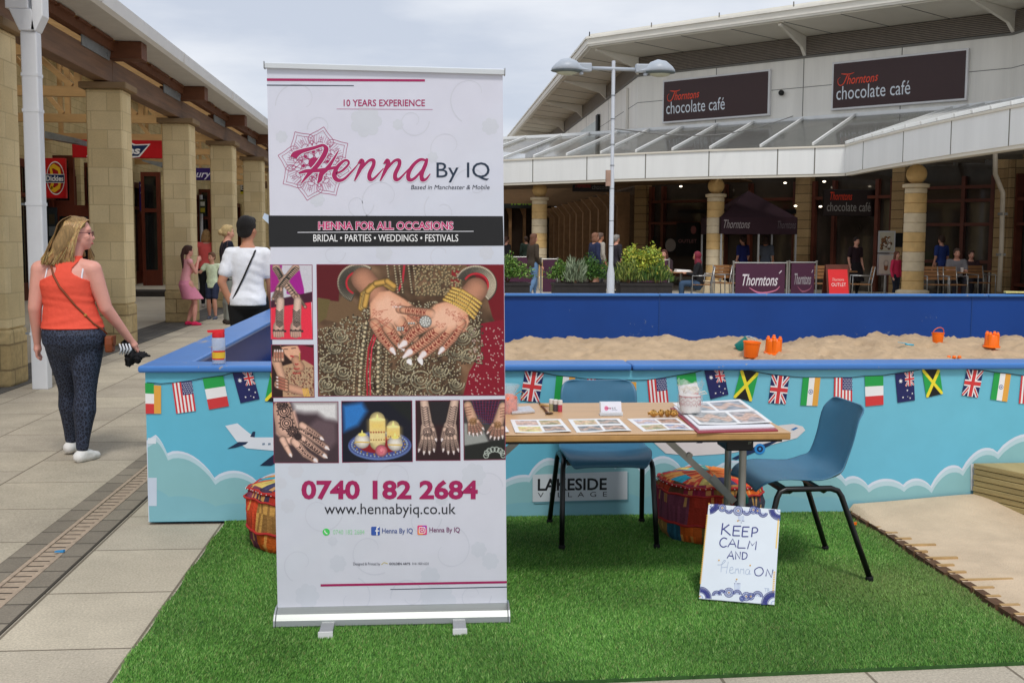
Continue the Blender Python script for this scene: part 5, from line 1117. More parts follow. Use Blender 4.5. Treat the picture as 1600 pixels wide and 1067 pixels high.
for k in range(14): r.dots([(195+k*9.5, 870+k*5+3*math.sin(k*1.5)), (185+k*9, 905+k*7)], 4, HB, 0)
placephoto(r, 0, 0, 0, 0, 1., q=((86, 748), (401, 746), (404, 1042), (90, 1042)))
# 5 candles on a painted plate
r = Ras(422, 742, 765, 1038, 2.8, (16, 18, 32)); r.poly([(425, 760), (520, 745), (545, 790), (500, 860), (430, 890)], (40, 110, 180), 10); r.poly([(640, 742), (765, 742), (765, 850)], (22, 26, 26), 8)
el = lambda cx, cy, rx, ry, c, s_=2: r.poly([(cx+rx*math.cos(t), cy+ry*math.sin(t)) for t in np.linspace(0, 6.2, 40)], c, s_)
el(605, 960, 155, 72, (90, 110, 160)); el(605, 955, 150, 66, (60, 70, 130)); r.dots([(605+136*math.cos(t), 956+58*math.sin(t)) for t in np.linspace(0, 6.28, 44)], 6, (150, 170, 210)); r.dots([(605+124*math.cos(t), 955+50*math.sin(t)) for t in np.linspace(0, 6.28, 22)], 4.5, (200, 160, 70)); el(605, 956, 106, 42, (130, 20, 30))
def candle(x, w2, y0, y1, c=(216, 196, 138)):
    r.cap((x, y0), (x, y1), w2, w2, c, .4); r.poly([(x-w2, y0-2), (x+w2, y0-2), (x+w2, y1), (x-w2, y1)], c, 1.5); el(x, y0, w2, w2*.22, (244, 226, 160)); r.poly([(x-w2, y0+10), (x+w2, y0+10), (x+w2, y0+50), (x-w2, y0+50)], (226, 192, 104), 16); r.dots([(x-w2+6+k*(w2*2-12)/5, y0+62) for k in range(6)], 4, (190, 60, 40)); r.dots([(x-w2+6+k*(w2*2-12)/5, y1-14) for k in range(6)], 3.4, (196, 120, 50)); r.cap((x, y0-10), (x, y0-26), 6, 2, (255, 226, 140), 0)
candle(594, 38, 832, 945); candle(672, 31, 868, 930); 
for cx, cy, rr in ((519, 935, 38), (680, 950, 38)): r.cap((cx, cy), (cx+.1, cy), rr, rr, (226, 218, 206), .4); r.line([(cx-rr*.85, cy+6), (cx+rr*.85, cy+8)], 6, (206, 170, 80)); el(cx, cy-rr*.8, rr*.5, 9, (240, 210, 110)); r.cap((cx, cy-rr-2), (cx, cy-rr-12), 4, 2, (255, 226, 140), 0)
r.cap((612, 985), (612.1, 985), 30, 30, (226, 130, 140), .5); 
for k in range(4): r.line([(612+(8+5*k)*math.cos(t+k), 985+(8+5*k)*math.sin(t+k)) for t in np.linspace(0, 3.6, 10)], 2.4, (186, 84, 100))
placephoto(r, 0, 0, 0, 0, 1., q=((421, 744), (763, 741), (766, 1036), (425, 1040)))
# 6 two forearms fingers down
r = Ras(786, 742, 1000, 1030, 2.8, (44, 24, 28)); r.poly([(850, 742), (950, 742), (940, 860), (860, 860)], (34, 30, 34), 8)
for sx, x0, x1 in ((1, 826, 842), (-1, 975, 952)):
    r.cap((x0, 745), (x1, 870), 20, 26, (208, 178, 160)); r.cap((x1, 870), (x1-2*sx, 915), 32, 34, (212, 180, 162))
    for k, dx in enumerate((-38, -14, 12, 34)): finger(r, [(x1-22+k*15, 915), (x1+dx*.9, 955), (x1+dx-4*sx, 985+(6 if k in (1, 2) else -6))], 9, 6, nl=12, col=(206, 174, 156), henna=(54, 42, 42))
    finger(r, [(x1+26*sx, 880), (x1+40*sx, 930)], 10, 7, nl=9, col=(206, 174, 156), henna=(54, 42, 42))
    for q_ in (22, 15, 8): r.line([(x1+q_*math.cos(t), 893+q_*math.sin(t)) for t in np.linspace(0, 6.3, 20)], 3.6, (60, 46, 46))
    for k in range(9): y = 770+k*11; x = x0+(x1-x0)*(y-745)/125; r.line([(x-17, y), (x-6, y+7), (x+6, y), (x+17, y+6)], 3.4, (60, 46, 46)); r.dots([(x-12, y+5), (x+12, y+9)], 2.6, (60, 46, 46), 0)
placephoto(r, 0, 0, 0, 0, 1., q=((784, 741), (997, 739), (1000, 1030), (786, 1031)))
# 7 two hands on a tartan lap
r = Ras(1022, 738, 1220, 1028, 2.8, (60, 56, 56)); r.poly([(1060, 738), (1200, 738), (1150, 860), (1080, 800)], (54, 18, 36), 4); r.poly([(1022, 850), (1100, 850), (1140, 940), (1060, 1000), (1022, 1000)], (140, 142, 138), 4)
for k in range(9): r.line([(1066+k*16, 740), (1090+k*9, 850)], 2, (140, 40, 70)); r.line([(1060, 745+k*13), (1200, 752+k*13)], 2, (50, 60, 110))
r.poly([(1022, 960), (1220, 930), (1220, 1028), (1022, 1028)], (30, 32, 30), 3)
for (p0, p1, sg) in (((1042, 762), (1066, 840), 1), ((1212, 770), (1186, 860), -1)):
    r.cap(p0, p1, 20, 26, (204, 160, 134)); 
    for k in range(4): finger(r, [(p1[0]-16+k*13, p1[1]+14), (p1[0]-26+k*19+8*sg, p1[1]+66-abs(k-1.5)*6)], 9, 6, nl=11, col=(204, 160, 136), henna=(92, 52, 46))
    finger(r, [(p1[0]+22*sg, p1[1]), (p1[0]+48*sg, p1[1]+36)], 9, 6, nl=9, col=(204, 160, 136), henna=(92, 52, 46))
    for q_ in (16, 10, 5): r.line([(p1[0]+q_*math.cos(t), p1[1]+q_*math.sin(t)) for t in np.linspace(0, 6.3, 16)], 3, (120, 84, 44))
    for k in range(4): r.line([(p0[0]-14, p0[1]+12+k*13), (p0[0]+16, p0[1]+6+k*13)], 3.4, (96, 56, 48))
for k in range(8): t = 3.14+k*.45; r.line([(1170+42*math.cos(t)+12*math.cos(s_), 1010+30*math.sin(t)+12*math.sin(s_)) for s_ in np.linspace(0, 6.3, 12)], 3, (190, 200, 190))
placephoto(r, 0, 0, 0, 0, 1., q=((1018, 739), (1219, 735), (1221, 1026), (1021, 1029)))
# ---- contact lines
pb.text('0740 182 2684', 471, 778, 746.5, 749.5, MG, 5, bold=.036); pb.text('www.hennabyiq.co.uk', 507, 802.5, 712, 786, P(34, 36, 44), 5)
pb.circ(509.8, 830.6, 5.6, P(70, 190, 90), 5, 20); pb.stroke([(507.4, 828), (508.2, 831), (511.6, 833.4)], [1.8, 1.3, 1.8], WH, 6, sm=4); pb.text('0740 182 2684', 520.5, 834, 569.5, 827, P(150, 204, 160), 5)
def rsq(x, y, s, c, l=5, k=.22):
    o = []; 
    for cx, cy, a in ((1, 1, 0), (-1, 1, 1), (-1, -1, 2), (1, -1, 3)):
        for t in range(4): an = (a+t/3)*math.pi/2; o.append((x+cx*s*(1-k)+s*k*math.cos(an), y+cy*s*(1-k)+s*k*math.sin(an)))
    pb.poly(o, c, l)
rsq(586.8, 829, 6.8, P(52, 84, 158)); pb.stroke([(592.4, 823.2), (589.8, 823), (589, 825.4), (589, 835.6)], 1.9, WH, 6, sm=3); pb.stroke([(586.2, 828.6), (592.6, 828.6)], 1.7, WH, 6.5); pb.text('Henna By IQ', 597, 832.4, 645, 824.6, P(52, 74, 134), 5, bold=.01)
rsq(659.6, 827.6, 7.4, P(206, 60, 110)); rsq(657, 830.6, 4.4, P(226, 130, 70), 5.4, .5); rsq(663, 823.6, 3.2, P(150, 60, 170), 5.5, .5); rsq(659.6, 827.6, 5.0, P(232, 226, 232), 6, .3); rsq(659.6, 827.6, 4.0, P(200, 62, 112), 6.5, .3); pb.circ(659.6, 827.6, 2.6, P(232, 226, 232), 7, 16); pb.circ(659.6, 827.6, 1.7, P(200, 62, 112), 7.5, 14); pb.circ(662.3, 825, .6, WH, 7.5, 8)
pb.text('Henna By IQ', 671, 830.8, 718.5, 823.2, P(110, 44, 92), 5, bold=.01)
pb.text('Designed & Printed by', 552, 882.3, 594, 878, P(70, 72, 84), 5); pb.stroke([(596, 881.5), (600, 878), (606, 880)], .9, P(190, 170, 60), 5); pb.text('GOLDEN ARTS', 608, 881.8, 641, 878.2, P(70, 70, 80), 5, bold=.02); pb.text('0161 820 6222', 644, 881.6, 670, 878, P(80, 82, 92), 5)
pb.build('printed_sheet', M['vinyl'], bn)
# ---- hardware
b = MB(); x0, x1 = tl[0]-bcx-.006, tr[0]-bcx+.006; zt_ = BP(415, 98)[1]; zb_ = BP(415, 107)[1]
b.hexa([(x0, -.014, zb_), (x0, .014, zb_), (x0, .016, zt_-.004), (x0, .008, zt_), (x0, -.008, zt_), (x0, -.016, zt_-.004)], [(x1, -.014, zb_-.009), (x1, .014, zb_-.009), (x1, .016, zt_-.013), (x1, .008, zt_-.009), (x1, -.008, zt_-.009), (x1, -.016, zt_-.013)]); tr_o = b.build('top_rail', mat('pale_anodised_rail', S(222, 228, 234), .35, metal=.3, var=.03), bn)
for x in (x0-.004, x1+.001):
    b = MB(); dz = 0 if x < 0 else -.009; b.box(x, x+.003, -.018, .018, zb_+dz-.002, zt_+dz+.002); b.build('end_cap', M['alu2'], tr_o)
L0 = G(431, 983); R0 = G(795, 977); cx0, cx1 = BP(431, 960)[0]-bcx, BP(795, 953)[0]-bcx
pf = [(-.068, .006), (-.074, .02), (-.070, .040), (-.052, .058), (-.014, .070), (.03, .068), (.055, .055), (.064, .03), (.06, .008)]
b = MB(); b.M = Matrix.Rotation(R_(-.4), 4, 'Z'); b.hexa([(cx0+.006, y, z) for y, z in pf], [(cx1-.006, y, z) for y, z in pf]); cs = b.build('cassette', M['alu'], bn, bevel=.004)
for x, d in ((cx0, .006), (cx1-.006, .006)):
    b = MB(); b.M = Matrix.Rotation(R_(-.4), 4, 'Z'); b.hexa([(x, y*1.04, z*1.03) for y, z in pf], [(x+d, y*1.04, z*1.03) for y, z in pf]); b.build('end_cheek', M['alu2'], cs)
for px in (509, 719):
    g_ = G(px, 992, .02); x = g_.x-bcx; b = MB(); b.hexa([(x-.024, -.18, .018), (x+.024, -.18, .018), (x+.024, .16, .018), (x-.024, .16, .018)], [(x-.024, -.18, .034), (x+.024, -.18, .034), (x+.024, .16, .034), (x-.024, .16, .034)])
    f_ = b.build('foot', M['alu2'], bn, bevel=.002)
    b = MB(); b.box(x-.026, x+.026, -.187, -.18, .014, .037); b.build('foot_cap', M['fascia'], f_)
b = MB(); b.tube([(0, .03, .07), (0, .025, 1.2), (0, .012, zt_-.03)], .008, 10); b.build('support_pole', M['alu2'], bn, smooth=True)
# paper corner poking out behind the banner's left edge
b = MB(); q = [atY(413, 333, YB+.02), atY(421, 337, YB+.02), atY(421, 351, YB+.02), atY(410, 341, YB+.02)]; q = [v-Vector((bcx, YB, 0)) for v in q]; b.hexa(q, [v+Vector((0, .002, 0)) for v in q]); b.build('tape_flap', mat('pale_blue_tape', S(190, 206, 226), .4), bn)
# ================================================================ table, chairs, poufs and the things on them
ZG = .022                                   # top of the trodden turf
M['chairp'] = mat('blue_polypropylene', S(58, 110, 140), .42, var=.07, scale=7, spec=.5, bump=.12, bscale=350)
M['tubeblk'] = mat('black_tube_steel', S(16, 17, 19), .35, var=.15, spec=.5)
M['rubber'] = mat('black_rubber', S(12, 12, 12), .8)
def chair(loc, rz, label):
    t = thing('chair', label, 'chair', loc, rz, 'blue plastic chairs at the henna table')
    prof = [(-.222, .385, .165), (-.214, .405, .185), (-.195, .420, .2), (-.14, .426, .212), (-.05, .418, .216), (.05, .410, .214), (.11, .410, .205), (.155, .422, .195), (.185, .455, .186), (.202, .50, .182), (.215, .56, .186), (.228, .62, .192), (.240, .68, .190), (.246, .712, .180), (.249, .728, .160), (.250, .734, .13)]
    n = 18; V = []
    for i, (y, z, w_) in enumerate(prof):
        y0, z0, _ = prof[max(i-1, 0)]; y1, z1, _ = prof[min(i+1, len(prof)-1)]; d = Vector((0, y1-y0, z1-z0)).normalized(); nr = Vector((0, -d.z, d.y))
        k = i/(len(prof)-1); curl = .012 if i < 3 else (.022 if k < .4 else (.05 if k < .62 else (.042 if k < .85 else .018)))
        for j in range(n+1):
            s = -1+2*j/n; p = Vector((s*w_, y, z))+nr*curl*abs(s)**2.6
            if i < 4: p.z -= .012*abs(s)**4*(4-i)/4
            V.append(p)
    b = MB(); b.add(V, [(i*(n+1)+j, i*(n+1)+j+1, (i+1)*(n+1)+j+1, (i+1)*(n+1)+j) for i in range(len(prof)-1) for j in range(n)])
    o = b.build('shell', M['chairp'], t, smooth=True); sb = o.modifiers.new('s', 'SUBSURF'); sb.levels = sb.render_levels = 1; so_ = o.modifiers.new('t', 'SOLIDIFY'); so_.thickness = .006; so_.offset = 0
    for s in (-1, 1):
        b = MB(); P_ = []
        F0 = Vector((s*.222, -.235, .02)); F1 = Vector((s*.212, -.155, .365)); F2 = Vector((s*.205, -.115, .398)); R2 = Vector((s*.205, .08, .398)); R1 = Vector((s*.212, .125, .365)); R0 = Vector((s*.235, .25, .02))
        P_ = [F0, F0.lerp(F1, .5), F1, F1.lerp(F2, .5)+Vector((0, -.008, .006)), F2, F2.lerp(R2, .5), R2, R2.lerp(R1, .5)+Vector((0, .008, .006)), R1, R1.lerp(R0, .5), R0]
        b.tube(P_, .0125, 12); o = b.build('leg_frame', M['tubeblk'], t, smooth=True)
        for q in (F0, R0): b = MB(); b.lathe([(.016, 0), (.016, .02), (.0125, .026)], (q.x, q.y, .0), 12); b.build('rubber_foot', M['rubber'], o)
    for y in (-.09, .06):
        b = MB(); b.tube([(-.205, y, .396), (-.18, y, .382), (.18, y, .382), (.205, y, .396)], .011, 8, flat=1.); b.build('cross_bar', M['tubeblk'], t, smooth=True)
    b = MB(); b.box(-.19, .19, -.12, -.09, .375, .392); b.build('seat_plate', M['tubeblk'], t)
    return t
chair((.868, 5.19, ZG-.012), R_(-1.5), 'blue plastic chair behind the table, facing the viewer'); chair((1.62, 4.63, ZG-.012), R_(-88), 'blue plastic chair at the right end of the table, seen from its side')
# ---- table
M['tabtop'] = mat('beech_laminate', S(204, 164, 118), .35, var=.07, scale=2.5, stretch=(1, 9, 9), spec=.5); M['tabedge'] = mat('worn_beech_edge', S(176, 134, 80), .55, var=.14, scale=14); M['tleg'] = mat('grey_tube', S(150, 150, 146), .35, metal=.7, var=.1)
TZ, TXa, TXb, TYa, TYb = .69, -.12, 1.447, 4.185, 5.02
tb_ = thing('folding_table', 'wooden topped folding table with grey metal legs displaying henna photographs', 'table', ((TXa+TXb)/2, (TYa+TYb)/2, ZG-.012)); tcx, tcy = (TXa+TXb)/2, (TYa+TYb)/2; z0_ = -(ZG-.012)
TT = Matrix.Translation((-tcx, -tcy, z0_))
b = MB(); b.M = TT; b.box(TXa, TXb, TYa, TYb, TZ-.004, TZ); top = b.build('table_top', M['tabtop'], tb_, bevel=.002)
b = MB(); b.M = TT; b.box(TXa+.001, TXb-.001, TYa+.001, TYb-.001, TZ-.03, TZ-.0042); b.build('edge_band', M['tabedge'], top, bevel=.006, seg=3)
for xx, sg in ((None, -1), (TXa+.22, 1)):
    la = atY(1160, 740, 4.32); lb = atY(1137, 740, 4.84); 
    xa, xb = (la.x, lb.x) if xx is None else (xx, xx)
    for x, y in ((xa, 4.32), (xb, 4.84)): b = MB(); b.M = TT; b.tube([(x, y, ZG-.01), (x, y, TZ-.03)], .0155, 14); b.build('leg', M['tleg'], tb_, smooth=True, auto=40)
    b = MB(); b.M = TT; b.tube([(xa, 4.32, .14), (xb, 4.84, .14)], .011, 10); b.tube([(xa, 4.25, TZ-.045), (xb, 4.92, TZ-.045)], .014, 10); b.build('leg_stretcher', M['tleg'], tb_, smooth=True)
    xm = (xa+xb)/2; b = MB(); b.M = TT; b.bar((xm+sg*.36, 4.58, TZ-.04), (xm+sg*.04, 4.58, .36), .028, .006, up=(0, 1, 0)); b.bar((xm+sg*.1, 4.575, .43), (xm, 4.575, .32), .03, .009, up=(0, 1, 0)); b.tube([(xm+sg*.2, 4.57, .525), (xm+sg*.2, 4.59, .525)], .013, 10)
    b.build('folding_brace', M['tleg'], tb_)
b = MB(); b.M = TT; b.box(TXb-.24, TXb-.13, 4.25, 4.4, TZ-.085, TZ-.03); b.build('hinge_block', M['black'], tb_, bevel=.006)
b = MB(); b.M = TT; b.box(TXa+.03, TXb-.03, TYa+.02, TYa+.04, TZ-.04, TZ-.03); b.box(TXa+.03, TXb-.03, TYb-.04, TYb-.02, TZ-.04, TZ-.03); b.build('under_frame', M['black'], tb_)
# ---- leaflets
M['paper'] = printmat('printed_paper', .35, .4)
def TP(px, py, z=TZ): return G(px, py, z)
def sheet(name, label, cat, q, photos, seed, z=TZ+.0012, col=(236, 238, 244), curlk=.004):
    C = [TP(*p) for p in q]; c = sum(C, Vector())/4; c.z = z
    t = bpy.data.objects
    rg = np.random.default_rng(seed); nx_, ny_ = 66, 44
    U, V = np.meshgrid(np.linspace(0, 1, nx_), np.linspace(0, 1, ny_)); A = [np.array(v-Vector((c.x, c.y, v.z))) for v in C]
    X3 = (A[0]*(1-U[..., None])+A[1]*U[..., None])*(1-V[..., None])+(A[3]*(1-U[..., None])+A[2]*U[..., None])*V[..., None]
    X3[..., 2] = curlk*(.5+.5*np.sin(U*5+seed))*(.3+V*.7)+.006*np.clip(V-.85, 0, 1)*(U > .5)
    arr = np.zeros((ny_, nx_, 3))+np.array(col)
    for (u0, v0, u1, v1, base) in photos:
        m_ = (U >= u0) & (U <= u1) & (V >= v0) & (V <= v1); nn = smoothnoise(U+seed, V*1.2, 22, seed+int(u0*10)); n2 = smoothnoise(U, V, 60, seed+3)
        cc = np.array(base)[None, None]+nn[..., None]*np.array([34, 28, 26])+n2[..., None]*np.array([20, 18, 18]); 
        hand = np.abs(V-v0-(v1-v0)*(.5+.18*np.sin((U-u0)*20)))<(v1-v0)*.2; cc[hand] = cc[hand]*.4+np.array([214, 168, 140])*.6+n2[hand][:, None]*18
        arr[m_] = cc[m_]
    b = MB(); i = (np.arange(ny_-1)[:, None]*nx_+np.arange(nx_-1)[None]).ravel(); lc = np.minimum(.86, LINT[np.clip(arr, 0, 255).astype(int)]*1.15)
    b.grids.append((X3.reshape(-1, 3), np.stack([i, i+nx_, i+nx_+1, i+1], 1), lc.reshape(-1, 3)))
    return b, c
PH4 = lambda a: [(.08, .10, .50, .46, a[0]), (.55, .10, .93, .46, a[1]), (.08, .56, .50, .92, a[2]), (.55, .56, .93, .92, a[3])]
for k, (q, cols, lb) in enumerate([
  (((700, 656), (784, 656), (796, 676.5), (706, 677)), [(130, 120, 110), (140, 110, 90), (120, 130, 120), (110, 100, 96)], 'glossy sheet of henna photos mostly hidden behind the banner edge'),
  (((797, 655.8), (875.8, 655), (893, 676), (805, 676.6)), [(176, 150, 140), (150, 140, 90), (206, 190, 110), (120, 110, 104)], 'glossy sheet of four henna photos nearest the roll-up banner'),
  (((886.8, 655), (967, 654), (987, 674.3), (901, 676)), [(186, 170, 130), (96, 104, 100), (110, 116, 120), (120, 110, 100)], 'glossy sheet of four henna photos in front of the card stand'),
  (((979.5, 654.5), (1058, 653), (1085.8, 672.8), (1005, 674)), [(170, 170, 186), (130, 104, 96), (150, 150, 110), (150, 160, 186)], 'glossy sheet of four henna photos in front of the gold chocolates')]):
    b, c = sheet('', '', '', q, PH4(cols), k+2); o = b.build('photo_sheet', M['paper'], smooth=True); o.location = c; put(o, lb, 'photo sheet', 'photo sheets laid along the table'); sd_ = o.modifiers.new('t', 'SOLIDIFY'); sd_.thickness = .0006
# ---- album
al = TP(1130, 650); ab_ = thing('photo_album', 'open photo album with red covers and large henna prints on the table corner', 'album', (al.x, al.y, TZ))
AM = Matrix.Translation((-al.x, -al.y, -TZ))
def page(q, z, photos, seed, name, ck=.006):
    b, c = sheet('', '', '', q, photos, seed, z, (240, 242, 250), ck); o = b.build(name, M['paper'], ab_, smooth=True); o.location = c-Vector((al.x, al.y, TZ)); return o
M['redcover'] = mat('dark_red_cover', S(150, 42, 62), .45, var=.08)
b = MB(); b.M = AM; q = [TP(1047, 639), TP(1160, 633), TP(1216, 674), TP(1090, 677.5)]; b.hexa([v+Vector((0, 0, .001)) for v in q], [v+Vector((0, 0, .006)) for v in q]); b.build('cover', M['redcover'], ab_, bevel=.001)
b = MB(); b.M = AM; q = [TP(1052, 638.6), TP(1158, 633), TP(1210, 671), TP(1092, 674.5)]; b.hexa([v+Vector((0, 0, .0065)) for v in q], [v+Vector((0, 0, .0125)) for v in q], 0); b.build('page_block', mat('white_pages', S(226, 226, 232), .6, var=.06, scale=200, stretch=(.1, .1, 9)), ab_)
page([(1051, 634.5), (1156, 628.3), (1181, 647), (1069, 650.5)], TZ+.0135, [(.07, .12, .47, .86, (150, 156, 162)), (.52, .12, .95, .86, (146, 150, 158))], 8, 'page', .004)
page([(1069, 648.5), (1181, 646), (1207, 667), (1092, 669.5)], TZ+.0145, [(.06, .1, .55, .9, (150, 154, 156)), (.60, .1, .95, .9, (156, 150, 152))], 9, 'page', .004)
# ---- glass candle jar wrapped in clear film on the album
M['film'] = glassmat('clear_film', (.86, .88, .9), .26, .08); M['wax'] = mat('white_wax', S(226, 220, 214), .5, var=.05)
g_ = TP(1078, 643, TZ+.022); cj = thing('candle_jar', 'white henna painted candle jar wrapped in clear film standing on the album', 'candle', (g_.x, g_.y, TZ+.019))
b = MB(); b.lathe([(.036, 0), (.043, .006), (.044, .05), (.043, .074), (.0001, .076)], n=28); b.build('jar', M['wax'], cj, smooth=True, auto=40)
b = MB(); RB_ = mat('red_henna_line', S(176, 60, 56), .6)
for k in range(11):
    a = k*2*math.pi/11; f = lambda u, z: (.0448*math.cos(a+u), .0448*math.sin(a+u), z)
    b.tube([f(-.28, .034), f(-.14, .046), f(0, .03), f(.14, .046), f(.28, .034)], .0011, 4); b.tube([f(-.28, .058), f(0, .048), f(.28, .058)], .001, 4); b.ell(f(0, .066), .0026, n=6, k=4)
b.tube([(.0448*math.cos(a), .0448*math.sin(a), .071) for a in np.linspace(0, 6.283, 30)], .002, 4); b.build('painted_pattern', RB_, cj)
b = MB(); n = 30; prof = [(.046, 0), (.052, .02), (.051, .075), (.047, .09), (.050, .11), (.056, .13)]; V = []
for i, (r_, z) in enumerate(prof):
    for j in range(n): t = 6.283*j/n; rr = r_*(1+.05*math.sin(t*7+i)+(.10 if i > 3 else .03)*math.sin(t*11+i*2)); V.append((rr*math.cos(t), rr*math.sin(t), z+(.012*math.sin(t*3+1)+.008*math.sin(t*8) if i == 5 else 0)))
b.add(V, [(i*n+j, i*n+(j+1) % n, (i+1)*n+(j+1) % n, (i+1)*n+j) for i in range(5) for j in range(n)]); b.build('film_wrap', M['film'], cj, smooth=True)
b = MB(); 
for k in range(16):
    a = random.uniform(0, 6.28); b.tube([(.03*math.cos(a), .03*math.sin(a), .085), (.04*math.cos(a+.8), .04*math.sin(a+.8), .095+.01*random.random()), (.03*math.cos(a+1.6), .03*math.sin(a+1.6), .1+.015*random.random())], .0016, 5)
b.tube([(.03, -.02, .088), (.06, -.01, .092), (.072, 0, .08), (.05, .01, .078)], .002, 6); b.build('straw_filling', mat('white_shred', S(226, 216, 200), .6), cj)
# ---- gold wrapped chocolates
M['gold'] = mat('crumpled_gold_foil', S(206, 160, 90), .3, metal=.8, var=.3, scale=60, bump=1., bscale=120)
for k, px in enumerate((1021, 1033, 1043, 1052)):
    g_ = TP(px, 651.5-.5*(k % 2)); b = MB(); b.ell((0, 0, .014), (.017, .012, .014), n=14, k=9)
    for i, v in enumerate(b.v): b.v[i] = tuple(np.array(v)*(1+.14*math.sin(i*2.3+k)))
    b.hexa([(-.014, -.006, .012), (-.014, .006, .012), (-.022, .009, .006)], [(-.014, -.006, .018), (-.014, .006, .018), (-.024, .009, .02)])
    o = b.build('chocolate', M['gold'], smooth=True, auto=50); o.location = (g_.x, g_.y, TZ+.001); o.rotation_euler = (0, 0, k*.9)
    put(o, 'gold foil wrapped chocolate, %s in the row beside the album' % ('leftmost', 'second from left', 'third from left', 'nearest the album')[k], 'chocolate', 'gold wrapped chocolates')
# ---- card stand
g_ = TP(955, 649.5); cs_ = thing('card_stand', 'clear stand holding white business cards in the middle of the table', 'card stand', (g_.x, g_.y, TZ))
b = MB(); b.hexa([(-.049, -.012, .001), (.049, -.012, .001), (.049, .035, .001), (-.049, .035, .001)], [(-.049, -.012, .004), (.049, -.012, .004), (.049, .035, .004), (-.049, .035, .004)]); b.hexa([(-.049, -.012, .004), (.049, -.012, .004), (.049, -.01, .018), (-.049, -.01, .018)], [(-.049, -.009, .004), (.049, -.009, .004), (.049, -.007, .018), (-.049, -.007, .018)]); b.hexa([(-.047, .012, .004), (.047, .012, .004), (.047, .03, .058), (-.047, .03, .058)], [(-.047, .015, .004), (.047, .015, .004), (.047, .033, .058), (-.047, .033, .058)]); b.build('holder', glassmat('clear_acrylic', (.8, .85, .9), .45, .08), cs_)
b = MB(); b.hexa([(-.045, -.004, .005), (.045, -.004, .005), (.045, .014, .057), (-.045, .014, .057)], [(-.045, .008, .005), (.045, .008, .005), (.045, .026, .057), (-.045, .026, .057)], 0); cd = b.build('business_cards', mat('white_card', S(232, 232, 240), .5), cs_)
pr = Print(lambda u, v: (-.045+.09*u, -.004+.018*v-.0006, .005+.052*v), (0, -.945, .327), .0003)
pr.rect(.0, .0, 1, 1, P(222, 222, 232, .85), 0); pr.circ(.27, .52, .1, P(206, 120, 150), 1, 16, ry=.19); pr.text('Henna', .22, .46, .5, .62, MG, 2, shear=.3, bold=.02); pr.text('By IQ', .54, .46, .72, .6, NV, 2); pr.text('henna artist', .54, .36, .8, .42, NV, 2)
pr.rect(.02, .03, .98, .12, P(70, 60, 66), 1); pr.rect(.02, .0, .98, .03, P(200, 200, 206), 1); pr.build('card_print', M['paper'], cs_)
# ---- glitter pots, brush, tray, orange bag
for k, (px, c_, lb) in enumerate(((861.5, (176, 170, 130), 'gold glitter pot, leftmost of three small pots with white lids'), (868, (84, 78, 84), 'dark glitter pot, middle of three small pots with white lids'), (875, (190, 70, 90), 'pink glitter pot, rightmost of three small pots with white lids'))):
    g_ = TP(px, 642.5+(k-1)*.8); t = thing('glitter_pot', lb, 'glitter pot', (g_.x, g_.y, TZ), group='glitter pots on the table')
    b = MB(); b.lathe([(.0095, 0), (.010, .002), (.010, .034)], n=14); b.build('pot', mat('glitter_%d' % k, S(*c_), .4, var=.4, scale=300), t, smooth=True, auto=40)
    b = MB(); b.lathe([(.0108, .032), (.0108, .05), (.009, .052), (.0001, .052)], n=14); b.build('lid', M['wax'], t, smooth=True, auto=40)
a, c = TP(842, 630), TP(858, 647.5); b = MB(); bs = thing('brush', 'dark wooden handled spoon brush lying beside the glitter pots', 'brush', (c.x, c.y, TZ)); b.tube([(a.x-c.x, a.y-c.y, .006), (-.006, .012, .007)], [.0035, .0045], 8); b.build('handle', M['rafter'], bs, smooth=True); b = MB(); b.ell((0, 0, .006), (.019, .014, .005), n=14, k=8); b.build('bowl', mat('dark_bronze', S(84, 58, 34), .3, metal=.6), bs, smooth=True)
a, c = TP(845, 636), TP(862, 638); b = MB(); b.tube([(a.x-c.x, a.y-c.y, .01), (0, 0, .01)], [.009, .004], 8); o = b.build('wooden_stick', M['pine'], smooth=True); o.location = (c.x, c.y, TZ-.0); put(o, 'pale wooden stick with a fat end behind the dark brush', 'stick')
q = [TP(797, 641), TP(828, 638), TP(836, 645.5), TP(800, 648)]; b = MB(); c = sum(q, Vector())/4; b.hexa([v-c for v in q], [v-c+Vector((0, 0, .012)) for v in q]); o = b.build('paper_stack', mat('white_foil', S(206, 206, 210), .3, metal=.3, var=.15, scale=80), bevel=.003); o.location = c+Vector((0, 0, .001)); put(o, 'small silver white stack of packets beside the orange gift bag', 'packets')
g_ = TP(794, 645); ob_ = thing('gift_bag', 'orange patterned gift bag of sweets wrapped in clear film next to the banner', 'gift bag', (g_.x, g_.y, TZ))
b = MB(); b.lathe([(.034, 0), (.040, .01), (.041, .05), (.037, .072), (.02, .082), (.0001, .083)], n=20)
for i, v in enumerate(b.v): b.v[i] = (v[0]*(1+.06*math.sin(i*1.7)), v[1]*(1+.06*math.cos(i*2.1)), v[2])
b.build('bag', mat('orange_pattern_cloth', S(226, 104, 70), .6, var=.45, scale=60), ob_, smooth=True)
b = MB(); n = 22; V = []
for i, (r_, z) in enumerate(((.044, .0), (.047, .05), (.03, .085), (.036, .10), (.046, .125))):
    for j in range(n): t = 6.283*j/n; rr = r_*(1+(.16 if i > 2 else .05)*math.sin(t*9+i)); V.append((rr*math.cos(t), rr*math.sin(t), z))
b.add(V, [(i*n+j, i*n+(j+1) % n, (i+1)*n+(j+1) % n, (i+1)*n+j) for i in range(4) for j in range(n)]); b.build('film_wrap', M['film'], ob_, smooth=True)
b = MB(); b.tube([(.03, -.03, .085), (.05, -.04, .1), (.066, -.03, .09), (.05, -.03, .075), (.07, -.03, .06)], .002, 6); b.build('ribbon', M['gold'], ob_)
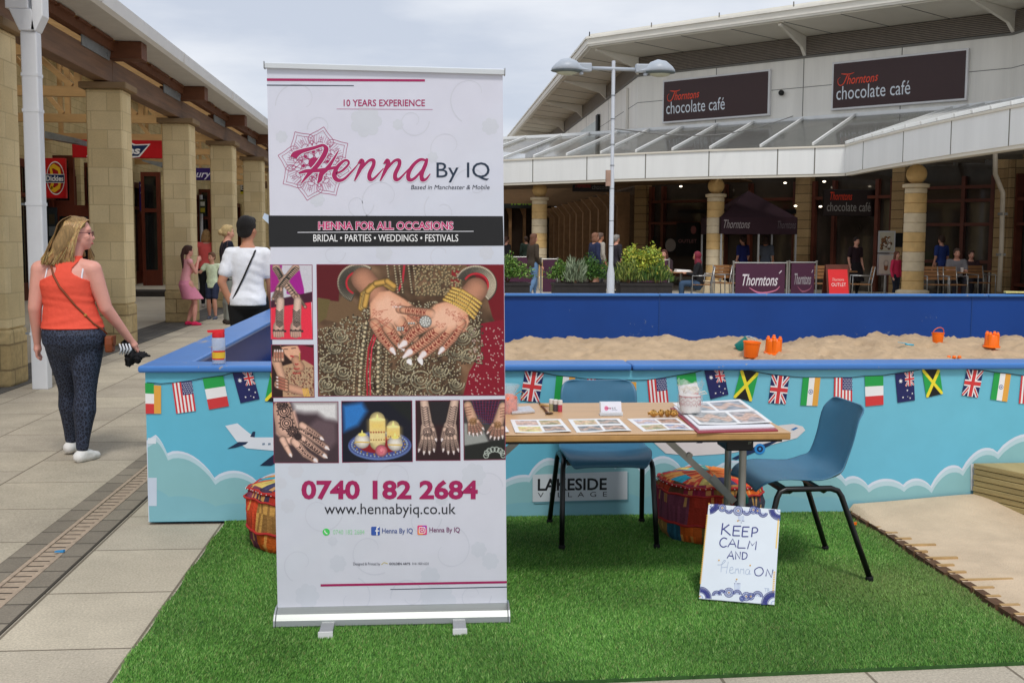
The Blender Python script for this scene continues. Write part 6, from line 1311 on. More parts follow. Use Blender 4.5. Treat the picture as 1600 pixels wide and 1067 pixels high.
# ---- patchwork poufs
M['patch'] = printmat('patchwork_cloth', .75, .2, bump=.9, bscale=90); M['piping'] = mat('red_piping', S(176, 40, 36), .7, var=.15, scale=60)
PAL = [(206, 96, 34), (168, 52, 36), (36, 140, 160), (90, 60, 40), (60, 48, 66), (186, 120, 60), (150, 110, 60), (150, 44, 70), (66, 66, 80), (196, 70, 40), (110, 92, 50), (40, 90, 110), (120, 60, 80)]
def pouf(loc, rz, label, seed, topcols):
    rg = random.Random(seed); t = thing('pouf', label, 'pouf', loc, rz, 'patchwork floor poufs'); R0 = .262; KS = .93
    prof = [(.225, .0), (.25, .012), (.264, .05), (.266, .10), (.270, .11), (.272, .20), (.266, .255), (.262, .262), (.252, .295), (.236, .312), (.20, .322), (.15, .33), (.08, .334), (.0001, .335)]
    n = 120; b = MB(); V = []
    lump = lambda a, z: 1+.034*math.sin(a*3+seed+z*11)+.022*math.sin(a*9+z*30+seed)+.008*math.sin(a*23+z*40)
    for r_, z in prof:
        for j in range(n): a = 6.283*j/n; k = lump(a, z) if r_ > .15 else 1; V.append((r_*k*math.cos(a), r_*k*math.sin(a), z*(1+.02*math.sin(a*4+seed))))
    bands = {0: (0, 3, 14), 1: (3, 6, 8), 2: (6, 9, 12), 3: (9, 11, 16), 4: (11, 13, 6)}
    o0 = len(b.v); 
    for bi, (i0, i1, cnt) in bands.items():
        cuts = sorted(int(n*k/cnt+rg.uniform(-.3, .3)*n/cnt) % n for k in range(cnt)); cols = [PAL[rg.randrange(len(PAL))] for _ in range(cnt+1)]
        if bi == 4: cols = topcols*3
        if bi == 3: cols = [(196, 44, 40), (206, 130, 60), (40, 150, 170), (186, 60, 40), (190, 170, 90), (60, 60, 90)]*4
        for i in range(i0, i1):
            fs = {}
            for j in range(n):
                k = sum(1 for c in cuts if c <= j) % cnt; fs.setdefault(k, []).append((i*n+j, i*n+(j+1) % n, (i+1)*n+(j+1) % n, (i+1)*n+j))
            for k, f in fs.items():
                for q in f:
                    c = P(*cols[k], rg.uniform(.7, 1.15)); zz = .5*(prof[i][1]+prof[i+1][1]); aj = (q[0]-i*n)
                    if rg.random() < .16: c = tuple(min(.8, v*.45+w*.6) for v, w in zip(c, P(226, 170, 90))) 
                    b.f.append(q); b.m.append(0); b.c.append(c)
    b.v = [tuple(v) for v in V]; b.build('cover', M['patch'], t, smooth=True)
    for r_, z, w_ in ((.238, .012, .006), (.272, .105, .007), (.272, .258, .006), (.255, .296, .009)):
        b = MB(); b.tube([(r_*lump(a, z)*math.cos(a), r_*lump(a, z)*math.sin(a), z*(1+.02*math.sin(a*4+seed))+.003*math.sin(a*17)) for a in np.linspace(0, 6.283, 90)], w_, 6, caps=False); b.build('piping', M['piping'], t, smooth=True)
    for k in range(12):
        a = k*6.283/12+rg.uniform(-.1, .1); r_ = .274; b = MB(); b.tube([(r_*math.cos(a), r_*math.sin(a), z) for z in (.108, .18, .256)], .0035, 5)
        if k % 2 == 0: b.build('seam', M['piping'], t)
    b = MB()
    for k in range(60): a = k*6.283/60; z_ = .296*(1+.02*math.sin(a*4+seed)); b.ell((.264*lump(a, .296)*math.cos(a), .264*lump(a, .296)*math.sin(a), z_), .0032, n=6, k=4)
    b.build('white_dot_trim', M['wax'], t)
    t.scale = (.95, .95, .92)
    for k in range(3): a = 2.6+k*2.1; b = MB(); b.tube([(.27*math.cos(a), .27*math.sin(a), .29), (.295*math.cos(a), .295*math.sin(a), .26), (.29*math.cos(a), .29*math.sin(a), .23)], [.004, .014, .018], 8, flat=.6); b.build('tassel', mat('mint_tassel', S(150, 200, 180), .8) if k == 0 else M['tealp'], t)
    return t
pouf((1.40, 5.215, ZG-.012), .4, 'patchwork pouf under the right end of the table', 3, [(196, 84, 40), (206, 110, 44), (60, 150, 150), (176, 60, 44)])
pouf((-.565, 5.18, ZG-.012), 2.2, 'patchwork pouf half hidden behind the left edge of the banner', 8, [(30, 150, 196), (210, 176, 110), (200, 60, 44), (90, 60, 90)])
# ---- hand drawn sign leaning on the table leg
BLp, BRp = G(1092, 936, ZG), G(1210, 945, ZG); TLp = atY(1107, 787, BLp.y+.135)
sx_ = (BRp-BLp); upv = (TLp-BLp); upv = upv-sx_.normalized()*upv.dot(sx_.normalized())*0; nsg = sx_.cross(upv).normalized(); nsg = nsg if nsg.y < 0 else -nsg
cs0 = (BLp+BRp)/2
def KP(px, py):
    d = ray(px, py); tt = (BLp-CO).dot(nsg)/d.dot(nsg); return CO+d*tt-cs0
sg = thing('drawn_sign', 'white hand drawn sign with blue henna borders leaning on the table leg', 'sign', cs0)
Qs = [KP(1107, 787), KP(1219.5, 796), KP(1210, 945), KP(1092, 935)]
b = MB(); b.hexa([v for v in Qs], [v-nsg*.016 for v in Qs]); b.build('board', mat('white_canvas', P(206, 214, 232), .6, var=.02), sg, bevel=.0015)
sp_ = Print(lambda x, y: tuple(KP(1080+x/6.273, 780+y/6.273)+nsg*.0012), nsg, .0003); IN = P(44, 50, 120); LB = P(120, 140, 196); YE = P(226, 176, 84); LG = P(160, 174, 196)
sp_.poly([(172, 44), (872, 100), (814, 1030), (82, 968)], P(206, 214, 234), 0)
def hand_(pts, w_=13, c=IN, l=3, sm=5): sp_.stroke(pts, w_, c, l+random.uniform(0, .6), sm=sm)
for st in ([(310, 232), (296, 345)], [(374, 246), (304, 298)], [(318, 290), (386, 352)], [(418, 262), (408, 355)], [(414, 262), (490, 262)], [(414, 304), (474, 308)], [(406, 354), (478, 356)], [(508, 270), (498, 364)], [(506, 270), (572, 270)], [(504, 312), (556, 314)], [(498, 364), (560, 364)], [(602, 276), (592, 368)]): hand_(st, 12, sm=0)
hand_([(600, 278), (634, 276), (652, 298), (638, 322), (598, 328)], 11); hand_([(352, 388), (318, 376), (286, 404), (284, 444), (312, 466), (348, 456)], 11)
for st in ([(358, 466), (408, 386), (440, 468)], [(378, 436), (432, 438)], [(466, 396), (456, 474)], [(456, 474), (532, 476)], [(552, 486), (574, 406), (598, 452), (640, 410), (630, 494)], [(352, 576), (394, 506), (416, 588)], [(372, 552), (412, 556)], [(436, 586), (434, 510), (478, 582), (482, 512)], [(504, 516), (500, 586)], [(732, 752), (744, 682), (786, 764), (802, 686)]): hand_(st, 10, sm=0)
hand_([(504, 518), (540, 526), (548, 552), (534, 578), (500, 586)], 9); hand_([(662, 664), (624, 690), (632, 738), (674, 746), (706, 712), (694, 672), (662, 664)], 9)
for st in ([(258, 640), (300, 636), (336, 604), (322, 596), (300, 636), (292, 710)], [(364, 610), (352, 680), (344, 726)], [(296, 668), (356, 660)], [(374, 692), (408, 684), (404, 662), (384, 670), (376, 706), (396, 724), (424, 712)], [(430, 726), (438, 678), (448, 690), (460, 676), (466, 724)], [(478, 728), (486, 682), (500, 688), (514, 680), (516, 730)], [(566, 684), (540, 690), (534, 726), (560, 730), (574, 690), (570, 728), (584, 726)]): hand_(st, 5, LG)
def paisley(cx, cy, R, n=4, a0=0., a1=6.3, c=LB):
    for k in range(n): r_ = R*(1-k/n); sp_.ring(cx, cy, r_, 4.5 if k % 2 else 6, IN if k % 2 == 0 else c, 2+k*.2, 22, a0, a1)
    m_ = max(6, int(R*.35)); 
    for k in range(m_):
        a = a0+(a1-a0)*k/m_; sp_.stroke([(cx+R*.55*math.cos(a), cy+R*.55*math.sin(a)), (cx+R*.95*math.cos(a), cy+R*.95*math.sin(a))], 3, IN, 3)
for cx, cy, R, a0, a1 in ((176, 46, 96, -.0, 1.5), (232, 70, 40, 0, 3.3), (305, 84, 36, 0, 6.3), (370, 100, 40, 0, 3.2), (460, 112, 46, 0, 6.3), (545, 112, 44, 0, 3.3), (610, 104, 38, 0, 6.3), (650, 112, 30, 0, 6.3), (705, 128, 46, .2, 3.2), (868, 98, 106, 1.5, 3.15), (86, 966, 110, 4.75, 6.35), (250, 940, 46, 3.1, 6.3), (370, 912, 46, 0, 6.3), (300, 920, 36, 3, 6.3), (450, 930, 44, 3.2, 6.4), (540, 950, 42, 0, 6.3), (584, 950, 34, 0, 6.3), (650, 950, 52, 3.2, 6.5), (500, 970, 26, 0, 6.3), (816, 1026, 130, 3.1, 4.75)): paisley(cx, cy, R, 4, a0, a1)
for x, y in ((305, 84), (460, 112), (610, 104), (650, 112), (370, 912), (540, 950), (584, 950), (86, 950), (176, 44), (272, 596), (578, 646), (446, 782), (458, 210)): sp_.circ(x, y, 8, YE, 6, 10); sp_.circ(x, y, 4, P(120, 90, 40), 7, 8)
for k in range(5): sp_.stroke([(462+k*13, 160), (464+k*13, 196+(20 if k == 2 else k*3))], 2.5, LB, 3); sp_.circ(464+k*13, 204+(24 if k == 2 else k*2), 4.5, IN, 4, 8); sp_.stroke([(428+k*12, 886), (426+k*13, 830-(20 if k == 1 else 0))], 2.5, LB, 3); sp_.circ(426+k*13, 824-(22 if k == 1 else 0), 4.5, IN, 4, 8)
for k in range(34): t0 = k/34; x = 160-70*t0; y = 150+680*t0; sp_.poly([(x-8, y), (x+6, y+2), (x+5, y+14), (x-9, y+12)], YE, 2)
sp_.stroke([(856, 190), (832, 480)], 14, P(226, 190, 110), 2)
for k in range(12): y = 705+k*18; sp_.poly([(806-k*1.1, y), (826-k*1.1, y+1), (825-k*1.1, y+11), (805-k*1.1, y+10)], YE, 2)
sp_.text('TR', 718, 904, 770, 868, LG, 3); sp_.build('drawing', M['paper'], sg)
# odds and ends on the ground
b = MB(); b.hexa([(-.02, -.006, 0), (.02, -.01, 0), (.024, .006, 0), (-.014, .01, 0)], [(-.02, -.006, .006), (.02, -.01, .012), (.024, .006, .01), (-.014, .01, .005)]); o = b.build('litter_scrap', mat('blue_plastic_scrap', S(60, 150, 210), .5)); g_ = G(93, 866); o.location = (g_.x, g_.y, .012); put(o, 'scrap of bright blue plastic lying on the drain edge', 'litter')
b = MB(); b.hexa([(-.02, -.008, 0), (.014, -.012, 0), (.02, .008, 0), (-.012, .012, 0)], [(-.02, -.008, .008), (.014, -.012, .016), (.02, .008, .012), (-.012, .012, .006)]); o = b.build('litter_scrap', M['orange']); g_ = G(1333, 822, .02); o.location = (g_.x, g_.y, .03); put(o, 'scrap of orange plastic at the edge of the turf by the boards', 'litter')
# ================================================================ people
def skinmat(name, c): 
    m = mat(name, S(*c), .5, var=.05, scale=14, spec=.35, bump=.05, bscale=300); m.node_tree.nodes['Principled BSDF'].inputs['Subsurface Weight'].default_value = .08
    m.node_tree.nodes['Principled BSDF'].inputs['Subsurface Radius'].default_value = (.01, .004, .002); return m
M['skin'] = skinmat('fair_skin', (214, 158, 136)); M['skin2'] = skinmat('tanned_skin', (190, 134, 106)); M['skin3'] = skinmat('pink_skin', (222, 160, 144))
def meld(name, prims, mt, parent, vox=.012, smooth=4, extra=None):
    """overlapping tapered limbs fused into one continuous surface"""
    b = MB()
    for p in prims:
        if p[0] == 'c':
            _, a, c, r0, r1 = p; a = Vector(a); c = Vector(c); n = 14
            d = c-a; L_ = max(d.length, 1e-5); k = 3; st = [a+d*(i/k) for i in range(k+1)]; 
            b.tube([a-d.normalized()*0]+st[1:], [r0+(r1-r0)*(i/k) for i in range(k+1)], n); b.ell(a, r0, n=n, k=8); b.ell(c, r1, n=n, k=8)
        elif p[0] == 'l':
            n = 28; V = []
            for (c, rx, ry, *ex) in p[1]:
                ee = ex[0] if ex else 2.3
                for j in range(n):
                    t_ = 6.2832*j/n; cx, sx = math.cos(t_), math.sin(t_); V.append((c[0]+rx*math.copysign(abs(cx)**(2/ee), cx), c[1]+ry*math.copysign(abs(sx)**(2/ee), sx), c[2]))
            k = len(p[1]); b.add(V, [(i*n+j, i*n+(j+1) % n, (i+1)*n+(j+1) % n, (i+1)*n+j) for i in range(k-1) for j in range(n)]+[tuple(range(n))[::-1], tuple((k-1)*n+j for j in range(n))])
        elif p[0] == 'e': b.ell(p[1], p[2], n=18, k=12, rot=(Matrix.Rotation(p[3], 3, p[4]) if len(p) > 3 else None))
        elif p[0] == 'h': b.hexa(p[1], p[2])
    me = bpy.data.meshes.new(name); me.from_pydata(b.v, [], b.f); o = bpy.data.objects.new(name, me); COL.objects.link(o)
    r = o.modifiers.new('r', 'REMESH'); r.mode = 'VOXEL'; r.voxel_size = vox
    s = o.modifiers.new('s', 'SMOOTH'); s.factor = .5; s.iterations = smooth
    bpy.context.view_layer.update(); m2 = bpy.data.meshes.new_from_object(o.evaluated_get(bpy.context.evaluated_depsgraph_get()))
    bpy.data.objects.remove(o); bpy.data.meshes.remove(me); m2.name = name
    m2.polygons.foreach_set('use_smooth', [True]*len(m2.polygons))
    if extra:
        for v in m2.vertices: v.co = extra(v.co)
    m2.materials.clear(); m2.materials.append(mt); o = bpy.data.objects.new(name, m2); COL.objects.link(o); o.parent = parent; return o
DEF = dict(pelvis=(0, 0, .525), waist=(0, 0, .61), chest=(0, 0, .72), neck=(0, 0, .82), head=(0, .012, .925), shL=(-.105, 0, .80), shR=(.105, 0, .80), elL=(-.135, -.01, .635), elR=(.135, -.01, .635), haL=(-.14, .04, .48), haR=(.14, .04, .48), hpL=(-.052, 0, .52), hpR=(.052, 0, .52), knL=(-.055, .02, .285), knR=(.055, .02, .285), ftL=(-.055, -.01, .045), ftR=(.055, -.01, .045))
TOR = [(.435, .046, .034), (.462, .078, .056), (.485, .091, .066), (.515, .098, .073), (.545, .096, .070), (.58, .086, .061), (.62, .078, .055), (.66, .080, .056), (.70, .087, .060), (.74, .093, .061), (.77, .094, .057), (.795, .086, .050), (.812, .064, .043), (.826, .042, .036), (.845, .033, .033)]
def spine(J, h, fr):
    ks = [(.525, 'pelvis'), (.61, 'waist'), (.72, 'chest'), (.82, 'neck')]
    if fr <= .525: return J['pelvis']+Vector((0, 0, (fr-.525)*h))
    for (a, p), (b_, q) in zip(ks[:-1], ks[1:]):
        if fr <= b_: return J[p].lerp(J[q], (fr-a)/(b_-a))
    return J['neck']+(J['head']-J['neck'])*((fr-.82)/.105)
def torso(J, h, f, e, lo, hi, prof=TOR, straight=False):
    fs = [r[0] for r in prof]; out = []
    for fr in sorted(set([lo, hi]+[v for v in fs if lo < v < hi])):
        x = max(fr, .515) if straight else fr
        rx = float(np.interp(x, fs, [r[1] for r in prof])); ry = float(np.interp(x, fs, [r[2] for r in prof])); c = spine(J, h, fr); out.append(((c.x, c.y-(.008*h if .48 < fr < .56 else 0), c.z), rx*f+e, ry*f+e))
    return ('l', out)
LEG = [(0, .058), (.15, .058), (.4, .051), (.7, .041), (.95, .035), (1.05, .0345), (1.3, .0375), (1.5, .033), (1.75, .0245), (1.93, .0205)]
def leg(J, s, h, f, e, t0, t1, w_=1.):
    P_ = lambda t: J['hp'+s].lerp(J['kn'+s], t) if t <= 1 else J['kn'+s].lerp(J['ft'+s], t-1)
    ts = sorted(set([t0, t1]+[t for t, _ in LEG if t0 < t < t1])); rr = lambda t: float(np.interp(t, [a for a, _ in LEG], [b for _, b in LEG]))*(f if t < 1.5 else h)*(w_ if t > .7 else 1)+e
    return [('c', P_(a), P_(b), rr(a), rr(b)) for a, b in zip(ts[:-1], ts[1:])]
def person(loc, rz, h, label, clothes, pose={}, skin='skin', hair=('short', (60, 40, 30)), face=0., fat=1., vox=.013, cat='person', name='person', prof=TOR, hipw=1.):
    """facing +y in its own frame; pose and radii in fractions of the height"""
    J = {k: Vector(v) for k, v in DEF.items()}; J.update({k: Vector(v) for k, v in pose.items()}); J = {k: v*h for k, v in J.items() if len(k) > 2 and k[:2] != 'fd'}
    t = thing(name, label, cat, loc, rz); sk = M[skin]; f = h*fat; Rz = Matrix.Rotation(R_(face), 3, 'Z')
    H_ = J['head']; hv = lambda x, y, z: H_+Rz @ Vector((x*h, y*h, z*h))
    pr = []
    # torso
    pr += [torso(J, h, f, 0, .44, .845, prof)]
    pr += [('c', J['neck']-Vector((0, 0, .03*h)), H_-Vector((0, .004*h, .035*h)), .034*f, .031*h)]
    for s in 'LR':
        pr += [('c', J['neck']-Vector((0, 0, .015*h)), J['sh'+s], .03*f, .034*f), ('c', J['sh'+s], J['el'+s], .033*f, .024*f), ('c', J['el'+s], J['ha'+s], .024*f, .0155*h)]
        pr += leg(J, s, h, f, 0, 0, 1.93)
        fd = Vector(pose.get('fd'+s, (0, 1, 0))).normalized(); pr += [('c', J['ft'+s]-fd*.012*h-Vector((0, 0, .02*h)), J['ft'+s]+fd*.055*h-Vector((0, 0, .026*h)), .018*h, .013*h)]
        # hand: palm, four unequal bent fingers and a thumb from the side
        w_ = J['ha'+s]; d = (w_-J['el'+s]).normalized(); sd = d.cross(Vector((0, 1, 0))).normalized() if abs(d.y) < .9 else Vector((1, 0, 0)); sd = sd*(-1 if s == 'L' else 1); fw = Vector((0, 1, 0)); fw = (fw-d*fw.dot(d)).normalized()
        pr += [('c', w_, w_+d*.034*h, .0135*h, .0165*h), ('c', w_+d*.03*h+fw*.01*h, w_+d*.03*h-fw*.01*h, .012*h, .012*h)]
        for k, ln in enumerate((.036, .042, .039, .030)):
            b0 = w_+d*.042*h+fw*(.0165-.011*k)*h; b1 = b0+d*ln*.55*h; b2 = b1+(d*.75-sd*.5)*ln*.5*h; pr += [('c', b0, b1, .0062*h, .0056*h), ('c', b1, b2, .0056*h, .0046*h)]
        b0 = w_+d*.012*h+fw*.012*h; b1 = b0+d*.02*h+fw*.018*h; pr += [('c', b0, b1, .0075*h, .0062*h), ('c', b1, b1+d*.018*h, .006*h, .005*h)]
    # head with face
    pr += [('e', hv(0, -.004, .012), (.045*h, .056*h, .058*h)), ('e', hv(0, .018, -.022), (.036*h, .038*h, .042*h)), ('e', hv(0, .034, -.048), (.018*h, .016*h, .014*h)), ('c', hv(0, .049, .002), hv(0, .0605, -.0165), .0050*h, .0072*h), ('e', hv(0, .040, .018), (.033*h, .0135*h, .012*h)), ('e', hv(0, .051, -.034), (.014*h, .007*h, .005*h)), ('e', hv(0, .049, -.040), (.012*h, .007*h, .004*h)), ('e', hv(-.022, .038, -.014), (.014*h, .013*h, .014*h)), ('e', hv(.022, .038, -.014), (.014*h, .013*h, .014*h))]
    for s in (-1, 1): pr += [('e', hv(.045*s, -.004, -.006), (.006*h, .012*h, .018*h))]
    turn = lambda L_: [p+(R_(face), 'Z') if p[0] == 'e' and (Vector(p[1])-H_).length < .2*h else p for p in L_]
    pr = turn(pr); body = meld('body', pr, sk, t, vox if fat > .9 else vox*.9, 3)
    eye = MB(); 
    for s in (-1, 1): eye.ell(hv(.0175*s, .0455, .003), (.0068*h, .0045*h, .0048*h), n=8, k=6, rot=Rz)
    eye.build('eyes', bpy.data.materials.get('dark_eye') or mat('dark_eye', S(40, 28, 24), .3), t, smooth=True)
    mo_ = MB(); mo_.ell(hv(0, .0555, -.0365), (.0125*h, .005*h, .0042*h), n=10, k=6, rot=Rz); mo_.build('lips', bpy.data.materials.get('lips') or mat('lips', S(170, 88, 84), .5), t, smooth=True)
    # hair
    kind, hc = hair[:2]
    if kind:
        hm = mat('hair', S(*hc), .55, var=.35, scale=30, stretch=(4, 4, .5), bump=.9, bscale=260)
        hp = [('e', hv(0, -.012, .022), (.0525*h, .060*h, .0575*h)), ('e', hv(0, .022, .05), (.04*h, .03*h, .024*h))]
        if kind == 'short': hp += [('e', hv(0, -.03, -.01), (.046*h, .036*h, .04*h))]
        if kind == 'bob': hp += [('c', hv(-.04, -.012, .0), hv(-.05, -.01, -.07), .022*h, .02*h), ('c', hv(.04, -.012, .0), hv(.05, -.01, -.07), .022*h, .02*h), ('e', hv(0, -.035, -.035), (.056*h, .03*h, .055*h))]
        if kind == 'long': hp += [('c', hv(-.04, -.014, .0), hv(-.05, -.02, -.13), .022*h, .018*h), ('c', hv(.04, -.014, .0), hv(.05, -.02, -.13), .022*h, .018*h), ('e', hv(0, -.04, -.07), (.058*h, .026*h, .10*h))]
        if kind == 'pony': hp += [('e', hv(0, -.03, -.005), (.046*h, .036*h, .04*h)), ('c', hv(0, -.06, .02), hv(0, -.085, -.05), .024*h, .022*h), ('c', hv(0, -.085, -.05), hv(0, -.075, -.21), .022*h, .010*h)]
        if kind == 'bun': hp += [('e', hv(0, -.03, -.005), (.048*h, .036*h, .04*h)), ('e', hv(0, -.075, .0), (.03*h, .026*h, .03*h))]
        if kind == 'scarf': hp = [('e', hv(0, -.006, .014), (.056*h, .06*h, .064*h)), ('c', hv(0, 0, -.045), hv(0, -.01, -.09), .05*h, .062*h)]
        vz = max(vox*.8, .007)
        def cut(c):   # keep the face open
            q = Rz.transposed() @ (c-H_)/h
            if q.y > .035 and q.z < .036: c = c-(Rz @ Vector((0, (q.y-.035)*h*1.0, 0)))
            return c
        meld('hair' if kind != 'scarf' else 'headscarf', turn(hp), hm, t, vz, 2, cut)
    for name_, spec in clothes.items():
        ty, c = spec[0], spec[1]; k = dict(spec[2]) if len(spec) > 2 else {}; mt = k.get('mat') or mat(name_, S(*c), .85, var=k.get('var', .1), scale=k.get('sc', 8), bump=.35, bscale=40)
        e = .0075*h; pp = []
        if ty == 'top':
            lo = k.get('lo', .5); pp.append(torso(J, h, f, e, lo, .822, prof, True))
            sl = k.get('sleeve', .45)
            for s in 'LR':
                pp += [('c', J['neck']-Vector((0, 0, .022*h)), J['sh'+s], .03*f+e*.6, .034*f+e)]
                if sl > 0:
                    if sl <= 1: pp += [('c', J['sh'+s], J['sh'+s].lerp(J['el'+s], sl), .033*f+e, (.033-.009*sl)*f+e*1.5)]
                    else: pp += [('c', J['sh'+s], J['el'+s], .033*f+e, .024*f+e*1.2), ('c', J['el'+s], J['el'+s].lerp(J['ha'+s], sl-1), .024*f+e*1.2, .0155*h+e*1.2)]
        if ty == 'legs':
            lo = k.get('to', 1.); w_ = k.get('w', 1.)
            pp += [torso(J, h, f, e*.6, .426, .575, prof)]
            for s in 'LR':
                if lo >= .5: pp += leg(J, s, h, f, e*.6, 0, min(1.93, 1+(lo-.5)*1.86), w_)
                else: pp += leg(J, s, h, f, e*.5, 0, .35, w_)+leg(J, s, h, f, e*1.3, .3, lo*2, w_)
        if ty == 'skirt':
            zb = k.get('lo', .34); c0 = spine(J, h, .52); km = (J['knL']+J['knR'])/2; R_l = []
            for t_ in (0, .15, .4, .7, 1.): c = c0.lerp(Vector((km.x, km.y*.75, zb*h)), t_); R_l.append((tuple(c), (.102+.03*t_)*f+e*1.4, (.086+.055*t_)*f+e*1.6))
            pp += [('l', [(tuple(spine(J, h, .575)), .09*f+e, .064*f+e)]+R_l)]
        if ty == 'shoes':
            for s in 'LR':
                b0 = J['ft'+s]; up = 0; fd = Vector(pose.get('fd'+s, (0, 1, 0))).normalized(); sd = Vector((fd.y, -fd.x, 0))
                pp_ = [('c', b0-fd*.016*h-Vector((0, 0, .020*h)), b0+fd*.045*h-Vector((0, 0, .024*h)), .0245*h, .0225*h), ('c', b0+fd*.045*h-Vector((0, 0, .024*h)), b0+fd*.082*h+sd*(.006*h*(1 if s == 'L' else -1))-Vector((0, 0, .029*h)), .0225*h, .0165*h), ('c', b0+fd*.0*h-Vector((0, 0, .008*h)), b0+fd*.035*h-Vector((0, 0, .018*h)), .0245*h, .022*h)]
                zb_ = b0.z-.045*h+.001
                shoe_cut = lambda c, z_=zb_: Vector((c.x, c.y, max(c.z, z_)))
                meld('shoe', pp_, mt, t, vox*.8, 2, shoe_cut)
            continue
        fl = k.get('fold', 0)
        ex = (lambda c: c+Vector((0, 0, 0))+Vector((c.x, c.y, 0)).normalized()*fl*math.sin(c.z*70+c.x*30)*.5*(1+math.sin(c.x*22))) if fl else None
        meld(name_, pp, mt, t, vox*.9, 9 if ty == 'legs' else 3, ex)
    t['_h'] = h; del t['_h']
    return t, J, hv
# ---- the woman in the orange vest, walking away and looking to the right
wp = G(128, 722); WH_ = 1.585
M['leggings'], nt_, bs_ = nmat('snake_print_leggings'); 
vr = N(nt_, 'ShaderNodeTexVoronoi', feature='DISTANCE_TO_EDGE'); vr.inputs['Scale'].default_value = 62; tc_ = N(nt_, 'ShaderNodeTexCoord'); mp_n = N(nt_, 'ShaderNodeMapping'); mp_n.inputs['Scale'].default_value = (1, 1, .62)
cr_ = N(nt_, 'ShaderNodeValToRGB'); cr_.color_ramp.elements[0].position = .02; cr_.color_ramp.elements[0].color = S(66, 76, 100)+(1,); cr_.color_ramp.elements[1].position = .11; cr_.color_ramp.elements[1].color = S(24, 29, 46)+(1,)
nt_.links.new(tc_.outputs['Object'], mp_n.inputs[0]); nt_.links.new(mp_n.outputs[0], vr.inputs['Vector']); nt_.links.new(vr.outputs['Distance'], cr_.inputs[0]); nt_.links.new(cr_.outputs[0], bs_.inputs['Base Color']); bs_.inputs['Roughness'].default_value = .75
vest = mat('orange_vest_cloth', S(232, 84, 62), .8, var=.06, scale=5, bump=.5, bscale=30)
pose = dict(pelvis=(-.014, 0, .525), waist=(-.026, 0, .61), chest=(-.040, .0, .72), neck=(-.030, .012, .82), head=(.002, .028, .925), hpL=(-.062, .0, .50), hpR=(.030, 0, .50), knL=(-.068, .10, .285), knR=(.022, .0, .285), ftL=(-.088, .175, .052), ftR=(.002, .0, .045), fdL=(.35, 1, 0), fdR=(.62, 1, 0),
  shL=(-.137, .0, .782), shR=(.063, .0, .782), elL=(-.160, -.012, .632), elR=(.108, .01, .628), haL=(-.168, .03, .492), haR=(.182, .085, .495))
WPR = [(.425, .050, .038), (.455, .088, .060), (.49, .103, .074), (.525, .106, .080), (.56, .099, .072), (.60, .089, .064), (.64, .081, .058), (.68, .080, .058), (.72, .083, .060), (.75, .085, .058), (.78, .082, .052), (.80, .068, .045), (.815, .048, .038), (.828, .036, .032), (.845, .031, .031)]
wo, J, hv = person((wp.x, wp.y, 0), R_(2), WH_, 'woman in an orange racerback vest and dark patterned leggings walking away and looking right', {'leggings': ('legs', (30, 36, 54), {'mat': M['leggings']}), 'trainers': ('shoes', (232, 230, 228))}, pose, 'skin3', (None, (0, 0, 0)), face=-82, fat=1.12, vox=.0068, prof=WPR)
h = WH_; f_ = h*1.12
def vcut(c):
    z = c.z/h; cc = spine(J, h, z); dx = abs(c.x-cc.x)/h; back = c.y < cc.y
    t_ = min(1, max(0, (.778-z)/.056)); w_ = (.030 if back else .052)+.085*t_*t_*(3-2*t_)+(.02*max(0, (z-.79)/.03) if back else 0)
    d = Vector((c.x-cc.x, c.y-cc.y, 0))
    if z > .722 and dx > w_: k = min(1, (dx-w_)/.006); c = c-d.normalized()*.020*k
    fold = .0022*math.sin(z*190+c.x*18)*max(0, 1-abs(z-.66)/.05)+.0026*math.sin(z*150-c.x*26)*max(0, 1-abs(z-.575)/.04)
    return c+d.normalized()*fold
meld('vest', [torso(J, h, f_, .0085*h, .548, .838, WPR)], vest, wo, .0062, 2, vcut)
wb = mat('white_strap', S(232, 232, 240), .7)
for s in (-1, 1):
    b = MB(); P_ = []
    for z, dx in ((.815, .052), (.80, .066), (.785, .069), (.765, .069), (.75, .070), (.735, .072)):
        cc = spine(J, h, z); rx = float(np.interp(z, [r[0] for r in WPR], [r[1] for r in WPR]))*1.12; ry = float(np.interp(z, [r[0] for r in WPR], [r[2] for r in WPR]))*1.12
        yy = ry*max(0, 1-(min(dx, rx*.995)/rx)**2.3)**(1/2.3); P_.append(Vector((cc.x+s*dx*h, cc.y-yy*h-.004, z*h)))
    b.tube(P_, .0058, 6, flat=.6); b.build('bra_strap', wb, wo, smooth=True)
# hair: thick shoulder length, dark blond, tousled ends
hm = mat('dark_blond_hair', S(192, 156, 106), .5, var=.42, scale=34, stretch=(5, 5, .35), bump=1., bscale=220)
hp = [('e', hv(0, -.012, .018), (.054*h, .060*h, .056*h)), ('e', hv(0, .018, .044), (.042*h, .030*h, .026*h))]
for x in (-.038, 0, .038): hp += [('c', hv(x, -.028, .005), hv(x*1.1, -.062, -.05), .036*h, .034*h), ('c', hv(x*1.1, -.062, -.05), hv(x*1.15, -.092, -.105), .034*h, .018*h)]
hp += [('c', hv(.044, -.022, .01), hv(.047, -.034, -.095), .018*h, .013*h), ('c', hv(-.046, -.01, .0), hv(-.04, .018, -.085), .014*h, .008*h), ('c', hv(-.044, -.022, .01), hv(-.045, -.04, -.10), .018*h, .014*h)]
def cuthair(c):
    q = Matrix.Rotation(R_(82), 3, 'Z') @ (c-J['head'])/h
    lim = .034 if q.z > .03 else max(-.004, .034-(.03-q.z)*1.6)
    if q.y > lim and q.x > -.02: c = c-(Matrix.Rotation(R_(-82), 3, 'Z') @ Vector((.012*h*min(1, (q.y-lim)/.01), (q.y-lim)*h*.9, 0)))
    return c
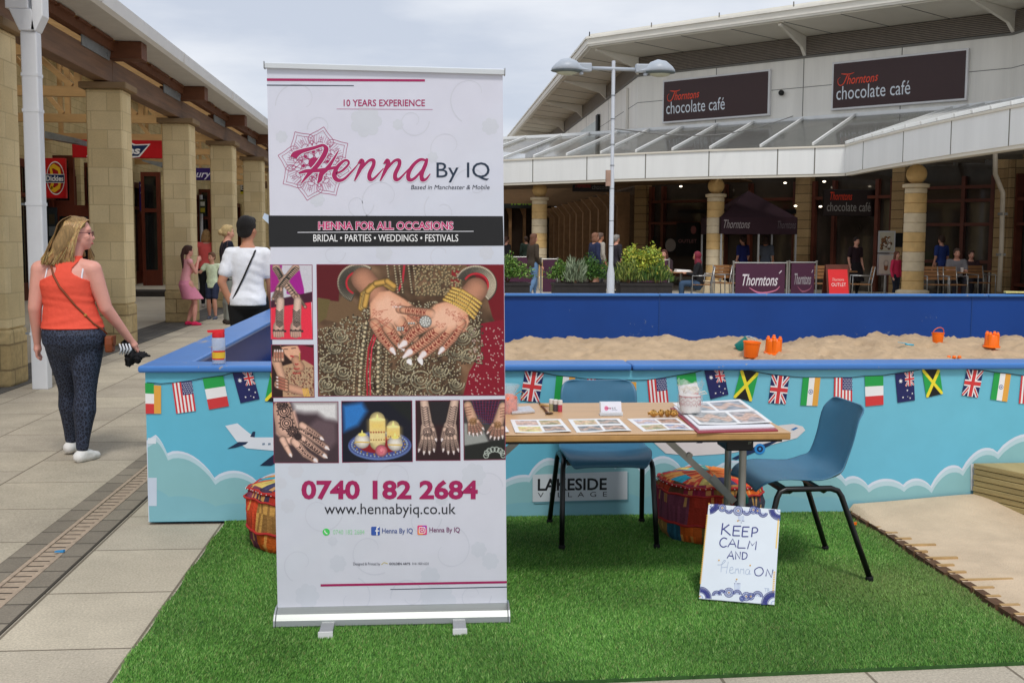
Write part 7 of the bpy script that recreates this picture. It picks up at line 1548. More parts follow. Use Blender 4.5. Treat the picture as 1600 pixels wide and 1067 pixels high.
meld('hair', [p+(R_(-82), 'Z') if p[0] == 'e' else p for p in hp], hm, wo, .0062, 1, cuthair)
b = MB(); rng_ = random.Random(9); HC = [(206, 172, 116), (176, 138, 92), (140, 104, 66), (214, 182, 128), (120, 88, 56), (186, 148, 92)]
for k in range(1100):
    fr_ = rng_.random(); y0 = .040-.075*rng_.random(); jit = lambda a: rng_.uniform(-a, a); c_ = tuple(v*rng_.uniform(.8, 1.15) for v in S(*rng_.choice(HC)))
    if fr_ < .62:
        P_ = [hv(-.008+jit(.01), y0, .068-abs(y0)*.35), hv(.040, y0*.95-.008, .047), hv(.0555, y0*.7-.022+jit(.004), .006), hv(.0595+jit(.002), y0*.85-.042+jit(.006), -.05), hv(.054+jit(.006), y0*1.35-.068+jit(.012), -.098-.028*rng_.random())]
    elif fr_ < .93:
        x = rng_.uniform(-.05, .055); P_ = [hv(x*.5, -.02, .070), hv(x*.95, -.058, .045), hv(x*1.05, -.071-.002*rng_.random(), .005), hv(x*1.15, -.094+jit(.005), -.05), hv(x*1.2+jit(.008), -.112+jit(.014), -.098-.026*rng_.random())]
    else:
        P_ = [hv(-.03, .03, .058), hv(-.045, .036, .03), hv(-.046, .03, -.03), hv(-.04+jit(.01), .040+jit(.012), -.085-.02*rng_.random())]
    Q = []
    for i in range(len(P_)-1):
        p0 = P_[max(i-1, 0)]; p1 = P_[i]; p2 = P_[i+1]; p3 = P_[min(i+2, len(P_)-1)]
        for q_ in range(3): t_ = q_/3; Q.append(.5*((2*p1)+(p2-p0)*t_+(2*p0-5*p1+4*p2-p3)*t_*t_+(3*p1-p0-3*p2+p3)*t_**3))
    Q.append(P_[-1]); hc0 = hv(0, -.02, 0); Q = [Vector((hc0.x+(v.x-hc0.x)*1.085, hc0.y+(v.y-hc0.y)*1.085, v.z+(.004 if v.z > J['head'].z+.05*h else 0))) for v in Q]; b.tube(Q, [.0025-.0014*i/len(Q) for i in range(len(Q))], 4, caps=False, col=c_)
b.build('hair_strands', printmat('blond_strands', .45, .4), wo, smooth=True)
# glasses
b = MB(); gm = mat('dark_red_spectacles', S(92, 34, 48), .4)
for s in (-1, 1):
    c = hv(.019*s, .058, .002); ring_ = [c+(Matrix.Rotation(R_(-82), 3, 'Z') @ Vector((.0155*h*math.cos(t), 0, .0105*h*math.sin(t)))) for t in np.linspace(0, 6.283, 18)]; b.tube(ring_, .0016, 5, caps=False)
    b.tube([hv(.034*s, .056, .005), hv(.048*s, .035, .006), hv(.049*s, -.004, .005)], .0018, 5)
b.tube([hv(-.005, .06, .004), hv(.005, .06, .004)], .0016, 5); b.build('spectacles', gm, wo)
# cross body strap, bag and the things in her hand
lt = mat('tan_leather', S(126, 62, 30), .55, var=.2, scale=12)
bagt = thing('shoulder_bag', 'small tan leather bag slung across the walking woman in orange', 'bag', (wp.x, wp.y, 0), R_(2))
def surf(x, z, yb=-.075):
    cc = spine(J, h, z); rx = float(np.interp(z, [r[0] for r in WPR], [r[1] for r in WPR]))*1.12+.0085; ry = float(np.interp(z, [r[0] for r in WPR], [r[2] for r in WPR]))*1.12+.0085
    d = min(abs(x*h-cc.x)/h, rx*.97); return Vector((x*h, cc.y-ry*h*max(0, 1-(d/rx)**2.3)**(1/2.3)-.006, z*h))
P_ = [J['neck']+Vector((-.052*h, .01*h, .0*h)), surf(-.083, .80), surf(-.07, .765), surf(-.045, .72), surf(-.015, .68), surf(.015, .64), surf(.048, .605), surf(.075, .572), Vector((.108*h, -.045*h, .545*h)), Vector((.118*h, -.02*h, .525*h))]
b = MB(); b.tube(P_, .0065, 6, flat=.5); b.build('strap', lt, bagt, smooth=True)
c = Vector((.128*h, -.025*h, .487*h)); b = MB(); pr_ = [(-.03, -.055), (.03, -.055), (.036, 0), (.03, .05), (-.03, .05), (-.036, 0)]
b.hexa([c+Vector((-.024, y*1.2, z)) for y, z in pr_], [c+Vector((.026, y*1.2, z)) for y, z in pr_]); b.build('bag_body', lt, bagt, bevel=.012, seg=3)
b = MB(); b.hexa([c+Vector((.026, y*1.22, z)) for y, z in ((-.034, .052), (.034, .052), (.03, .0), (0, -.02), (-.03, .0))], [c+Vector((.032, y*1.22, z)) for y, z in ((-.034, .052), (.034, .052), (.03, .0), (0, -.02), (-.03, .0))]); b.build('flap', lt, bagt, bevel=.003)
b = MB(); b.ell(surf(.048, .605)+Vector((0, -.004, 0)), (.010, .004, .010)); b.build('buckle', M['gold'], bagt)
hw = J['haR']; hd = (hw-J['elR']).normalized(); hc = hw+hd*.06
ct = thing('held_cloth', 'bundled black and white top held in the walking woman\'s right hand', 'clothing', (wp.x, wp.y, 0), R_(2)); random.seed(12)
def crumple(name, c, rx, mt, seed):
    b = MB(); b.ell((0, 0, 0), (1, 1, 1), n=26, k=16)
    for i, v in enumerate(b.v):
        v = Vector(v); n_ = mnoise.noise(v*1.8+Vector((seed, 0, 0)))*.75+mnoise.noise(v*4+Vector((0, seed, 0)))*.35; b.v[i] = tuple(c+Vector((v.x*rx[0], v.y*rx[1], v.z*rx[2]))*(1+n_))
    b.build(name, mt, ct, smooth=True)
bk = mat('black_cloth', S(22, 22, 26), .85, var=.3, bump=.4); wc = mat('white_cloth', S(220, 224, 232), .8)
crumple('black_cloth', hc+Vector((-.015, -.02, -.075)), (.048, .04, .045), bk, 1); crumple('black_sleeve', hc+Vector((.035, -.01, -.06)), (.045, .03, .022), bk, 5); crumple('upper_fold', hc+Vector((-.05, -.02, .0)), (.034, .03, .035), bk, 9)
b = MB()
for k in range(4): b.tube([hc+Vector((-.085+.02*k, -.055, .02)), hc+Vector((-.07+.02*k, -.068, -.015)), hc+Vector((-.085+.017*k, -.06, -.05))], [.006, .009, .005], 6, flat=.5)
b.build('white_stripe', wc, ct, smooth=True)
# ---- woman in white tee, black trousers, seen from behind
p = (-1.625, 10.45, 0)
t, J2, hv2 = person(p, R_(4), 1.66, 'woman seen from behind in a white t-shirt and black trousers with a crossbody strap', {'tshirt': ('top', (232, 234, 240), {'sleeve': .62, 'lo': .5, 'fold': .003}), 'trousers': ('legs', (18, 18, 20), {'w': 1.05}), 'shoes': ('shoes', (30, 30, 30))},
  dict(elL=(-.142, -.03, .63), haL=(-.095, -.02, .51), elR=(.122, .03, .62), haR=(.115, .09, .48), shL=(-.092, 0, .785), shR=(.092, 0, .785)), 'skin2', ('short', (22, 18, 18)), face=-28, fat=1.0, vox=.010)
b = MB(); h2 = 1.66; P_ = []
for z, x in ((.805, .045), (.78, .036), (.74, .018), (.70, 0), (.66, -.018), (.62, -.038), (.58, -.058), (.54, -.078), (.51, -.094)):
    cc = spine(J2, h2, z); rx = float(np.interp(z, [r[0] for r in TOR], [r[1] for r in TOR])); ry = float(np.interp(z, [r[0] for r in TOR], [r[2] for r in TOR]))
    P_.append(Vector((x*h2, cc.y-ry*h2*max(0, 1-(min(abs(x), rx*.98)/rx)**2.3)**(1/2.3)-(.026 if z < .6 else .021), z*h2)))
b.tube([J2['neck']+Vector((.05*h2, .0, .005*h2))]+P_, .009, 6, flat=.5); b.build('bag_strap', M['black'], t, smooth=True)
# ---- group by the third column
gx = lambda px, py: G(px, py)
p = gx(293, 506); girl_l = 18.9; a = atY(293, 400, 18.9)
person((a.x, 18.9, 0), R_(-62), 1.35, 'girl in a pink top and skirt by the third column, hands at her mouth', {'top': ('top', (240, 168, 176), {'sleeve': 0, 'lo': .56}), 'skirt': ('skirt', (226, 142, 168), {'lo': .33}), 'trainers': ('shoes', (222, 40, 92))},
  dict(pelvis=(0, -.03, .52), waist=(0, -.035, .6), elR=(.10, .07, .66), haR=(.03, .12, .80), elL=(-.10, .08, .66), haL=(-.02, .13, .79), knL=(-.05, .09, .29), knR=(.05, .07, .29), ftL=(-.05, .0, .045), ftR=(.05, .05, .045)), 'skin3', ('pony', (70, 40, 30)), face=10, fat=.86, vox=.012)
a = atY(331, 400, 20.4)
person((a.x, 20.4, 0), R_(170), 1.22, 'small boy in a pale green t-shirt and dark shorts holding the girl\'s arm', {'tshirt': ('top', (222, 238, 206), {'sleeve': .5, 'lo': .47, 'var': .16, 'sc': 16}), 'shorts': ('legs', (48, 56, 84), {'to': .38, 'w': 1.2}), 'shoes': ('shoes', (90, 96, 112))},
  dict(elR=(.16, .06, .70), haR=(.25, .10, .72), knL=(-.05, .06, .285), ftL=(-.05, .02, .045)), 'skin', ('short', (120, 84, 60)), face=-20, fat=.92, vox=.012)
a = atY(323, 400, 24.)
person((a.x, 24., 0), R_(8), 1.66, 'woman in a coral sleeveless top standing beyond the small boy', {'top': ('top', (232, 96, 92), {'sleeve': 0, 'lo': .5}), 'trousers': ('legs', (26, 26, 30)), 'shoes': ('shoes', (190, 180, 170))}, dict(haR=(.10, .07, .55), haL=(-.10, .07, .55)), 'skin', ('bob', (176, 138, 90)), fat=1.1, vox=.016)
a = atY(355, 400, 19.2)
stripe = brickmat('navy_striped_blouse', S(26, 30, 44), S(30, 34, 50), S(120, 96, 84), .10, 3., .004, 0., 'wall', bump=.1)
person((a.x, 19.2, 0), R_(-70), 1.70, 'blonde woman in a navy striped blouse and grey trousers beside the woman in white', {'blouse': ('top', (30, 34, 48), {'sleeve': 1.4, 'lo': .44, 'mat': stripe}), 'trousers': ('legs', (128, 132, 126), {'w': 1.3}), 'sandals': ('shoes', (50, 40, 36))}, dict(elR=(.12, -.05, .64), haR=(.1, .06, .52), haL=(-.12, .08, .5)), 'skin', ('bun', (206, 180, 130)), fat=1.12, vox=.014)
# ---- people around the café
def cafeperson(px, D, h_, rz, label, clothes, pose={}, skin='skin', hair=('short', (60, 40, 30)), face=0, fat=1.):
    a = atY(px, 420, D); return person((a.x, D, 0), R_(rz), h_, label, clothes, pose, skin, hair, face, fat, .022)[0]
walk = dict(knL=(-.05, .07, .29), ftL=(-.05, .06, .045), knR=(.05, .0, .285), ftR=(.05, -.09, .06))
cafeperson(833, 29, 1.66, -65, 'woman in a brown jacket and blue jeans walking past the leftmost planter', {'jacket': ('top', (66, 56, 46), {'sleeve': 1.85, 'lo': .46}), 'jeans': ('legs', (104, 138, 178)), 'shoes': ('shoes', (60, 50, 44))}, {**walk, 'haR': (.13, .08, .48)}, hair=('long', (116, 76, 56)))
cafeperson(929, 30, 1.70, -70, 'woman with glasses in a navy cardigan and white top walking left of the lamp post', {'cardigan': ('top', (36, 44, 76), {'sleeve': 1.8, 'lo': .46}), 'skirt': ('skirt', (36, 42, 70), {'lo': .3}), 'shoes': ('shoes', (40, 40, 44))}, walk, hair=('bob', (140, 96, 72)), fat=1.15)
cafeperson(937, 32, 1.72, -70, 'man in a pale grey shirt just behind the woman in the navy cardigan', {'shirt': ('top', (176, 170, 160), {'sleeve': 1.7, 'lo': .48}), 'trousers': ('legs', (60, 60, 66)), 'shoes': ('shoes', (30, 30, 30))}, walk, 'skin2', ('short', (110, 90, 80)))
cafeperson(962, 31, 1.66, -60, 'grey haired person in a dark patterned top just right of the lamp post', {'top': ('top', (44, 40, 48), {'sleeve': 1.2, 'lo': .48, 'var': .5, 'sc': 30}), 'trousers': ('legs', (50, 46, 52)), 'shoes': ('shoes', (30, 30, 30))}, {}, hair=('short', (150, 146, 140)))
cafeperson(822, 44, 1.66, 10, 'person in a dark green jacket far off behind the leftmost ball column', {'jacket': ('top', (52, 70, 60), {'sleeve': 1.8, 'lo': .46}), 'trousers': ('legs', (40, 40, 46)), 'shoes': ('shoes', (30, 30, 30))}, walk, hair=('short', (80, 60, 50)))
cafeperson(791, 36, 1.62, -60, 'person in a dark coat at the edge of the banner far back in the arcade', {'coat': ('top', (30, 30, 34), {'sleeve': 1.8, 'lo': .4}), 'trousers': ('legs', (30, 30, 34)), 'shoes': ('shoes', (24, 24, 24))}, walk, hair=('short', (90, 60, 50)))
sit = lambda hs: dict(pelvis=(0, 0, hs), waist=(0, -.005, hs+.085), chest=(0, 0, hs+.19), neck=(0, .005, hs+.29), head=(0, .02, hs+.40), shL=(-.105, 0, hs+.275), shR=(.105, 0, hs+.275), elL=(-.13, .05, hs+.13), elR=(.13, .05, hs+.13), haL=(-.07, .17, hs+.15), haR=(.07, .17, hs+.15), hpL=(-.052, .0, hs-.005), hpR=(.052, .0, hs-.005), knL=(-.065, .24, hs+.01), knR=(.065, .24, hs+.01), ftL=(-.06, .25, .045), ftR=(.06, .22, .045))
cafeperson(1091, 25.8, 1.62, 78, 'seated woman in a dark red headscarf at the table left of the café barrier', {'jacket': ('top', (24, 24, 28), {'sleeve': 1.9, 'lo': .5}), 'jeans': ('legs', (62, 86, 114)), 'shoes': ('shoes', (120, 50, 60))}, sit(.29), 'skin2', ('scarf', (130, 30, 52)))
cafeperson(1336, 29.4, 1.62, 200, 'waitress dressed in black standing behind the red board with her arm down', {'shirt': ('top', (40, 20, 28), {'sleeve': .7, 'lo': .5}), 'apron': ('skirt', (24, 16, 20), {'lo': .25}), 'trousers': ('legs', (20, 18, 20)), 'shoes': ('shoes', (20, 20, 20))}, {}, hair=('short', (40, 26, 22)))
cafeperson(1400, 26.6, 1.26, -150, 'child in a pink jacket standing just left of the largest ball column', {'jacket': ('top', (206, 46, 84), {'sleeve': 1.9, 'lo': .48}), 'trousers': ('legs', (40, 44, 58)), 'shoes': ('shoes', (40, 40, 40))}, {}, hair=('long', (110, 64, 46)), fat=.9)
cafeperson(1494, 27.2, 1.72, 165, 'seated man in a grey t-shirt just right of the largest ball column', {'tshirt': ('top', (122, 120, 124), {'sleeve': .7, 'lo': .5}), 'trousers': ('legs', (60, 60, 70)), 'shoes': ('shoes', (40, 40, 40))}, sit(.30), hair=('short', (90, 70, 60)), fat=1.1)
cafeperson(1516, 28.4, 1.66, 175, 'seated person wearing sunglasses in the shade near the pale pipe', {'top': ('top', (60, 40, 44), {'sleeve': 1.6, 'lo': .5}), 'trousers': ('legs', (40, 40, 50)), 'shoes': ('shoes', (40, 40, 40))}, sit(.30), hair=('short', (70, 50, 40)))
cafeperson(1470, 30.2, 1.68, 20, 'person in a blue shirt standing by the café window on the right', {'shirt': ('top', (40, 62, 128), {'sleeve': .7, 'lo': .48}), 'trousers': ('legs', (40, 40, 46)), 'shoes': ('shoes', (30, 30, 30))}, {}, hair=('short', (70, 50, 40)))
cafeperson(1160, 32.6, 1.66, 30, 'person in a deep blue top under the café gazebo', {'top': ('top', (36, 44, 110), {'sleeve': .8, 'lo': .48}), 'trousers': ('legs', (30, 30, 36)), 'shoes': ('shoes', (30, 30, 30))}, {}, hair=('short', (60, 40, 34)))
cafeperson(1196, 32.2, 1.66, -40, 'person in a grey top under the right side of the café gazebo', {'top': ('top', (86, 92, 104), {'sleeve': .8, 'lo': .48}), 'trousers': ('legs', (30, 30, 36)), 'shoes': ('shoes', (30, 30, 30))}, {}, 'skin2', ('bob', (60, 40, 34)))
cafeperson(1038, 29.0, 1.62, 150, 'seated person in a dark top behind the yellow flowering planter', {'top': ('top', (50, 34, 40), {'sleeve': .8, 'lo': .5}), 'trousers': ('legs', (30, 30, 36)), 'shoes': ('shoes', (30, 30, 30))}, sit(.3), 'skin', ('bob', (90, 50, 40)))
# ================================================================ street lamp, planters and café furniture
a = atY(954, 455, 24.); lx = a.x
M['lampg'] = mat('pale_grey_lamp_paint', S(172, 180, 190), .4, var=.06); M['lampd'] = mat('lamp_under', S(96, 108, 112), .4); M['lens'] = mat('lamp_lens', S(190, 194, 176), .25)
lp = thing('street_lamp', 'white street lamp post with two grey lantern heads in front of the café canopy', 'street lamp', (lx, 24., 0))
b = MB(); b.lathe([(.085, 0), (.085, .75), (.05, .95), (.048, 2.9), (.04, 2.95), (.040, 5.34), (.0001, 5.35)], n=18); b.build('post', mat('white_lamp_post', S(206, 212, 222), .45, var=.06, scale=2), lp, smooth=True, auto=30)
for z in (1.35, 1.9, 2.6, 3.1, 3.55, 4.1, 4.6): b = MB(); b.lathe([(.051, z), (.051, z+.012)], n=18); b.build('band', M['lampd'], lp)
b = MB(); b.hexa([(-.14, -.06, 2.66), (-.04, -.06, 2.66), (-.04, .03, 2.66), (-.14, .03, 2.66)], [(-.14, -.06, 3.0), (-.04, -.06, 3.0), (-.04, .03, 3.0), (-.14, .03, 3.0)]); b.build('junction_box', mat('rusty_box', S(170, 140, 124), .7, var=.2), lp)
b = MB(); b.tube([(-.62, 0, 5.18), (.62, 0, 5.16)], .042, 10); b.build('cross_arm', M['lampg'], lp, smooth=True)
for s in (-1, 1):
    b = MB(); n = 20; V = []; rows = []
    prof = [(0, .075, .03), (.12, .085, .05), (.22, .10, .09), (.34, .21, .19), (.52, .25, .25), (.72, .235, .22), (.88, .16, .11), (.96, .05, .03)]
    for x, w_, hh in prof:
        for j in range(n):
            t_ = 6.2832*j/n; zz = math.sin(t_); V.append((s*(.52+x*.86), w_*math.cos(t_), 5.14+(hh*zz if zz > 0 else .035*zz)))
    b.add(V, [(i*n+j, i*n+(j+1) % n, (i+1)*n+(j+1) % n, (i+1)*n+j) for i in range(len(prof)-1) for j in range(n)]+[tuple(range(n)), tuple((len(prof)-1)*n+j for j in range(n))]); ld = b.build('lantern', M['lampg'], lp, smooth=True)
    b = MB(); b.ell((s*(.52+.5), 0, 5.115), (.35, .235, .05), n=22, k=8); b.build('rim', M['lampd'], ld, smooth=True)
    b = MB(); b.ell((s*(.52+.50), 0, 5.09), (.24, .17, .075), n=20, k=8); b.build('lens', M['lens'], ld, smooth=True)
    b = MB(); b.box(min(s*.48, s*.80), max(s*.48, s*.80), -.075, .075, 5.10, 5.28); b.box(min(s*.66, s*.74), max(s*.66, s*.74), -.05, .05, 5.03, 5.1); b.build('driver_box', M['lampg'], ld, bevel=.02)
# sagging cable from the post to the café wall
e_ = atS(1240, 182, SS)+N45*.05; s0 = Vector((lx, 24., 3.9)); b = MB(); b.tube([s0.lerp(e_, k/14)+Vector((0, 0, -.35*math.sin(math.pi*k/14))) for k in range(15)], .014, 5); o = b.build('cable', mat('grey_cable', S(130, 130, 128), .6)); put(o, 'thin overhead cable running from the street lamp to the café wall', 'cable')
# ---- planters
M['planter'] = mat('dark_planter', S(44, 40, 40), .6, var=.15, scale=4)
def leaves(c, r, n, sz, pal, seed, up=.3, upright=False, par=None, name='foliage'):
    rg = np.random.default_rng(seed); d = rg.normal(size=(n, 3)); d /= np.linalg.norm(d, axis=1)[:, None]; d[:, 2] = np.abs(d[:, 2])*1.0-.15
    k = rg.random(n)**.45; lump = 1+.16*np.sin(d[:, 0]*7+seed)+.14*np.sin(d[:, 1]*9+d[:, 2]*6+seed*2); P0 = d*k[:, None]*np.array(r)*lump[:, None]
    b = MB(); mt = bpy.data.materials.get('leaf_print') or printmat('leaf_print', .55, .3)
    for i in range(n):
        p = Vector(P0[i])+Vector(c); s = sz*rg.uniform(.6, 1.3)
        if upright: ax = Vector((rg.normal()*.25+d[i, 0]*.4, rg.normal()*.25+d[i, 1]*.4, 1)).normalized(); L_ = s*2.3; w_ = s*.35
        else: ax = (Vector(rg.normal(size=3))+Vector(d[i])*.8+Vector((0, 0, up))).normalized(); L_ = s; w_ = s*.5
        sd = ax.cross(Vector(rg.normal(size=3))).normalized()*w_/2; c_ = pal[rg.integers(len(pal))]; f = rg.uniform(.75, 1.2)
        b.face([p-ax*L_/2, p+sd, p+ax*L_/2, p-sd], 0, tuple(v*f for v in S(*c_)))
    return b.build(name, mt, par)
def planter(px0, px1, Y, label, shrubs, hz=.50):
    a, c = atY(px0, 440, Y), atY(px1, 440, Y); cx = (a.x+c.x)/2; w_ = (c.x-a.x)/2; t = thing('planter', label, 'planter', (cx, Y, 0), group='dark planters beside the street lamp')
    b = MB(); b.box(-w_, w_, -.3, .3, .02, hz); b.box(-w_-.02, w_+.02, -.32, .32, hz-.05, hz+.01)
    for k in range(1, 7): b.box(-w_+2*w_*k/7-.006, -w_+2*w_*k/7+.006, -.306, -.3, .04, hz-.06)
    b.build('trough', M['planter'], t)
    b = MB(); b.box(-w_+.04, w_-.04, -.27, .27, hz-.06, hz+.016); b.build('soil', mat('dark_soil', S(40, 30, 24), .95), t)
    return t, cx, w_
GR = [(70, 110, 40), (96, 136, 54), (120, 156, 70), (50, 84, 34), (140, 170, 90)]; GD = [(56, 92, 42), (76, 116, 50), (40, 70, 34), (96, 134, 64)]; GY = [(130, 150, 70), (96, 116, 60), (150, 160, 84), (70, 96, 50)]; SIL = [(140, 156, 128), (160, 174, 146), (112, 130, 100)]; YEL_ = [(206, 202, 84), (176, 186, 76), (150, 170, 64), (110, 140, 56)]
def shrub(name, label, x, Y, z, r, n, sz, pal, seed, upright=False):
    t = thing(name, label, 'shrub', (x, Y, z)); leaves((0, 0, r[2]*.35), r, n, sz, pal, seed, upright=upright, par=t)
    b = MB()
    for k in range(6): aa = k*1.05; b.tube([(0, 0, -.02), (r[0]*.3*math.cos(aa), r[1]*.3*math.sin(aa), r[2]*.5), (r[0]*.6*math.cos(aa), r[1]*.6*math.sin(aa), r[2]*.9)], [.014, .009, .004], 5)
    b.build('stem', M['glulam'], t)
YP = 25.2; sc_ = YP/1720
t, cx, w_ = planter(766, 826, YP, 'leftmost dark planter, partly behind the banner, holding a round yellow green bush', [])
shrub('round_shrub', 'rounded yellow green bush in the planter beside the banner', cx-.05, YP, .5, (.52, .36, .52), 2600, .065, GR, 1)
t, cx, w_ = planter(864, 944, YP, 'middle dark planter holding a silvery plant and a green bush', [])
shrub('round_shrub', 'dense green bush at the right end of the middle planter', cx+.28, YP, .5, (.50, .36, .50), 2600, .06, GD+GR[:2], 2)
shrub('round_shrub', 'green bush at the left end of the middle planter', cx-.36, YP+.05, .5, (.40, .32, .42), 1700, .06, GR, 3)
shrub('silver_plant', 'silvery grey upright plant in the middle planter', cx-.12, YP-.28, .48, (.30, .14, .48), 900, .075, SIL, 4, True)
t, cx, w_ = planter(966, 1046, YP, 'right dark planter by the lamp post holding a yellow flowering bush', [])
shrub('flowering_shrub', 'yellow variegated bush rising tallest above the right planter', cx-.02, YP+.05, .62, (.62, .36, .62), 2800, .085, YEL_, 5)
shrub('green_plant', 'spiky olive green plant at the left of the right planter', cx-.40, YP-.2, .5, (.34, .2, .42), 1100, .06, GY, 6, True)
shrub('green_plant', 'spiky olive green plant at the right of the right planter', cx+.25, YP-.2, .5, (.42, .2, .36), 1200, .06, GY+GD, 7, True)
# ---- barriers
M['plum'] = mat('plum_fabric', S(74, 34, 60), .7, var=.08, scale=2); M['chrome'] = mat('brushed_post', S(170, 170, 168), .3, metal=.7)
def barrier(px0, px1, Y, label, txt=True, dim=1., z0=.12, z1=.97):
    a, c = atY(px0, 440, Y), atY(px1, 440, Y); cx = (a.x+c.x)/2; w_ = (c.x-a.x)/2; t = thing('cafe_barrier', label, 'barrier', (cx, Y, 0), group='plum café barriers')
    b = MB(); b.box(-w_, w_, -.008, .008, z0, z1); b.build('panel', M['plum'], t)
    pr = Print(lambda u, v: (-w_+2*w_*u, -.010, z0+(z1-z0)*v), (0, -1, 0), .001)
    if txt: pr.text('Thorntons', .14, .42, .86, .72, P(206*dim, 200*dim, 206*dim), 1, shear=.35, bold=.01); pr.stroke([(.28, .36), (.5, .22), (.8, .28), (.9, .4)], [.01, .05, .03, .01], P(190*dim, 110*dim, 140*dim), 1, sm=5); pr.stroke([(.88, .74), (.93, .82)], .02, P(200, 190, 200), 1)
    if pr.v: pr.build('lettering', M['signp'], t)
    for s in (-1, 1):
        b = MB(); b.lathe([(.16, 0), (.16, .015), (.03, .03), (.022, .05), (.022, 1.0), (.03, 1.01), (.03, 1.03), (.0001, 1.035)], (s*(w_+.05), 0, 0), 16); b.build('post', M['chrome'], t, smooth=True, auto=40)
    b = MB(); b.tube([(-w_-.05, 0, .99), (w_+.05, 0, .99)], .014, 8); b.build('rail', M['chrome'], t)
barrier(1149, 1226, 24.6, 'widest plum café barrier panel with pale script lettering'); barrier(1236, 1272, 25.4, 'narrow plum café barrier panel with dim script, right of the widest one', dim=.72)
barrier(848, 868, 29., 'plum barrier panel between the two left planters', False); barrier(1000, 1042, 28.5, 'plum barrier panel behind the flowering planter', False); barrier(792, 838, 33, 'plum barrier panel far back behind the leftmost planter', False)
# ---- red A-board
a, c = atY(1290, 440, 25.), atY(1323, 440, 25.); cx = (a.x+c.x)/2; w_ = (c.x-a.x)/2; t = thing('pavement_board', 'red pavement board reading outlet in a dark frame', 'sign board', (cx, 25., 0))
b = MB(); b.hexa([(-w_-.02, -.25, 0), (w_+.02, -.25, 0), (w_+.02, -.2, 0), (-w_-.02, -.2, 0)], [(-w_-.02, -.03, .95), (w_+.02, -.03, .95), (w_+.02, .0, .95), (-w_-.02, .0, .95)]); b.hexa([(-w_-.02, .25, 0), (w_+.02, .25, 0), (w_+.02, .2, 0), (-w_-.02, .2, 0)], [(-w_-.02, .03, .95), (w_+.02, .03, .95), (w_+.02, .0, .95), (-w_-.02, .0, .95)]); b.build('frame', M['bark'], t)
pr = Print(lambda u, v: (-w_+.02+(2*w_-.04)*u, -.256+.22*v*.85/.95-.0, .06+.78*v), (0, -.97, .23), .002); pr.rect(0, 0, 1, 1, P(206, 40, 44), 1); pr.text('OUTLET', .14, .5, .88, .60, P(220, 200, 196), 2); pr.text('Thorntons', .2, .66, .8, .74, P(220, 180, 170), 2, shear=.3); pr.build('poster', M['signp'], t)
# ---- menu stand
a, c = atY(1370, 440, 27.), atY(1396, 440, 27.); cx = (a.x+c.x)/2; w_ = (c.x-a.x)/2; zb, zm, zt_ = atY(1380, 430, 27.).z, atY(1380, 395, 27.).z, atY(1380, 361, 27.).z
t = thing('menu_stand', 'tall silver stand with two framed food pictures left of the largest ball column', 'menu stand', (cx, 27., 0)); b = MB(); b.lathe([(.22, 0), (.22, .02), (.035, .04), (.03, zb)], n=18); b.build('pole', M['chrome'], t, smooth=True, auto=40)
for k, (z0, z1, pal) in enumerate(((zb, zm-.03, ((206, 196, 178), (170, 120, 80))), (zm, zt_, ((176, 170, 150), (130, 84, 40))))):
    b = MB(); b.box(-w_, w_, -.02, .02, z0, z1); f = b.build('picture_frame', M['alu2'], t)
    rr_ = Ras(0, 0, 40, 50, .6, pal[0]); g = rr_.rng
    if k: rr_.dots([(g.uniform(6, 34), g.uniform(12, 42)) for _ in range(16)], 4.5, pal[1], .5); rr_.dots([(g.uniform(8, 32), g.uniform(14, 40)) for _ in range(12)], 2.6, (226, 216, 200), .4); rr_.dots([(28, 36)], 5, (214, 206, 190), .3)
    else: rr_.cap((20, 26), (20, 36), 6, 5, (150, 96, 60), .3); rr_.cap((20, 20), (20, 22), 7, 7, (214, 200, 180), .3)
    pr = Print(lambda u, v: (-w_+.03+(2*w_-.06)*u, -.022, z1-.03-(z1-z0-.06)*v), (0, -1, 0), .001); pr.raster(rr_.out(.8), 0, 0, 1, 1, 0); pr.build('picture', M['signp'], t)
# ---- gazebo
gy = 31.; a, c = atY(1126, 350, gy), atY(1246, 350, gy); cx = (a.x+c.x)/2; w_ = (c.x-a.x)/2; zv, ze, za = atY(1190, 366, gy).z, atY(1190, 340, gy).z, atY(1165, 314, gy+1).z
t = thing('gazebo', 'dark plum pop-up gazebo with faint script lettering behind the middle ball column', 'gazebo', (cx, gy+w_, 0)); M['tent'] = mat('dark_plum_canvas', S(48, 24, 34), .8, var=.12)
b = MB(); q = [Vector((-w_, -w_, ze)), Vector((w_, -w_, ze)), Vector((w_, w_, ze)), Vector((-w_, w_, ze))]; ap = Vector((0, 0, za+.3))
for i in range(4): b.face([q[i], q[(i+1) % 4], ap]); b.face([q[i]-Vector((0, 0, ze-zv)), q[(i+1) % 4]-Vector((0, 0, ze-zv)), q[(i+1) % 4], q[i]])
o = b.build('canopy', M['tent'], t); sd_ = o.modifiers.new('t', 'SOLIDIFY'); sd_.thickness = .01
for x, y in ((-w_+.03, -w_+.03), (w_-.03, -w_+.03), (w_-.03, w_-.03), (-w_+.03, w_-.03), (0, -w_+.03)): b = MB(); b.box(x-.025, x+.025, y-.025, y+.025, 0, ze); b.build('pole', M['chrome'], t)
pr = Print(lambda u, v: (-w_+2*w_*u, -w_-.012, zv+(ze-zv)*v), (0, -1, 0), .001); pr.text('Thorntons', .04, .35, .38, .85, P(150, 140, 140), 1, shear=.35); pr.text('Thorntons', .74, .35, .98, .8, P(90, 80, 84), 1, shear=.35); pr.build('lettering', M['signp'], t)
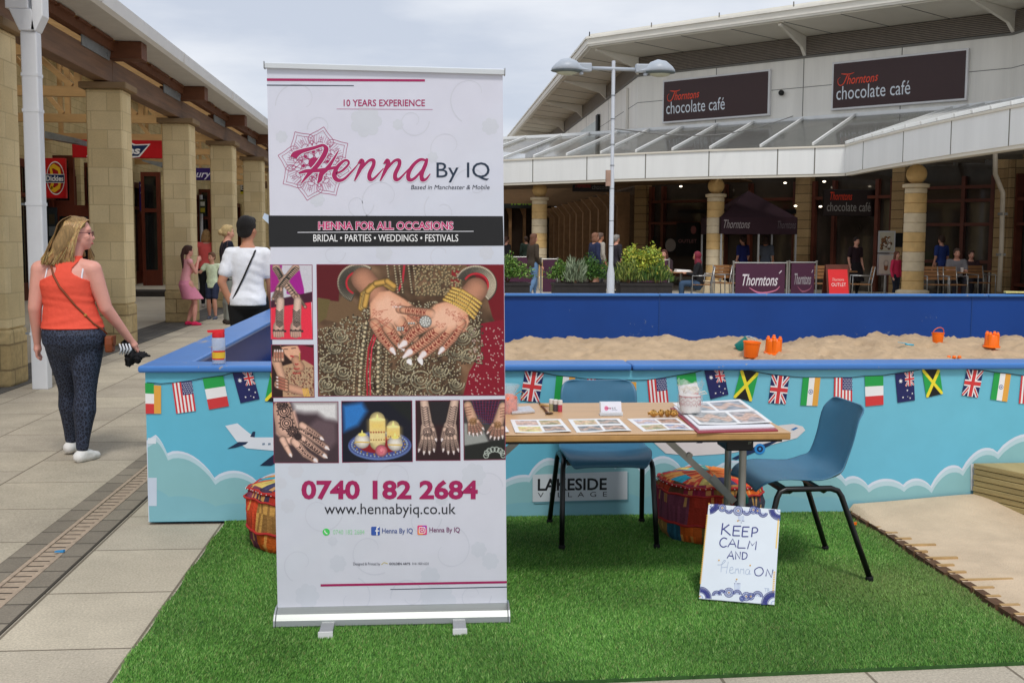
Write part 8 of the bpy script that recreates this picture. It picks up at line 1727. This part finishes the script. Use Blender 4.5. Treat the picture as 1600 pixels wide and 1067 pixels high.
# ---- café chairs and tables
M['slat'] = mat('brown_slats', S(150, 106, 66), .6, var=.2)
def cafechair(px, Y, rz, label):
    a = atY(px, 440, Y); t = thing('cafe_chair', label, 'chair', (a.x, Y, 0), R_(rz), 'silver framed café chairs')
    for s in (-1, 1):
        b = MB(); b.tube([(s*.26, .24, 0), (s*.26, .22, .45), (s*.26, .22, .66), (s*.26, -.22, .66)], .014, 8); b.tube([(s*.26, -.24, 0), (s*.25, -.22, .45), (s*.25, -.30, .88)], .014, 8); b.build('leg_frame', M['chrome'], t, smooth=True)
    b = MB()
    for k in range(5): b.box(-.25, .25, -.2+k*.09, -.125+k*.09, .44, .46)
    b.build('seat', M['slat'], t)
    b = MB()
    for k in range(4): z = .56+k*.085; b.box(-.24, .24, -.245-.0-(z-.45)*.17, -.23-(z-.45)*.17, z, z+.07)
    b.build('backrest', M['slat'], t)
def cafetable(px, Y, label):
    a = atY(px, 440, Y); t = thing('cafe_table', label, 'table', (a.x, Y, 0), group='square café tables'); b = MB(); b.box(-.36, .36, -.36, .36, .71, .74); b.build('table_top', M['slat'], t, bevel=.01); b = MB(); b.tube([(0, 0, .02), (0, 0, .71)], .03, 10); b.lathe([(.24, 0), (.24, .02), (.03, .04)], n=16); b.build('pedestal', M['chrome'], t)
    return a
cafechair(1096, 25.8, 78, 'silver café chair under the woman in the red headscarf'); cafechair(1120, 27.2, 100, 'silver café chair just left of the middle ball column'); cafechair(1138, 26.8, 200, 'silver café chair right of the middle ball column')
cafechair(1284, 26.6, 185, 'silver café chair between the narrow barrier and the red board'); cafechair(1345, 26.2, 75, 'silver café chair in front of the waitress'); cafechair(1462, 26.0, 170, 'wood backed café chair immediately right of the largest ball column'); cafechair(1489, 26.0, 185, 'wood backed café chair in front of the man in grey'); cafechair(1533, 27.4, 190, 'café chair in the shade left of the pale pipe')
cafetable(1064, 26.2, 'café table with a newspaper in front of the woman in the headscarf'); cafetable(1484, 26.8, 'café table by the seated man in grey'); cafetable(1310, 27.6, 'café table behind the red board'); cafetable(1545, 28.2, 'café table deep in the shade at the far right')
a = atY(1068, 440, 26.1); b = MB(); b.hexa([(-.2, -.14, 0), (.2, -.14, 0), (.2, .14, 0), (-.2, .14, 0)], [(-.17, -.1, .05), (.16, -.12, .03), (.2, .12, .04), (-.18, .13, .06)]); o = b.build('newspaper', M['wax']); o.location = (a.x, 26.15, .742); put(o, 'folded white newspaper lying on the café table', 'newspaper')
a = atY(1504, 440, 26.7); b = MB(); b.lathe([(.03, 0), (.042, .11), (.04, .112), (.0001, .113)], n=14); o = b.build('cup', M['wax'], smooth=True, auto=40); o.location = (a.x, 26.75, .742); put(o, 'white cup on the table by the man in grey', 'cup')
# pile of leaflets on the far corner of the pit rim
a = atY(1590, 456, 13.36); t = thing('leaflet_box', 'black open box holding colourful leaflets at the far right end of the rear rim', 'box', (a.x, 13.36, .809)); b = MB(); b.box(-.14, .2, -.02, .12, 0, .012); b.build('tray', M['black'], t); b = MB(); b.hexa([(-.16, -.02, .013), (.18, -.04, .013), (.18, .1, .013), (-.13, .1, .013)], [(-.165, -.02, .03), (.18, -.05, .022), (.18, .1, .03), (-.13, .1, .036)]); b.build('leaflets', mat('leaflet_colours', S(200, 190, 120), .6, var=.6, scale=30), t)
# ---- posters on the café glass
def wallposter(name, label, x0, y0, x1, y1, s_, col, draw=None):
    A = atS(x0, y0, s_); B = atS(x1, y0, s_); zt, zb = atS(x0, y0, s_).z, atS(x0, y1, s_).z; A = Vector((A.x, A.y, 0)); B = Vector((B.x, B.y, 0)); W = (B-A).length; d = (B-A).normalized(); c = (A+B)/2
    t = thing(name, label, 'poster', (c.x, c.y, zb)); pr = Print(lambda u, v: A+d*(u*W)+Vector((0, 0, v*(zt-zb)))-Vector((c.x, c.y, 0)), N45, .004); pr.rect(0, 0, 1, 1, P(*col), 0)
    if draw: draw(pr)
    b = MB(); b.hexa([A-Vector((c.x, c.y, 0)), B-Vector((c.x, c.y, 0)), B-Vector((c.x, c.y, 0))-N45*.01, A-Vector((c.x, c.y, 0))-N45*.01], [v+Vector((0, 0, zt-zb)) for v in (A-Vector((c.x, c.y, 0)), B-Vector((c.x, c.y, 0)), B-Vector((c.x, c.y, 0))-N45*.01, A-Vector((c.x, c.y, 0))-N45*.01)]); b.build('backing', M['black'], t); pr.build('print', M['signp'], t)
SG = SS-.12*1.414
wallposter('window_poster', 'dark red outlet poster in the café window left of the middle ball column', 1057, 348, 1093, 400, SG, (110, 22, 24), lambda pr: (pr.text('OUTLET', .1, .4, .9, .5, P(130, 90, 90), 1), pr.circ(.75, .78, .12, P(110, 60, 60), 1)))
wallposter('window_poster', 'round white sticker in the café window left of the dark red poster', 1039, 372, 1057, 394, SG, (40, 34, 32), lambda pr: pr.circ(.5, .5, .46, P(120, 112, 106), 1))
wallposter('window_sign', 'dim orange lit strip inside the café window above the gazebo', 1060, 328, 1110, 333, SG, (120, 40, 16)); wallposter('window_sign', 'second dim orange strip inside the café window right of the gazebo', 1188, 328, 1244, 335, SG, (120, 40, 16))
wallposter('wall_poster', 'small teal picture on the stone pilaster behind the largest ball column', 1396, 364, 1412, 386, SS-.36*1.414, (60, 120, 124))
wallposter('window_notice', 'small white notice on the door glass at the left of the café front', 1020, 369, 1026, 379, SG, (120, 116, 108))
for k, (px, py) in enumerate(((1064, 282), (1227, 278), (1288, 277), (1282, 323), (1243, 322))):
    q = atS(px, py, SS-2.); b = MB(); b.ell((0, 0, 0), (.05, .05, .025), n=12, k=6); o = b.build('ceiling_spotlight', bpy.data.materials.get('warm_lamp_face') or mat('warm_lamp_face', (1, .86, .66), .4, emit=3.)); o.location = (q.x, q.y, min(q.z, 3.24)); put(o, ['small lit spotlight under the canopy right of the lamp post', 'small lit spotlight under the canopy above the gazebo', 'small lit spotlight under the canopy above the café door', 'small lit spotlight beside the dark café door sign', 'small lit spotlight left of the stone pilaster by the café door'][k], 'spotlight', 'small spotlights under the café canopy')
# litter bin shape and bollard glimpsed under the arcade
